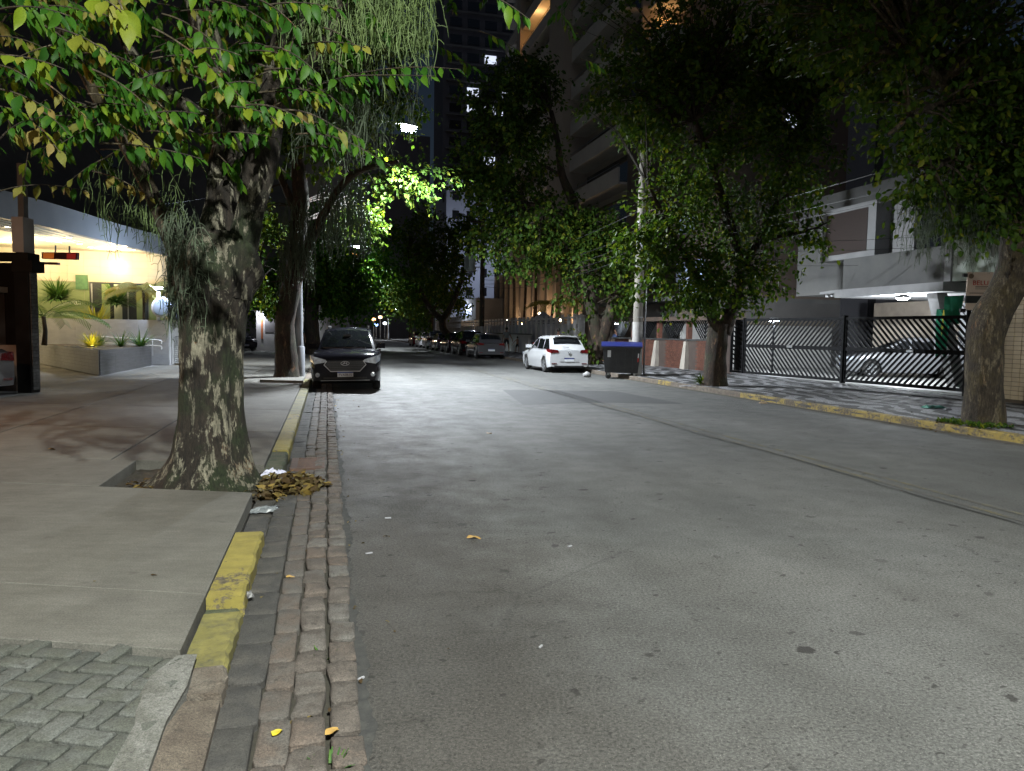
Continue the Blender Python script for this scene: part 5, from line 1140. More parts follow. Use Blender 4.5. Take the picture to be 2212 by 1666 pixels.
def palm(label, base, top, nf, fl, m_, name='palm_tree', r=.12, per=26, up=.5, lw=.03, group=None, ll=.42):
    t = thing(name, label, 'palm', base, group=group); b0 = Vector(base); t0 = Vector(top)
    MB().tube([b0, b0.lerp(t0, .5) + Vector((.05, 0, 0)), t0], [r * 1.3, r, r * .9], 10, fn=lambda th, p, i: 1).build('trunk', BARK2, t, smooth=True)
    for f_ in range(nf):
        a = 2 * math.pi * f_ / nf + random.uniform(-.2, .2); e = random.uniform(-.1, 1.1) * up; d_ = Vector((math.cos(a) * math.cos(e), math.sin(a) * math.cos(e), math.sin(e) + .25)).normalized(); q = t0.copy(); pts = [q.copy()]
        for k in range(10): q = q + d_ * fl / 10; d_ = (d_ + Vector((0, 0, -.12))).normalized(); pts.append(q.copy())
        b = MB().tube(pts, [.018 - .0014 * k for k in range(11)], 4, False)
        for k in range(per):
            s_ = .12 + .88 * k / per; i = min(9, int(s_ * 10)); p = pts[i].lerp(pts[i + 1], s_ * 10 - i); tn = (pts[i + 1] - pts[i]).normalized(); sd_ = tn.cross(Vector((0, 0, 1))).normalized()
            for sg in (1, -1):
                dd = (sd_ * sg + tn * .6 + Vector((0, 0, -.35))).normalized(); L_ = ll * (1 - .6 * abs(s_ - .45)); e_ = p + dd * L_ + Vector((0, 0, -.08)); w_ = tn * lw
                b.add([p - w_ * .5, p + w_ * .5, p.lerp(e_, .6) + w_, e_, p.lerp(e_, .6) - w_ * .2], [(0, 1, 2, 3, 4)])
        b.build('frond', m_, t)
    return t
palm('feathery palm with pale fronds in front of the cream wall', (-14.6, 29.2, .9), (-14.5, 29.2, 3.0), 11, 1.5, leaf_mat('frond_pale', [(0, (.16, .17, .06)), (1, (.22, .20, .08))], .5, .3), r=.05, group='palms of the lit forecourt')
palm('arching dark palm beside the black pillar', (-16.3, 25.8, .9), (-16.3, 25.8, 1.9), 9, 2.2, GR, r=.07, group='palms of the lit forecourt')
gl = thing('ground_spotlight', 'small ground spotlight glowing under the yellow tuft in the planter', 'spotlight', (-13.95, 24.6, .88))
MB().lathe([(.05, 0), (.06, .05), (.055, .07)], (-13.95, 24.6, .88), 12).build('housing', BLACK, gl); MB().lathe([(.045, 0), (.045, .004)], (-13.95, 24.6, .951), 12).build('lens', emis('spot_lens', (1, .8, .2), 6), gl)
lamp('POINT', (-13.9, 24.45, 1.06), 14, (1, .78, .15), .04, parent=gl)
# ramp wall, handrail, louvre gate, bollard lamp, mirror
rwl = thing('ramp_wall', 'grey tiled low wall behind the planter carrying the bright lamp', 'wall', (-15, 28.6, .14))
WG = mat('ramp_tile', (.40, .41, .43), (.33, .34, .36), 3, .45)
MB().prism([(-20.5, 28.9), (-13.1, 28.3), (-13.1, 28.55), (-20.5, 29.15)], .1, 1.86).build('core', WG, rwl)
face_strips((-20.5, 28.88), (-13.1, 28.28), .16, 1.86, 12, WG, rwl, 'tile_course', 6)
hr = thing('handrail', 'white double tube handrail along the ramp wall', 'handrail', (-14, 28, .14))
for z in (.88, 1.1): MB().tube(catmull([(-16.4, 28.35, z + .12), (-14.6, 28.2, z + .04), (-13.45, 28.1, z), (-13.3, 28.09, z - .06), (-13.32, 28.09, z - .14)], 3), .022, 8).build('rail', WHITE, hr, smooth=True)
for x in (-16, -14.8, -13.7): MB().tube([(x, 28.2, .5), (x, 28.2, 1.12)], .02, 8).build('post', WHITE, hr)
lg = thing('louvre_gate', 'white louvred gate right of the grey ramp wall, partly behind the big trunk', 'gate', (-13, 28.5, .14))
MB().box(-13.08, -11.3, 28.45, 28.55, 1.25, 1.88).build('upper_panel', WHITE, lg); MB().box(-13.08, -13.0, 28.44, 28.56, .16, 1.25).box(-11.4, -11.3, 28.44, 28.56, .16, 1.25).build('frame', WHITE, lg)
me = MB().box(0, 1.56, 0, .05, 0, .055).build('t', WHITE, None, local=True)
for k in range(14): inst('louvre', me.data, lg, (-12.98, 28.46, .2 + k * .074), (.5, 0, 0))
bpy.data.objects.remove(me)
ll_ = thing('wall_lamp', 'glaring white lamp on a short post on the grey ramp wall', 'lamp', P(342, 692, 28.3))
q = P(342, 624, 28.3); MB().tube([P(342, 692, 28.3), (q[0], q[1], q[2] - .08)], .065, 10).build('post', WHITE, ll_, smooth=True)
MB().lathe([(.05, -.1), (.16, -.02), (.16, .0)], q, 14).build('head', METAL, ll_); MB().lathe([(.15, 0), (.15, .05), (.10, .07)], q, 14).build('lens', E_LED, ll_)
lamp('POINT', (q[0] + .15, q[1] - .3, q[2] + .15), 480, (.62, .76, 1), .06, parent=ll_)
mr = thing('convex_mirror', 'round convex traffic mirror mounted beside the glaring lamp post', 'mirror', P(345, 692, 28.2)); q = P(350, 664, 28.25)
MB().lathe([(.40, .0), (.40, .03), (.37, .05)], q, 24, Matrix.Rotation(rad(82), 4, 'X')).build('rim', mat('rim_grey', (.4, .4, .42), None, 3, .5), mr, smooth=40)
MB().lathe([(.37, .045), (.30, .055), (.2, .065), (.08, .071), (.001, .072)], q, 24, Matrix.Rotation(rad(82), 4, 'X')).build('mirror_face', mat('mirror_face', (.20, .23, .27), None, 3, .3, metal=.4), mr, smooth=True)
MB().bar((q[0] + .1, q[1], q[2]), (q[0], q[1] + .2, 1.87), .05).build('bracket', METAL, mr)
mr2 = thing('convex_mirror', 'second round mirror half hidden by the big trunk, only its rim showing', 'mirror', P(385, 692, 28.2)); q = P(388, 668, 28.3)
MB().tube([Vector(q) + Vector((.46 * math.cos(a), 0, .42 * math.sin(a))) for a in np.linspace(0, 2 * math.pi, 25)], .02, 6).build('rim', WHITE, mr2, smooth=True); MB().lathe([(.44, 0), (.44, .02)], q, 24, Matrix.Rotation(rad(90), 4, 'X')).build('disc', mat('disc_dark', (.05, .06, .08), None, 3, .3), mr2)
# warm wall lamp on the near left building (outside the frame, lights trunk and slab)
wl = thing('wall_lamp', 'warm wall lamp on the left frontage lighting the sidewalk behind the big tree', 'lamp', S(11.6, -7.58, 3.0))
q = S(11.6, -7.5, 3.0); MB().box(q[0] - .1, q[0] + .04, q[1] - .1, q[1] + .1, 2.85, 3.1).build('housing', BLACK, wl); MB().box(q[0] + .042, q[0] + .06, q[1] - .07, q[1] + .07, 2.88, 3.07).build('lens', E_BULB, wl)
lamp('POINT', (q[0] + .2, q[1] - .1, 2.95), 380, (1, .50, .24), .08, parent=wl)
nb = thing('frontage_building', 'dark rendered frontage continuing along the left pavement beside the viewer', 'building', S(4, -7.6, .14))
MB().sbox(-10, 12, -14, -7.6, .1, 6.5).build('wall', DGREY, nb)
# boundary, booth etc farther left
lb_ = thing('guard_booth', 'white guard booth with bright wall lamp behind the second tree', 'booth', (-15.8, 50, .14))
MB().box(-17.35, -15.0, 50.2, 52, .14, 2.8).build('wall', mat('booth_grey', (.5, .48, .46), (.38, .37, .36), 2, .7), lb_)
MB().box(-17.9, -14.8, 49.7, 52.2, 2.8, 3.0).build('roof', mat('roof_dark', (.04, .04, .05), None, 2, .7), lb_)
MB().box(-16.75, -15.35, 50.15, 50.195, 1.35, 2.7).build('shutter', mat('shutter_grey', (.14, .13, .13), None, 2, .6), lb_)
q = MB().box(-17.02, -16.82, 50.05, 50.15, 2.45, 2.6).build('lamp', METAL, lb_); MB().box(-17.0, -16.84, 50.03, 50.048, 2.46, 2.56).build('lens', E_LED, q)
MB().box(-17.0, -16.88, 50.12, 50.19, .9, 2.3).build('orange_strip', mat('strip_orange', (.5, .16, .06), None, 2, .6), lb_)
lamp('POINT', (-16.9, 49.7, 2.4), 80, (.85, .9, 1), .05, parent=lb_)
fw = thing('property_wall', 'dark pillared property wall between the louvre gate and the guard booth', 'wall', (-17, 46, .14))
for i, x in enumerate((-19.6, -18.6, -20.9)): MB().box(x, x + .35, 46 + i * .4, 46.4 + i * .4, .14, 2.9).build('pillar', mat('pillar_grey', (.2, .2, .19), None, 2, .8), fw)
MB().box(-26, -18.3, 46.9, 47.2, 2.5, 3.1).build('header', mat('roof_dark', (.04, .04, .05)), fw)
MB().box(-26, -19.2, 52, 52.3, .14, 5.5).build('rear_wall', GREYW, fw)
sg_ = thing('light_sign', 'small blue and white lit sign above the guard booth roof', 'sign', (-14.6, 50.4, 3.7))
MB().box(-14.75, -14.35, 50.3, 50.4, 3.55, 4.15).build('blue_panel', emis('sign_blue', (.06, .08, .8), 1.2), sg_); MB().box(-14.95, -14.77, 50.3, 50.4, 3.55, 4.15).build('white_panel', emis('sign_white', (.9, .8, .7), 1.2), sg_)
MB().box(-14.6, -14.5, 50.32, 50.38, 3.0, 3.55).build('post', METAL, sg_)
hd = thing('trimmed_hedge', 'loose green shrubs behind the property wall left of the second tree', 'shrub', (-20, 54, .14))
pos, od, ce = clusters([(np.array((-19.5, 54.5, 3.6)), (3.2, 1.2, 2.2)), (np.array((-24, 50, 3.2)), (2.5, 1.5, 2.2)), (np.array((-16.2, 55.5, 5)), (2.2, 1.5, 2))], 140, 22, .4); V, F = leaves_np(pos, od, .24); mesh_np('foliage', V, F, LEAF, hd)
lamp('POINT', (-21, 50.2, 3.4), 160, (.75, 1, .85), .1, parent=lb_)
bl = thing('apartment_block', 'plain dark block behind the lit entrance on the far left', 'building', (-30, 50, 0))
MB().box(-60, -17.5, 60, 80, 0, 38).build('wall', DGREY, bl)
for i in range(6):
    for j in range(4):
        if (i * 7 + j * 3) % 5 < 2: MB().box(-24 - i * 4.5, -22.6 - i * 4.5, 59.93, 59.99, 8 + j * 3.1, 9.3 + j * 3.1).build('window', GLASSB, bl)
# ================================================================ RIGHT: GATE, HOUSE, WALLS
GA = Vector((12.35, 18.3, .17)); GB = Vector((8.30, 28.1, .17)); gd = (GB - GA).normalized(); GLEN = (GB - GA).length; gn = Vector((gd.y, -gd.x, 0))
gt_ = thing('driveway_gate', 'long black iron gate of two leaves with diagonal slats in chevrons', 'gate', tuple((GA + GB) / 2))
def gp(s_, z, o=0): p = GA + gd * s_ + gn * o; return (p.x, p.y, .17 + z)
GH = 2.02; GM = 1.08
def gbar(s0, z0, s1, z1, w, th, nm, par=gt_, o=0): return MB().bar(gp(s0, z0, o), gp(s1, z1, o), th, w).build(nm, IRON, par)
half = GLEN * .49
for (s0, s1, flip) in ((0.0, half, 1), (half + .12, GLEN - .75, -1)):
    for z in (.10, GM, GH): gbar(s0, z, s1, z, .09 if z != GM else .12, .06, 'rail')
    for s_ in (s0, s1): gbar(s_, .05, s_, GH + .05, .06, .09, 'stile')
    st_ = .19
    for (za, zb_, dr) in ((GM + .05, GH - .04, flip), (.14, GM - .05, -flip)):
        dz = zb_ - za; k = s0 - dz
        while k < s1 + dz:
            a = (k, za if dr > 0 else zb_); c = (k + dz, zb_ if dr > 0 else za)
            t0 = max(0, (s0 + .03 - a[0]) / dz); t1 = min(1, (s1 - .03 - a[0]) / dz)
            if t1 - t0 > .06: gbar(a[0] + dz * t0, a[1] + (c[1] - a[1]) * t0, a[0] + dz * t1, a[1] + (c[1] - a[1]) * t1, .062, .02, 'slat')
            k += st_
MB().bar(gp(half + .06, 0, 0), gp(half + .06, GH + .1, 0), .13).build('post', IRON, gt_)
MB().box(-.11, .11, -.01, .01, -.035, .035, Matrix.Translation(gp(half * .55, GM, -.06)) @ Matrix.Rotation(math.atan2(gd.y, gd.x), 4, 'Z')).build('nameplate', METAL, gt_)
MB().box(-.13, .13, -.01, .01, -.04, .04, Matrix.Translation(gp(half * 1.45, GM + .02, -.06)) @ Matrix.Rotation(math.atan2(gd.y, gd.x), 4, 'Z')).build('nameplate', METAL, gt_)
# narrow pedestrian gate, dark, with loose diagonal slats
pg = thing('side_gate', 'narrow black gate with sparse slanting bars between pink pillar and driveway gate', 'gate', gp(GLEN - .35, 0))
for z in (.10, 1.05, 2.0): gbar(GLEN - .68, z, GLEN, z, .08, .06, 'rail', pg)
for s_ in (GLEN - .68, GLEN): gbar(s_, .05, s_, 2.1, .09, .09, 'stile', pg)
for k in range(11): z = .15 + k * .17; gbar(GLEN - .64, z, GLEN - .06, min(1.98, z + .28), .05, .02, 'slat', pg)
MB().slab([gp(GLEN - .64, .14, .08), gp(GLEN - .06, .14, .08), gp(GLEN - .06, 1.98, .08), gp(GLEN - .64, 1.98, .08)], gn * .01).build('backing_sheet', IRON, pg)
pk = thing('pink_pillar', 'pale pink rendered pillar between the brick wall and the black gates', 'pillar', gp(GLEN + .3, 0))
MB().bar(gp(GLEN + .30, -.1), gp(GLEN + .30, 1.62), .42, .30).build('shaft', mat('pink_render', (.30, .235, .215), (.24, .19, .17), 6, .85, .8, 25), pk)
# garden wall and light paving behind the gate
cy_ = MB().poly([S(14, 15.4, .182), S(14, 30, .182), S(34, 30, .182), S(34, 15.4, .182)]).build('courtyard_paving', mat('courtyard_floor', (.30, .30, .29), (.20, .20, .19), 1.2, .55, .3, 10), kind='structure')
# garage / party wall to the far side of the courtyard, pale
gw = thing('courtyard_wall', 'pale courtyard wall seen brightly through the gate slats', 'wall', S(30.5, 18, .17))
MB().sbox(30.2, 30.45, 15.35, 23, .17, 2.1).build('wall', mat('pale_render', (.50, .50, .48), (.42, .42, .41), 1.4, .8), gw)
MB().sbox(30.0, 30.6, 15.3, 23, 2.1, 2.32).build('coping', mat('stone_coping', (.16, .13, .10), (.10, .09, .07), 9, .9, .8, 20), gw)
stn = mat('rubble_stone', (.14, .11, .08), (.07, .06, .05), 7, .9, 1, 14, dist=.03)
MB().sbox(30.1, 30.5, 15.2, 18.4, 2.33, 2.75).build('stone_parapet', stn, gw)

ho = thing('house', 'grey house with lit entrance under a flat canopy behind the black gate', 'house', S(20, 24, .17))
HW = mat('house_render', (.105, .105, .10), (.075, .075, .075), .8, .85, .4, 18); HL = mat('house_white', (.25, .25, .25), (.20, .20, .205), 1.5, .8)
HB = mat('beige_tile', (.36, .31, .25), (.28, .24, .20), 3, .6)
MB().sbox(12, 27.5, 23, 32, .17, 3.1).build('ground_floor_wall', HB, ho)
for i in range(9):
    for j in range(7): pass
MB().sbox(11.5, 27.6, 19.2, 32, 3.30, 7.2).build('upper_wall', HW, ho)
b = MB().sbox(18.35, 23.2, 17.7, 23, 3.02, 3.30); b.build('canopy', HL, ho)
b = MB(); b.hexa([S(23.2, 17.7, 3.2), S(23.2, 23, 3.1), S(24.6, 23, 3.1), S(24.3, 17.9, 3.2)], [S(23.2, 17.7, 3.30), S(23.2, 23, 3.3), S(24.6, 23, 3.3), S(24.3, 17.9, 3.28)]); b.build('canopy_tip', HL, ho)
MB().sbox(12.0, 18.34, 18.6, 23, 3.06, 3.30).build('canopy', HL, ho)
MB().sbox(18.6, 23.3, 18.1, 18.3, 3.32, 4.42).build('balcony_parapet', HW, ho); MB().sbox(18.35, 18.6, 17.95, 18.35, 3.32, 4.62).build('parapet_pier', HL, ho)
MB().sbox(13.0, 18.34, 18.0, 18.2, 3.32, 4.55).build('balcony_parapet', mat('stained_white', (.32, .34, .31), (.17, .20, .15), 1.6, .85, stretch=(1, 1, .3)), ho)
MB().hexa([S(18.2, 18.2, .17), S(18.2, 18.6, .17), S(18.5, 18.6, .17), S(18.5, 18.2, .17)], [S(19.1, 18.2, 3.02), S(19.1, 18.6, 3.02), S(19.5, 18.6, 3.02), S(19.5, 18.2, 3.02)]).build('slanted_column', HL, ho)
bw = MB().sbox(22.0, 25.0, 18.3, 19.19, 4.45, 6.35).build('window_box', HL, ho); MB().sbox(22.4, 24.6, 18.28, 18.299, 4.65, 6.15).build('shutter', mat('brown_shutter', (.03, .016, .012), (.02, .011, .008), 6, .7, stretch=(1, 1, 12)), bw)
MB().sbox(17.0, 21.2, 19.0, 19.19, 4.5, 6.6).build('upper_window', GLASSB, ho); MB().sbox(20.9, 22.0, 18.9, 19.19, 4.45, 6.3).build('pier', HL, ho)
# lattice window: panel of lit glass with diamond lattice bars
lw = MB().sbox(20.0, 22.9, 22.93, 22.99, 1.15, 2.95).build('lattice_window', mat('lit_glass', (.5, .52, .54), (.36, .38, .40), 2, .5), ho)
LB = mat('lattice_white', (.6, .62, .63), None, 3, .5)
b = MB()
for k in range(-8, 15):
    for sg in (1, -1):
        u0 = 20.0 + k * .22; z0, z1 = 1.2, 2.9; u1 = u0 + sg * 1.7; pts = []
        for (ua, za, ub, zb_) in ((u0, z0, u1, z1),):
            t0, t1 = 0, 1
            lo_, hi_ = 20.0, 22.9
            if ub != ua:
                ta, tb = sorted(((lo_ - ua) / (ub - ua), (hi_ - ua) / (ub - ua))); t0, t1 = max(0, ta), min(1, tb)
            if t1 > t0: b.bar(S(ua + (ub - ua) * t0, 22.88, za + (zb_ - za) * t0), S(ua + (ub - ua) * t1, 22.88, za + (zb_ - za) * t1), .03)
b.build('lattice', mat('lattice_dark', (.10, .10, .11), None, 3, .5), lw, kind='stuff')
MB().sbox(23.1, 24.1, 22.9, 22.99, 1.2, 2.9).build('shutter', mat('pale_shutter', (.45, .43, .38), None, 2, .6, stretch=(1, 1, 9)), ho)
MB().sbox(19.0, 19.9, 22.93, 22.99, .2, 2.6).build('door', mat('door_grey', (.25, .25, .24), None, 2, .6), ho)
q = Vector(P(1950, 640, 24.3)); hl = MB().lathe([(.16, -.05), (.22, -.02), (.22, .03), (.15, .06)], (q.x, q.y, 2.94), 14).build('ceiling_lamp', WHITE, ho); MB().lathe([(.15, -.075), (.17, -.051)], (q.x, q.y, 2.94), 14).build('lens', E_LED, hl)
lamp('POINT', (q.x, q.y, 2.72), 1100, (.88, .94, 1), .1, parent=ho)
sc_ = MB().lathe([(.05, 0), (.07, .05), (.05, .1)], S(24.0, 18.0, 3.08), 8).lathe([(.05, 0), (.07, .05), (.05, .1)], S(23.7, 18.0, 3.08), 8); sc_.build('security_camera', WHITE, ho)
FG = mat('flag_green', (.01, .22, .11), (.008, .16, .085), 4, .8); FY = mat('flag_yellow', (.55, .5, .05), None, 4, .8)
def cloth(lb, c0, w, h_, m_, yel=None, ang=STREET, name='flag'):
    t = thing(name, lb, 'flag', c0); V = []; n = 9; c0 = Vector(c0); d_ = Vector((math.cos(ang), math.sin(ang), 0)); nn = Vector((-d_.y, d_.x, 0))
    for i in range(n + 1):
        for j in range(n + 1):
            a = i / n; z = j / n; k = 1 - .35 * (z) ** 2 * (1 - .4)
            V.append(c0 + d_ * (w * (a - .5) * k) + nn * (.05 * math.sin(a * 14 + z * 2) * (.3 + z)) - Vector((0, 0, h_ * z * (1 + .08 * math.sin(a * 9)))))
    f = [(i * (n + 1) + j, i * (n + 1) + j + 1, (i + 1) * (n + 1) + j + 1, (i + 1) * (n + 1) + j) for i in range(n) for j in range(n)]
    b = MB().add([tuple(v) for v in V] + [tuple(v + nn * .012) for v in V], f + [tuple(x + len(V) for x in q[::-1]) for q in f]); b.build('cloth', m_, t, smooth=True)
    if yel: MB().add([tuple(c0 + nn * .09 + d_ * (w * x) - Vector((0, 0, h_ * z))) for x, z in ((-.28, .02), (-.12, .02), (.0, .45), (-.1, .62))], [(0, 1, 2, 3)]).build('yellow_band', m_ if yel is True else yel, t)
    MB().bar(c0 - d_ * w * .5, c0 + d_ * w * .5, .02).build('cord', IRON, t); return t
cloth('small green cloth hanging from the canopy right of the slanted column', P(2062, 640, 20.6), .62, .72, FG)
cloth('long green and yellow cloth hanging behind the gate left of the slanted column', P(2040, 668, 21.5), .50, 1.3, FG, FY)
# advertising panel with red lettering
sb = thing('notice_sign', 'beige sign panel with red capitals on the gate end, partly hidden by the tan tree', 'sign', (11.9, 18.2, .17))
sx0 = P(2091, 589, 18.4); sw = 1.25; sa = rad(-6)
SM = Matrix.Translation((sx0[0], 18.4, 0)) @ Matrix.Rotation(sa, 4, 'Z'); BE = mat('sign_beige', (.68, .54, .42), (.60, .48, .38), 2, .7); SR = mat('sign_red_print', (.55, .03, .02), None, 3, .6); SGY = mat('sign_grey_print', (.2, .16, .13), None, 3, .6)
MB().box(0, sw, 0, .05, 2.68, 3.26, SM).build('panel', BE, sb); MB().box(0, sw, 0, .05, 2.33, 2.50, SM).build('lower_panel', BE, sb)
MB().box(-.0, sw, .01, .06, 2.502, 2.678, SM).build('dark_strip', mat('strip_dark', (.02, .025, .02), None, 3, .5), sb)
MB().lathe([(.062, 0), (.062, .004)], (0, 0, 0), 18, SM @ Matrix.Translation((.08, -.002, 3.16)) @ Matrix.Rotation(rad(90), 4, 'X')).build('round_emblem', mat('emblem_brown', (.12, .08, .05), (.2, .14, .08), 20, .6), sb)
TM = Matrix(((1, 0, 0, 0), (0, 0, -1, 0), (0, 1, 0, 0), (0, 0, 0, 1)))
text('lettering', 'BELU', .165, SR, sb, Matrix.Translation(-ORG[sb.name]) @ SM @ Matrix.Translation((.12, -.004, 2.99)) @ TM, .002, 'LEFT')
for k, (z, h_) in enumerate(((2.90, .018), (2.87, .012), (2.84, .012), (2.735, .02))): MB().box(.19 if k < 3 else .06, .95, -.006, -.001, z, z + h_, SM).build('small_print', SGY, sb)
MB().box(.08, .16, .05, .12, .1, 3.2, SM).box(1.0, 1.08, .05, .12, .1, 3.2, SM).build('post', IRON, sb) if False else None
for x in (.08, 1.0): MB().box(x, x + .08, .061, .12, .17, 3.2, SM).build('post', IRON, sb)
MB().box(-.09, .0, .0, .08, 3.14, 3.22, SM).build('side_bracket', BLACK, sb); MB().box(-.12, .0, .0, .08, 2.27, 2.36, SM).build('side_bracket', BLACK, sb)
# cream tiled pillar and roller shutter, far right
cp = thing('tiled_pillar', 'cream tiled wall strip with a black meter box, right of the tan tree', 'pillar', S(13.6, 15.1, .17))
CT = mat('cream_wall_tile', (.48, .40, .27), (.40, .33, .23), 3, .4, rnd=.12)
MB().sbox(12.55, 14.25, 15.12, 15.4, .1, 2.62).build('core', mat('tile_joint_dark', (.10, .08, .06), None, 3, .8), cp)
me = MB().box(-.091, .091, -.01, .01, 0, .091).build('t', CT, None, local=True)
for r_ in range(23):
    for k in range(8):
        p = S(12.66 + k * .2, 15.105, .26 + r_ * .102); inst('wall_tile', me.data, cp, p, (0, 0, STREET))
bpy.data.objects.remove(me)
MB().sbox(12.75, 13.15, 15.02, 15.09, .22, .98).build('meter_box', BLACK, cp)
sh = thing('roller_shutter', 'pale roller shutter at the right picture edge with its frame', 'shutter', S(11.5, 15.1, .17))
MB().sbox(12.35, 12.54, 15.0, 15.3, .15, 2.62).build('frame', mat('frame_beige', (.42, .36, .28), None, 3, .6), sh)
me = MB().box(-1.3, 1.3, -.012, .012, 0, .07).build('t', mat('shutter_pale', (.45, .44, .42), (.38, .37, .36), 3, .5), None, local=True)
for k in range(31): inst('slat', me.data, sh, S(11.03, 15.14, .2 + k * .076), (.25 * 0, 0, STREET))
bpy.data.objects.remove(me)
MB().sbox(9, 12.6, 15.0, 15.4, 2.63, 2.95).build('shutter_box', mat('box_maroon', (.07, .02, .02), None, 2, .6), sh)
MB().sbox(9, 13.2, 14.9, 14.99, 2.98, 3.10).build('pink_strip', emis('pink_strip', (.8, .35, .45), .25), sh)
sb2 = thing('corner_shop_building', 'dark building above the roller shutter, cut off by the right edge', 'building', S(11, 20, .17))
MB().sbox(2, 12.6, 15.45, 26, .1, 7.5).build('wall', DGREY, sb2)
gl2 = thing('wall_lamp', 'white lamp above the far leaf of the slatted gate, beside the wide tree', 'lamp', P(1672, 693, 30))
q = Vector(P(1672, 693, 29.6)); MB().lathe([(.12, .0), (.22, .03), (.18, .10), (.05, .14)], q, 14).build('housing', METAL, gl2); MB().lathe([(.17, -.02), (.19, -.002)], q, 14).build('lens', E_LED, gl2); MB().bar((q.x, q.y, .17), (q.x, q.y, q.z), .06).build('post', IRON, gl2)
lamp('POINT', (q.x, q.y, q.z - .12), 420, (.85, .92, 1), .08, parent=gl2)
# ---- brick wall with tapering supports and chevron grilles, then the lit gateway
BW0 = Vector(gp(GLEN + .55, 0)); BW1 = Vector(S(36.2, 14.25, .16)); bd_ = (BW1 - BW0); BL_ = bd_.length; bd_.normalize(); bn = Vector((bd_.y, -bd_.x, 0)); BA = math.atan2(bd_.y, bd_.x)
bwt = thing('brick_fence', 'low brick wall with white tapered supports and chevron window grilles', 'fence', tuple((BW0 + BW1) / 2))
def bp_(s_, z, o=0): p = BW0 + bd_ * s_ + bn * o; return (p.x, p.y, .15 + z)
MB().slab([bp_(0, 0, .1), bp_(BL_, 0, .1), bp_(BL_, 1.22, .1), bp_(0, 1.22, .1)], bn * .2).build('core', mat('brick_joint', (.08, .06, .05)), bwt)
npan = 4; pw = BL_ / npan
me = MB().box(-.112, .112, -.03, .0, 0, .064).build('t', BR, None, local=True)
for pi_ in range(npan):
    for r_ in range(17):
        for k in range(7):
            s_ = pi_ * pw + .42 + (k + .5) * .24 - (.12 if r_ % 2 else 0)
            if s_ < pi_ * pw + .40 or s_ > (pi_ + 1) * pw - .02: continue
            inst('brick', me.data, bwt, bp_(s_, .02 + r_ * .0715, .09), (0, 0, BA))
bpy.data.objects.remove(me)
TP = mat('taper_white', (.44, .40, .34), (.34, .31, .27), 3, .8)
for pi_ in range(npan):
    s_ = pi_ * pw + .2
    MB().slab([bp_(s_ - .20, 0, -.12), bp_(s_ + .20, 0, -.12), bp_(s_ + .08, 1.18, -.02), bp_(s_ - .10, 1.18, -.02)], bn * .2).build('tapered_support', TP, bwt)
    MB().slab([bp_(s_ - .10, 1.23, .08), bp_(s_ + .08, 1.23, .08), bp_(s_ + .08, 2.05, .08), bp_(s_ - .10, 2.05, .08)], bn * .2).build('pier', BR, bwt)
MB().slab([bp_(0, 1.225, .06), bp_(BL_, 1.225, .06), bp_(BL_, 1.29, .06), bp_(0, 1.29, .06)], bn * .25).build('sill', mat('sill_dark', (.05, .05, .05), None, 3, .6), bwt)
MB().slab([bp_(-.3, 2.06, -.1), bp_(BL_ + 1.5, 2.06, -.1), bp_(BL_ + 1.5, 2.24, -.1), bp_(-.3, 2.24, -.1)], bn * .6).build('lintel', mat('lintel_brown', (.09, .06, .045), (.06, .045, .035), 3, .8), bwt)
for pi_ in range(npan):
    a0 = pi_ * pw + .34; a1 = (pi_ + 1) * pw + .06; c = (a0 + a1) / 2; W_ = (a1 - a0) / 2
    gr = MB().bar(bp_(c, 1.3, .15), bp_(c, 2.05, .15), .04).build('grille_post', IRON, bwt)
    for k in range(7):
        z = 1.02 + k * .16
        for sg in (1, -1):
            za, zb_ = z, z + W_ * 1.0; t0 = max(0, (1.3 - za) / (zb_ - za)); t1 = min(1, (2.05 - za) / (zb_ - za))
            if t1 > t0: MB().bar(bp_(c + sg * W_ * t0, za + (zb_ - za) * t0, .15), bp_(c + sg * W_ * t1, za + (zb_ - za) * t1, .15), .045, .03).build('grille_bar', IRON, bwt)
pw2 = thing('wall_lamp', 'bright white lamp under the lintel over the first chevron grille', 'lamp', bp_(BL_ - 1.2, 1.9, -.2))
MB().box(-.14, .14, -.06, .06, 0, .07, Matrix.Translation(bp_(BL_ - 1.1, 1.97, -.14)) @ Matrix.Rotation(BA, 4, 'Z')).build('housing', METAL, pw2); MB().box(-.12, .12, -.05, .05, -.012, -.001, Matrix.Translation(bp_(BL_ - 1.1, 1.97, -.14)) @ Matrix.Rotation(BA, 4, 'Z')).build('lens', E_LED, pw2)
lamp('POINT', bp_(BL_ - 1.1, 1.85, -.1), 60, (.8, .9, 1), .05, parent=pw2)
h2 = thing('apartment_entrance', 'low dark entrance building with lit windows behind the brick wall', 'building', S(36, 18, .15))
MB().sbox(31, 41.5, 16.6, 24, .1, 3.2).build('ground_floor_wall', DGREY, h2); MB().sbox(31, 41.5, 15.6, 24, 3.2, 3.4).build('terrace_slab', HW, h2); MB().sbox(31, 41.5, 17.2, 24, 3.4, 14.5).build('upper_wall', mat('brownish_render', (.10, .075, .06), (.08, .06, .05), 1, .85), h2)
for (u0, u1, z0, z1, m_) in ((31.8, 34.6, 4.0, 5.2, E_DIMW), (32.0, 34.2, 3.45, 3.95, E_DIMW), (36.0, 37.2, 4.0, 5.4, GLASSB), (33, 34.4, 6.6, 7.6, E_DIMW), (36.6, 38.4, 6.8, 7.9, GLASSB)):
    f = MB().sbox(u0, u1, 17.12, 17.19, z0, z1).build('window', m_, h2); MB().sbox((u0 + u1) / 2 - .03, (u0 + u1) / 2 + .03, 17.08, 17.115, z0, z1).build('mullion', WHITE, f)
MB().sbox(30.93, 30.99, 20.6, 21.15, 11.3, 12.6).build('window', E_WHITE, h2)
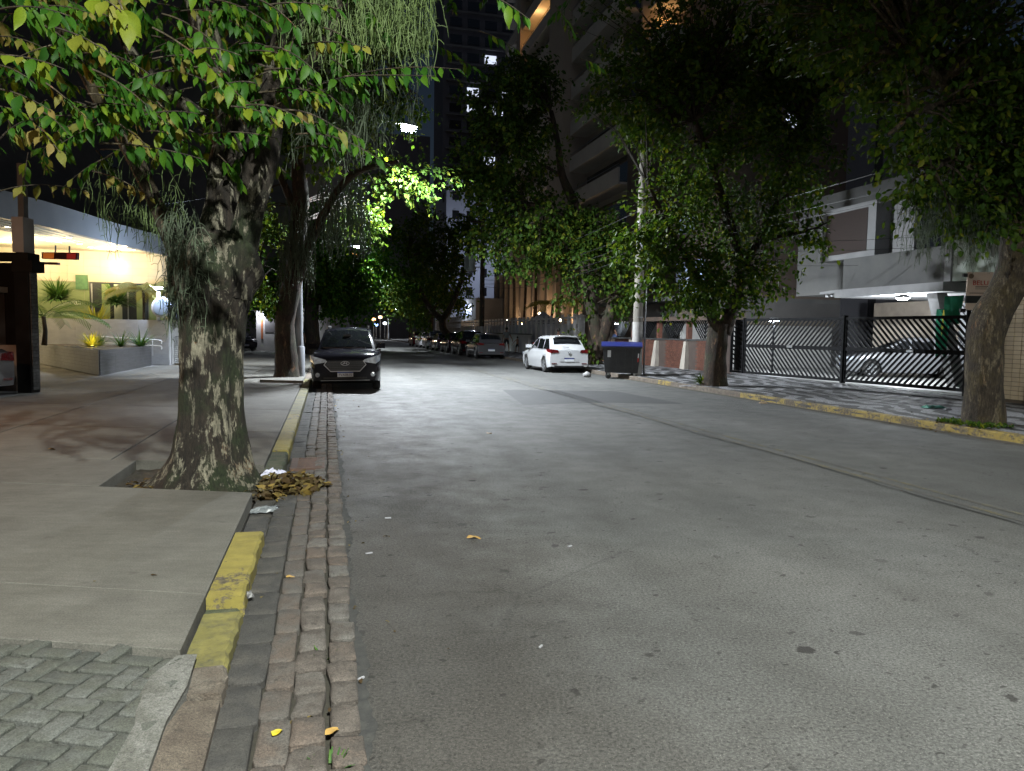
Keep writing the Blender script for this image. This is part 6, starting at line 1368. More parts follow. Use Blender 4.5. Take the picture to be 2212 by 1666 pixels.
rlg = MB()
for k in range(24): rlg.bar(S(34.6 + k * .28, 15.75, 3.42), S(34.6 + k * .28, 15.75, 4.2), .02)
rlg.bar(S(34.5, 15.75, 4.2), S(41.4, 15.75, 4.2), .04).build('balcony_railing', IRON, h2, kind='stuff')
# lit gateway with two persons
gw2 = thing('lit_gateway', 'bright white doorway with two dark figures before it, left of the concrete pole', 'gateway', S(38.5, 15, .15))
MB().sbox(37.7, 37.95, 14.6, 16.5, .15, 2.6).sbox(40.4, 40.7, 14.6, 16.5, .15, 2.6).build('side_wall', mat('gateway_brown', (.12, .09, .07), None, 2, .8), gw2)
MB().sbox(37.5, 40.9, 14.4, 16.6, 2.6, 2.95).build('roof', mat('gateway_brown', (.12, .09, .07)), gw2)
MB().sbox(38.4, 39.9, 16.35, 16.42, .3, 2.5).build('lit_door', emis('lit_door', (.75, .85, .95), .55), gw2); MB().sbox(38.3, 38.39, 16.3, 16.45, .15, 2.58).sbox(39.91, 40.0, 16.3, 16.45, .15, 2.58).build('door_frame', IRON, gw2)
MB().sbox(38.0, 41, 16.46, 16.58, .15, 2.6).build('back_wall', mat('gateway_brown', (.12, .09, .07)), gw2)
# white slatted fence with posts, low white wall
wf_ = thing('white_fence', 'long white fence of vertical boards with tall posts along the far right sidewalk', 'fence', S(58, 14.5, .14))
FW = mat('fence_white', (.46, .47, .50), (.38, .39, .42), 3, .7, stretch=(1, 1, .3)); FP = mat('fence_post_white', (.6, .6, .6), None, 3, .7)
me = MB().box(-.5, .5, -.02, .02, 0, 2.05).build('t', FW, None, local=True); me2 = MB().box(-.07, .07, -.09, .09, 0, 2.62).build('t', FP, None, local=True)
k = 41.2
while k < 82:
    inst('board_panel', me.data, wf_, S(k + .6, 14.5, .15), (0, 0, STREET)); inst('post', me2.data, wf_, S(k, 14.45, .14), (0, 0, STREET)); k += 1.2
bpy.data.objects.remove(me); bpy.data.objects.remove(me2)
MB().sbox(41.2, 82, 14.42, 14.58, 2.50, 2.60).build('top_rail', FP, wf_); MB().sbox(41.2, 82, 14.47, 14.53, 2.30, 2.34).build('mid_rail', FP, wf_)
lw_ = thing('low_white_wall', 'low white wall in front of the white fence behind the walking pair', 'wall', S(54, 13.9, .14))
MB().sbox(50.5, 66, 13.75, 13.95, .14, 1.45).build('wall', mat('low_wall_white', (.52, .52, .50), (.44, .44, .42), 2, .8), lw_); MB().sbox(50.4, 66, 13.7, 14.0, 1.452, 1.53).build('coping', DGREY, lw_)
gb_ = thing('gate_post_box', 'white post with a small roofed lamp box at the near end of the white fence', 'post', S(41, 14.3, .14))
MB().sbox(40.75, 41.15, 14.1, 14.5, .14, 2.55).build('post', FP, gb_); MB().sbox(40.6, 41.3, 13.95, 14.65, 2.55, 2.68).build('roof', FP, gb_); MB().sbox(40.8, 41.1, 14.05, 14.09, 1.9, 2.15).build('lamp_box', METAL, gb_)
tn = thing('canopy_tent', 'pale pointed tent roof showing above the low white wall', 'tent', S(56, 16, 1.6))
a_ = [S(54, 15, 1.8), S(54, 18, 1.8), S(58.5, 18, 1.8), S(58.5, 15, 1.8)]; MB().add(a_ + [S(56.2, 16.5, 3.3)], [(0, 1, 4), (1, 2, 4), (2, 3, 4), (3, 0, 4), (3, 2, 1, 0)]).build('tent_roof', FW, tn)
for p in a_: MB().tube([(p[0], p[1], .2), p], .03, 6).build('tent_pole', METAL, tn)

# ---- warm lit podium with palms and the towers
pd = thing('podium_building', 'beige podium building lit warm by garden lamps behind the white fence', 'building', S(70, 22, 0))
PB2 = mat('podium_beige', (.34, .28, .22), (.28, .23, .18), .6, .85)
MB().sbox(56, 92, 20.5, 40, .1, 8.5).build('wall', PB2, pd)
for k in range(14): MB().sbox(57 + k * 2.5, 57.35 + k * 2.5, 20.1, 20.49, .1, 8.4).build('pilaster', PB2, pd)
for k in range(13): MB().sbox(57.8 + k * 2.5, 59.1 + k * 2.5, 20.42, 20.49, 3.4, 7.4).build('louvre_window', mat('louvre_shade', (.16, .14, .12), None, 3, .6, stretch=(1, 1, 14)), pd)
for i, (u, z, w) in enumerate(((66.5, 3.3, 900), (72.5, 2.4, 1300), (60, 2.6, 500), (79, 2.8, 500))):
    p = S(u, 19.2, z); g_ = thing('garden_lamp', ['warm garden lamp high against the beige podium', 'brightest warm garden lamp behind the white fence', 'garden lamp at the near end of the podium', 'garden lamp at the far end of the podium'][i], 'lamp', (p[0], p[1], .15))
    MB().tube([(p[0], p[1], .15), (p[0], p[1], z - .02)], .03, 6).build('post', BLACK, g_); MB().lathe([(.03, -.12), (.13, -.06), (.15, .0), (.13, .06), (.03, .12)], (p[0], p[1], z + .1), 12).build('globe', E_BULB, g_, smooth=True)
    lamp('POINT', (p[0], p[1] - .35, z + .15), w * .24, (1, .68, .42), .1, parent=g_)
PF = leaf_mat('palm_frond', [(0, (.05, .08, .02)), (1, (.12, .12, .03))], .5, .3)
for i, (u, h_, lb) in enumerate(((69.2, 9.5, 'tall slim palm left in front of the beige podium'), (63.5, 9.8, 'tall slim palm in the middle before the beige podium'), (66.0, 8.6, 'slim palm between the two tall ones'), (59.5, 4.0, 'short bushy palm at the near end of the podium'))):
    p = S(u, 17.5 + .4 * (i % 2), .14); palm(lb, p, (p[0] + .2 * (i - 1), p[1], h_), 12, 2.6, PF, per=16, r=.12, group='palms behind the white fence', lw=.06, ll=.7)
wb = thing('white_entrance_building', 'pale building with bluish lit windows beyond the dark utility pole', 'building', S(100, 19, 0))
MB().sbox(86, 118, 17, 34, .1, 5.6).build('wall', GREYW, wb)
for k, (u0, u1, z0, z1) in enumerate(((88, 92, 3.6, 5.0), (94, 96.5, 3.7, 4.9), (99, 104, 3.6, 5.0), (86.5, 88, .6, 2.4), (108, 111, 3.6, 5))): MB().sbox(u0, u1, 16.9, 16.98, z0, z1).build('window', E_DIMW if k != 3 else E_WHITE, wb)
for z in (1.3, 2.1, 2.9): MB().sbox(86, 118, 16.8, 16.99, z, z + .12).build('ledge', HL, wb)
lamp('POINT', S(92, 15.5, 4.5), 500, (.8, .88, 1), .2, parent=wb)

def tower(label, u0, u1, v0, v1, h_, wm, floors=None, fh=3.1, z0=3.0, bays=((0, 1),), lit=(), par_m=None, name='apartment_tower', windows=True, endwin=()):
    t = thing(name, label, 'building', S((u0 + u1) / 2, v0, 0))
    MB().sbox(u0, u1, v0, v1, 0, h_).build('wall', wm, t)
    nf = int((h_ - z0) / fh)
    for f_ in range(nf):
        z = z0 + f_ * fh
        for bi, (a, b_) in enumerate(bays):
            ua = u0 + (u1 - u0) * a; ub = u0 + (u1 - u0) * b_
            MB().sbox(ua, ub, v0 - 1.6, v0 - .005, z - .16, z).build('balcony_slab', par_m or wm, t)
            MB().sbox(ua, ub, v0 - 1.6, v0 - 1.45, z, z + 1.05).build('balcony_parapet', par_m or wm, t)
            w_ = MB().sbox(ua + .3, ub - .3, v0 - .06, v0 - .002, z + .1, z + 2.5).build('window', lit[0] if (f_, bi) in lit[1:] else GLASSB, t)
            MB().sbox(ua, ub, v0 - 1.56, v0 - 1.50, z + 1.3, z + 1.34).build('rail', METAL, t)
    return t
TB = mat('tower_beige', (.44, .37, .30), (.38, .32, .27), .3, .85); TP2 = mat('tower_parapet', (.58, .54, .47), (.50, .46, .41), .8, .8)
tw = tower('tall beige tower with slanting rows of balconies in the upper middle', 51.5, 88, 22.2, 44, 62, TB, bays=((0, .31), (.44, .78), (.84, 1.0)), lit=(E_WARM, (7, 1)), par_m=TP2, z0=9.6)
for (a, b_, vv) in ((63.0, 67.4, 19.9), (80.2, 81.8, 20.4)): MB().sbox(a, b_, vv, 22.19, 8.6, 62).build('column', TB, tw)
for f_ in range(16):
    z = 9.6 + f_ * 3.1
    MB().sbox(48.6, 51.19, 22.6, 25.2, z - .16, z + 1.0).build('corner_balcony', TP2, tw)
    MB().sbox(51.36, 51.49, 23.3, 24.9, z + 1.02, z + 2.6).build('end_window', E_WARM if f_ == 4 else GLASSB, tw)
for (vv, z) in ((33, 34.5), (37.5, 30.5), (40, 22.3)): MB().sbox(51.40, 51.49, vv, vv + 1.4, z, z + 1.1).build('end_window', E_WHITE if z > 34 else GLASSB, tw)
lamp('POINT', S(75, 20.9, 33.4), 90, (1, .6, .25), .1, parent=tw); lamp('POINT', S(50.4, 23.6, 24.0), 25, (1, .55, .2), .1, parent=tw)
t2 = thing('apartment_tower', 'blank dark grey side wall of an apartment block right of the wide tree', 'building', S(40, 24, 0))
MB().sbox(33.5, 52, 24.6, 46, 0, 15.6).build('wall', mat('grey_side_wall', (.24, .24, .265), (.20, .20, .22), .25, .9), t2)
MB().sbox(33.2, 52, 24.3, 46, 15.6, 16.6).build('cornice', HW, t2)
for k in range(3): MB().sbox(36 + k * 4, 38.6 + k * 4, 24.5, 24.59, 4.5, 13.5).build('dark_recess', mat('recess_brown', (.04, .025, .02), None, 2, .8), t2)
MB().sbox(33.38, 33.49, 27.6, 28.0, 1, 15.5).build('downpipe', mat('pipe_dark', (.05, .05, .055), None, 2, .7), t2)

t3 = thing('apartment_tower', 'block with a row of bright windows behind the right hand tree crowns', 'building', S(26, 36, 0))
MB().sbox(14, 30, 33.5, 50, 0, 24).build('wall', mat('grey_side_wall', (.105, .105, .115)), t3)
for k in range(7):
    if k != 3: MB().sbox(15 + k * 2.1, 16.5 + k * 2.1, 33.4, 33.49, 11.9, 13.1).build('window', E_WHITE if k % 2 else E_DIMW, t3)
MB().sbox(21.5, 22.0, 33.4, 33.49, 17.3, 17.8).build('window', emis('small_lit_window', (.8, .85, 1), 4), t3)
t4 = thing('apartment_tower', 'dark tower far off in the top middle with a few white lit windows', 'building', S(146, 30, 0))
MB().sbox(140, 152, 21, 39, 0, 92).build('wall', mat('tower_dark', (.16, .16, .19), None, .4, .85), t4)
lit4 = {(11, 1): 1, (11, 2): 1, (12, 1): 1, (12, 3): 1, (11, 3): 1, (8, 2): 1, (6, 0): 1, (14, 2): 1, (9, 4): 1}
for i in range(24):
    z = 8 + i * 3.1
    MB().sbox(139.3, 139.99, 21.5, 38.5, z - .35, z - .1).build('balcony_slab', GREYW, t4)
    for j in range(5): MB().sbox(139.90, 139.99, 22.2 + j * 3.3, 24.4 + j * 3.3, z + .4, z + 1.9).build('window', (E_WHITE if lit4[(i, j)] else E_WARM) if (i, j) in lit4 else GLASSB, t4)
t5 = thing('apartment_block', 'pale grey block with columns of small windows behind the dark middle tree', 'building', S(128, 24, 0))
MB().sbox(122, 134, 19, 29.5, 0, 26.5).build('wall', mat('pale_block', (.42, .44, .50), (.38, .40, .45), .4, .85), t5)
for i in range(7):
    for j in range(4): MB().sbox(121.90, 121.99, 20 + j * 2.4, 21.1 + j * 2.4, 4.5 + i * 3.1, 5.9 + i * 3.1).build('window', GLASSB, t5)
    MB().sbox(124, 125.4, 18.90, 18.99, 4.5 + i * 3.1, 5.9 + i * 3.1).build('window', GLASSB, t5)
lamp('POINT', S(112, 23, 13), 2200, (.7, .78, 1), .5, parent=wb)  # unseen light added to brighten the pale grey block, no lamp stands here
t6 = thing('apartment_block', 'dark block with scattered lit windows closing the street end', 'building', S(170, 4, 0))
MB().sbox(165, 180, -14, 22, 0, 44).build('wall', mat('tower_dark', (.10, .10, .12)), t6)
for i, (v, z, m_) in enumerate(((5, 27, E_WHITE), (6.5, 27, E_DIMW), (4, 17, E_WARM), (5.2, 17, E_WARM), (8, 22, E_DIMW), (1, 30, E_DIMW), (7.5, 33, E_WHITE), (-3, 21, E_WARM))): MB().sbox(164.9, 164.99, v, v + 1.2, z, z + 1.2).build('window', m_, t6)
for i, (v, z, c) in enumerate(((-1.8, 3.2, (1, .5, .2)), (-.6, 3.6, (1, .7, .4)), (-1.2, 2.3, (.3, .5, 1)), (.4, 2.6, (.8, .9, 1)))):
    p = S(128 + i * 1.5, v + 9.5, z); g_ = thing('shop_light', ['orange shop light at the street end', 'pale warm shop light at the street end, above the orange one', 'blue shop light low at the street end', 'small white shop light at the street end'][i], 'lamp', (p[0], p[1], .14))
    MB().tube([(p[0], p[1], .14), (p[0], p[1], z)], .05, 6).build('post', METAL, g_); MB().lathe([(.1, 0), (.32, .1), (.32, .4), (.1, .5)], p, 10).build('globe', emis('shop_glow_%d' % i, c, 5), g_)
hz_ = lamp('POINT', S(122, 1, 3.5), 900, (1, .75, .5), .3)

# ================================================================ PEOPLE
SKIN = mat('skin', (.34, .19, .125), (.30, .165, .11), 8, .55); HAIR = mat('hair', (.015, .01, .008), None, 5, .6)
def skin_mesh(name, verts, edges, m_, parent, sub=1, root=0):
    me = bpy.data.meshes.new(name); me.from_pydata([v[:3] for v in verts], edges, []); me.materials.append(m_)
    o = bpy.data.objects.new(name, me); COL.objects.link(o)
    md = o.modifiers.new('skin', 'SKIN'); md.use_smooth_shade = True
    for i, v in enumerate(verts):
        s_ = me.skin_vertices[0].data[i]; r = v[3]; s_.radius = (r, r) if not isinstance(r, tuple) else r; s_.use_root = (i == root)
    ss = o.modifiers.new('sub', 'SUBSURF'); ss.levels = sub; ss.render_levels = sub
    dg = bpy.context.evaluated_depsgraph_get(); nm = bpy.data.meshes.new_from_object(o.evaluated_get(dg)); bpy.data.objects.remove(o)
    o = bpy.data.objects.new(name, nm); COL.objects.link(o); o.parent = parent; return o
def person(label, loc, rz, shirt, short, sc=1., stride=.18, armL=(-.06, .02), armR=(.08, .02), hair=True, cap=None, longp=True, shoe=(.03, .03, .03), handR=None, bare=False):
    t = thing('person', label, 'person', loc, rz); s_ = stride; S1 = sc
    J = [(0, 0, .95, .12), (0, 0, 1.12, .115), (0, 0, 1.32, .125), (0, 0, 1.45, .06), (.01, 0, 1.53, .05), (.02, 0, 1.62, .085), (.02, 0, 1.71, .075)]
    E_ = [(0, 1), (1, 2), (2, 3), (3, 4), (4, 5), (5, 6)]
    for sg in (1, -1):
        f = s_ * sg; b0 = len(J)
        J += [(0, sg * .10, .88, .085), (f * .55, sg * .11, .50, .055), (f * 1.0 - .04, sg * .11, .10, .04), (f * 1.0 + .12, sg * .12, .035, .035)]
        E_ += [(0, b0), (b0, b0 + 1), (b0 + 1, b0 + 2), (b0 + 2, b0 + 3)]
        ax, ay = armL if sg > 0 else armR; b1 = len(J); hx, hy, hz = (ax * 2.2, sg * (.30 + ay * 2), .80) if not (handR and sg < 0) else handR
        ex, ey, ez = (ax, sg * (.25 + ay), 1.12) if not (handR and sg < 0) else ((handR[0]) * .45, (-.2 + handR[1]) * .5, (1.38 + handR[2]) * .5 - .06)
        J += [(0, sg * .18, 1.39, .055), (ex, ey, ez, .042), (hx, hy, hz, .028), (hx + .01, hy, hz - .07, .035)]
        E_ += [(2, b1), (b1, b1 + 1), (b1 + 1, b1 + 2), (b1 + 2, b1 + 3)]
        for k in range(5):
            fy = (k - 2) * .017; L_ = (.05, .075, .08, .075, .055)[k] if k else .05
            J += [(hx + .012 + fy * 1.2, hy + fy * .3 + (.02 if k == 0 else 0), hz - .07 - L_ * (.9 if k else .5), .009)]; E_ += [(b1 + 3, len(J) - 1)]
    J = [(x * S1, y * S1, z * S1, r * S1) for x, y, z, r in J]; skin_mesh('body', J, E_, SKIN, t)
    g = 1.12; sh_ = [(0, 0, .98, .135), (0, 0, 1.14, .135), (0, 0, 1.32, .145), (0, 0, 1.43, .075)]; e2 = [(0, 1), (1, 2), (2, 3)]
    for sg in (1, -1):
        ax, ay = armL if sg > 0 else armR; ex, ey, ez = (ax * .7, sg * (.235 + ay * .7), 1.2)
        if handR and sg < 0: ex, ey, ez = handR[0] * .3, (-.2 + handR[1]) * .45, 1.27
        b1 = len(sh_); sh_ += [(0, sg * .18, 1.385, .07), (ex, ey, ez, .06)]; e2 += [(2, b1), (b1, b1 + 1)]
    if not bare: skin_mesh('shirt', [(x * S1, y * S1, z * S1, r * S1) for x, y, z, r in sh_], e2, shirt, t, root=1)
    pv_ = [(0, 0, .99, .135), (0, 0, .90, .12)]; e3 = [(0, 1)]
    for sg in (1, -1):
        f = s_ * sg; b0 = len(pv_)
        pv_ += [(0, sg * .095, .84, .10), (f * .5, sg * .11, .52, .078)]; e3 += [(1, b0), (b0, b0 + 1)]
        if longp: pv_ += [(f - .03, sg * .11, .12, .06)]; e3 += [(b0 + 1, b0 + 2)]
    skin_mesh('trousers' if longp else 'shorts', [(x * S1, y * S1, z * S1, r * S1) for x, y, z, r in pv_], e3, short, t)
    if cap: MB().lathe([(.098 * S1, -.02), (.10 * S1, .03), (.08 * S1, .07), (.03 * S1, .09)], (.015 * S1, 0, 1.68 * S1), 14).box(.05 * S1, .19 * S1, -.07 * S1, .07 * S1, 1.665 * S1, 1.68 * S1).build('cap', cap, t, smooth=40, local=True)
    elif hair:
        MB().lathe([(.06, -.09), (.098, -.04), (.10, .02), (.08, .07), (.03, .10), (.001, .105)], (-.008 * S1, 0, 1.67 * S1), 14, Matrix.Diagonal((S1, S1, S1, 1))).build('hair', HAIR, t, smooth=True, local=True)
    FS = mat('face_dark', (.02, .012, .01), None, 5, .4)
    for sg in (1, -1):
        MB().lathe([(.001, -.008), (.009, 0), (.001, .008)], (.103 * S1, sg * .033 * S1, 1.645 * S1), 8).build('eye', FS, t, local=True)
        MB().lathe([(.001, -.03), (.012, 0), (.001, .03)], (.02 * S1, sg * .088 * S1, 1.635 * S1), 8).build('ear', SKIN, t, local=True)
    MB().box(.095 * S1, .108 * S1, -.022 * S1, .022 * S1, 1.575 * S1, 1.582 * S1).build('mouth', FS, t, local=True)
    MB().hexa([(.095 * S1, -.014 * S1, 1.60 * S1), (.128 * S1, -.010 * S1, 1.60 * S1), (.128 * S1, .010 * S1, 1.60 * S1), (.095 * S1, .014 * S1, 1.60 * S1)], [(.09 * S1, -.006, 1.65 * S1), (.105 * S1, -.005, 1.65 * S1), (.105 * S1, .005, 1.65 * S1), (.09 * S1, .006, 1.65 * S1)]).build('nose', SKIN, t, local=True)
    return t
CG = mat('cloth_grey_green', (.30, .33, .32), None, 5, .9); CD = mat('cloth_dark', (.03, .03, .035), None, 5, .9); CTE = mat('cloth_teal', (.06, .16, .22), None, 5, .9); CB = mat('cloth_blue', (.03, .05, .12), None, 5, .9)
m1 = S(53.2, 12.85, .14)
person('broad man in pale shirt and dark shorts, holding a small child by the hand', m1, STREET + .1, CG, CD, 1.04, .22, longp=False, handR=(.0, -.46, .88))
person('small bare chested child walking hand in hand with the man in the pale shirt', (m1[0] + .80, m1[1] + .12, .14), STREET + .1, CG, CD, .66, .2, longp=False, bare=True, armL=(.02, .15))
person('person in dark clothes standing left in front of the bright doorway', S(36.6, 14.0, .15), rad(20), CD, CD, 1.0, .05)
person('person with dark cap in front of the bright doorway, nearer the concrete pole', S(36.2, 14.6, .15), rad(200), CB, CB, 1.02, .05, cap=CD)
person('dark haired person passing behind the roof of the white car', S(38.5, 12.2, .13), STREET + .2, CD, CD, .98, .15)
person('man in blue cap and teal shirt standing behind the grey lamp post', (-12.15, 42.2, .14), rad(-70), CTE, CG, 1.03, .05, cap=mat('cap_blue', (.02, .03, .2), None, 4, .7), longp=False)
sc2 = thing('parked_scooter', 'dark scooter parked by the fence left of the white car, headlight glinting', 'scooter', S(40.2, 11.6, .12), STREET + 2.6)
MB().box(-.75, .5, -.14, .14, .28, .42).box(-.8, -.1, -.16, .16, .42, .72).build('body', BLACK, sc2, local=True); MB().slab([(.45, -.2, .3), (.45, .2, .3), (.62, .18, .95), (.62, -.18, .95)], (.05, 0, 0)).build('front_shield', paint('scooter_red', (.2, .03, .02)), sc2, local=True)
MB().tube([(.5, -.3, 1.05), (.58, 0, 1.0), (.5, .3, 1.05)], .018, 6).build('handlebar', METAL, sc2, local=True); MB().box(-.75, .0, -.15, .15, .73, .80).build('seat', BLACK, sc2, local=True)
for x in (.62, -.62): MB().lathe([(.13, -.05), (.24, -.05), (.26, 0), (.24, .05), (.13, .05)], (x, 0, .26), 18, Matrix.Rotation(rad(90), 4, 'X')).build('wheel', RUB, sc2, local=True)
MB().lathe([(.05, 0), (.08, .04), (.06, .06)], (.64, 0, .88), 10, Matrix.Rotation(rad(90), 4, 'Y')).build('headlight', HLENS, sc2, local=True)

# ================================================================ LITTER
rg = random.Random(5)
V = []; F = []
def leafv(me, M, s):
    global V, F
    n0 = len(V); a = (np.array([v.co[:] for v in me.vertices]) * s) @ np.array(M.to_3x3()).T + np.array(M.translation); V += a.tolist(); F += [[i + n0 for i in f.vertices] for f in me.polygons]
PC_ = Vector(G(612, 1060, 0))
for i in range(800):
    a = rg.uniform(0, 2 * math.pi); r = rg.random() ** .6; x = PC_.x + math.cos(a) * r * .38; y = PC_.y + math.sin(a) * r * .46; z = .015 + .10 * max(0, 1 - r * r) * rg.uniform(.5, 1)
    leafv(rg.choice(LMD), Matrix.Translation((x, y, z)) @ Euler((rg.uniform(-1.3, 1.3), rg.uniform(-.9, .7), rg.uniform(0, 6.3))).to_matrix().to_4x4(), rg.uniform(.08, .16))
for i in range(150):   # leaves in the pit round the roots
    a = rg.uniform(0, 2 * math.pi); x = -2.9 + math.cos(a) * rg.uniform(.5, .8); y = 7.05 + math.sin(a) * rg.uniform(.38, .6)
    leafv(rg.choice(LMD), Matrix.Translation((x, y, .09)) @ Euler((rg.uniform(-.4, .4), rg.uniform(-.4, .4), rg.uniform(0, 6.3))).to_matrix().to_4x4(), rg.uniform(.06, .11))
lp_ = mesh_np('leaf_pile', V, F, DRYL, None, True); tag(lp_, 'heap of brown and yellow dead leaves in the gutter beside the big tree', 'leaf pile', kind='stuff')
V = []; F = []
for i in range(120):   # leaves and dirt round the right tree foot and along the kerb
    u = rg.choice((rg.gauss(10.6, .5), rg.uniform(8, 30))); v = 10.5 + rg.gauss(.0, .12) if rg.random() < .7 else rg.uniform(10.7, 11.6)
    p = S(u, v, .02 if v < 10.45 else .135); leafv(rg.choice(LMD), Matrix.Translation(p) @ Euler((rg.uniform(-.3, .3), rg.uniform(-.3, .3), rg.uniform(0, 6.3))).to_matrix().to_4x4(), rg.uniform(.05, .11))
tag(mesh_np('kerb_litter', V, F, DRYL, None, True), 'scattered dead leaves along the right kerb', 'leaf litter', kind='stuff')
V = []; F = []
for i in range(230):   # bits washed along the left gutter and over the near road edge
    u = rg.uniform(1.8, 20); v = rg.choice((rg.gauss(-.44, .04), rg.gauss(-.15, .05), rg.gauss(.13, .08), rg.gauss(.25, .25)))
    if v < -.47: continue
    leafv(rg.choice(LMD), Matrix.Translation(S(u, v, .022 if v < .13 else .008)) @ Euler((rg.uniform(-.5, .5), rg.uniform(-.4, .4), rg.uniform(0, 6.3))).to_matrix().to_4x4(), rg.choice((.012, .016, .02, .03, .045)) * (1 + u * .04))
tag(mesh_np('gutter_litter', V, F, DRYL, None, True), 'small crushed leaf bits scattered along the left gutter', 'leaf litter', kind='stuff')
def lone_leaf(lb, x, y, s, me, z=.012, rz=None, name='fallen_leaf', cat='leaf'):
    p = G(x, y, z); o = inst(name, me, None, p, (rg.uniform(-.15, .15), rg.uniform(-.2, .05), rg.uniform(0, 6.3) if rz is None else rz), (s, s, s)); return tag(o, lb, cat, 'fallen leaves on the ground')
YL = leaf_big('leaf', 1, .62, mat('leaf_tan', (.42, .27, .08), (.34, .2, .05), 30, .6), .25, .05); YG = leaf_big('leaf', 1, .7, mat('leaf_bright_yellow', (.6, .5, .03), (.5, .38, .03), 30, .5), .3, .06); BRN = LMD[0]
lone_leaf('single tan leaf lying on the open asphalt left of centre', 1008, 1162, .11, YL, rz=.2)
lone_leaf('bright yellow leaf on the brown cobbles near the bottom edge', 589, 1590, .06, YG, .03, 1.3)
lone_leaf('orange tan leaf on the cobble joint right of the yellow one', 702, 1588, .07, YL, .03, .9)
lone_leaf('brown leaf beside the bright yellow kerb stone', 617, 1246, .07, YL, .03, .1)
lone_leaf('curled brown leaf left of the one beside the yellow kerb', 600, 1240, .05, BRN, .03, 2.4)
lone_leaf('brown leaf in the gap between the two yellow kerb stones', 500, 1300, .06, YL, .09, .4)
lone_leaf('dark curled leaf in the dark gutter below the yellow kerb', 562, 1292, .05, BRN, .03, 1.4)
lone_leaf('small leaf on the sidewalk far left, in the warm light', 103, 970, .12, YL, .15, .3)
lone_leaf('pale leaf far up the asphalt left of the road centre', 1052, 936, .13, YL, rz=1.)
lone_leaf('dark leaf on the sidewalk before the pit', 598, 1078, .09, BRN, .15, 1.)
lone_leaf('small dark leaf left on the near slab', 325, 1242, .05, BRN, .145, .2)
lone_leaf('tiny dark leaf in the middle of the near slab', 203, 1256, .04, BRN, .145, 1.9)
WP = mat('paper_white', (.36, .36, .38), (.28, .28, .30), 20, .7)
def scrap(lb, x, y, l, w, rz, z=.008, cat='cigarette end', name='cigarette_end', m_=WP, h_=.008):
    p = G(x, y, z); tag(MB().box(-l / 2, l / 2, -w / 2, w / 2, 0, h_, Matrix.Translation(p) @ Matrix.Rotation(rz, 4, 'Z')).build(name, m_), lb, cat)
scrap('white cigarette end right of the gutter, level with the yellow kerb', 797, 1196, .05, .01, .5)
scrap('white cigarette end low on the asphalt beside the cobbles', 780, 1467, .035, .009, .9)
scrap('tiny pale scrap on the asphalt right of the tan leaf', 1231, 1181, .04, .012, .8, cat='litter', name='paper_scrap')
scrap('pale scrap on the asphalt lower middle', 1168, 1398, .03, .008, 1.1, cat='litter', name='paper_scrap')
scrap('white scrap near the left edge of the asphalt, above the tan leaf', 838, 1120, .05, .02, .3, cat='litter', name='paper_scrap')
# crumpled paper on the leaf pile, plastic film, cup bits
def crumple(lb, c, sx, sy, sz, m_, name, cat, n=9, rz=0):
    V_ = []; r_ = random.Random(len(lb)); c = Vector(c)
    for i in range(n + 1):
        for j in range(n + 1):
            a = i / n - .5; b_ = j / n - .5; e = 1 - (2 * max(abs(a), abs(b_))) ** 3
            q = Matrix.Rotation(rz, 3, 'Z') @ Vector((a * sx + r_.uniform(-.06, .06) * sx, b_ * sy + r_.uniform(-.06, .06) * sy, sz * e * r_.uniform(.35, 1) + r_.uniform(0, .01))); V_.append(tuple(c + q))
    return tag(MB().add(V_, [(i * (n + 1) + j, i * (n + 1) + j + 1, (i + 1) * (n + 1) + j + 1, (i + 1) * (n + 1) + j) for i in range(n) for j in range(n)]).build(name, m_), lb, cat)
crumple('crumpled white paper napkin on top of the leaf pile', G(592, 1030, .08), .26, .16, .09, mat('napkin', (.62, .62, .74), (.45, .46, .6), 25, .7), 'paper_napkin', 'napkin', rz=.1)
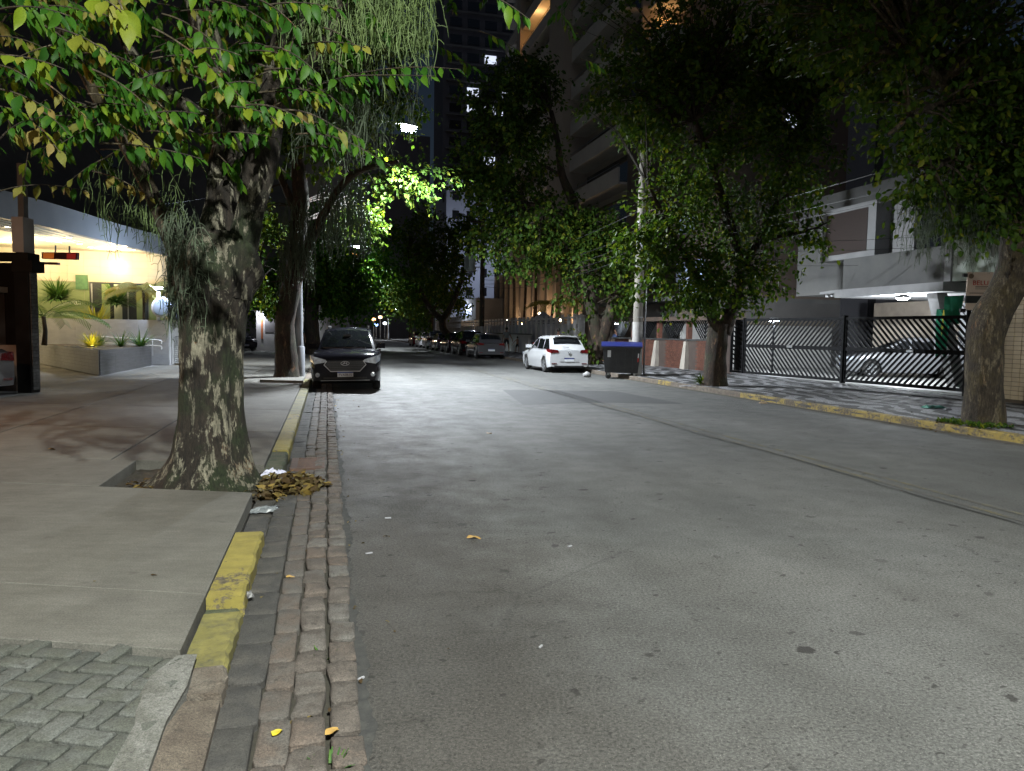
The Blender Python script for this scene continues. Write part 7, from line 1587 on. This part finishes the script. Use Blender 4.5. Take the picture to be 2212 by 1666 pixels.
crumple('crumpled clear plastic film in the gutter below the leaf pile', G(575, 1104, .02), .26, .14, .04, mat('plastic_film', (.10, .11, .12), (.25, .27, .28), 14, .25), 'plastic_film', 'plastic film', rz=.3)
crumple('small white paper scrap on the roots of the big tree', G(436, 1012, .16), .05, .05, .02, WP, 'paper_scrap', 'litter', 4)
crumple('pale crushed cup at the foot of the big tree', G(404, 1030, .12), .09, .06, .05, WP, 'crushed_cup', 'litter', 5)
crumple('dark plastic scrap stuck under the bright yellow kerb stone', G(528, 1292, .06), .10, .05, .04, mat('scrap_black', (.02, .02, .025), (.2, .2, .2), 30, .3), 'plastic_scrap', 'litter', 6, .6)
crumple('turquoise plastic bag lying on the right mosaic sidewalk', G(2020, 882, .14), .5, .22, .07, mat('bag_turquoise', (.10, .33, .27), (.07, .25, .2), 10, .4), 'plastic_bag', 'plastic bag', 8)
crumple('white plastic scrap right of the turquoise bag', G(2048, 886, .14), .16, .1, .05, WP, 'plastic_scrap', 'litter', 5)
crumple('flattened white paper on the right kerb left of the wide tree', G(1485, 835, .13), .45, .12, .04, WP, 'paper_sheet', 'litter', 6)
crumple('tan scrap on the right gutter between the two right trees', G(1648, 872, .01), .2, .08, .06, mat('card_tan', (.4, .3, .2), None, 8, .8), 'card_scrap', 'litter', 5)
grass_tuft('small grass tuft growing in the cobble joint at the bottom', G(712, 1662, .0), 26, .07, GR, w=.003, name='weed', nl_=3); grass_tuft('green weed between cobbles right of the worn kerb', G(700, 1420, .0), 22, .05, GR, w=.003, name='weed', nl_=3)
grass_tuft('leafy shoots sprouting at the foot of the wide right tree', S(20.0, 10.9, .12), 60, .5, LEAFD, w=.03, name='shoots')
b = MB(); n = 40
mg = [S(u, v, .1) for u, v in ()]
pos = np.array([S(10.45 + .55 * rg.uniform(-1, 1), 10.85 + .3 * rg.uniform(-1, 1), .14) for _ in range(420)]); V, F = leaves_np(pos, np.tile([0, 0, 1.], (420, 1)), .07, .1, .8)
tag(mesh_np('ground_cover', V, F, LEAFD, None), 'low weeds and leaves round the foot of the tan tree', 'weeds', kind='stuff')
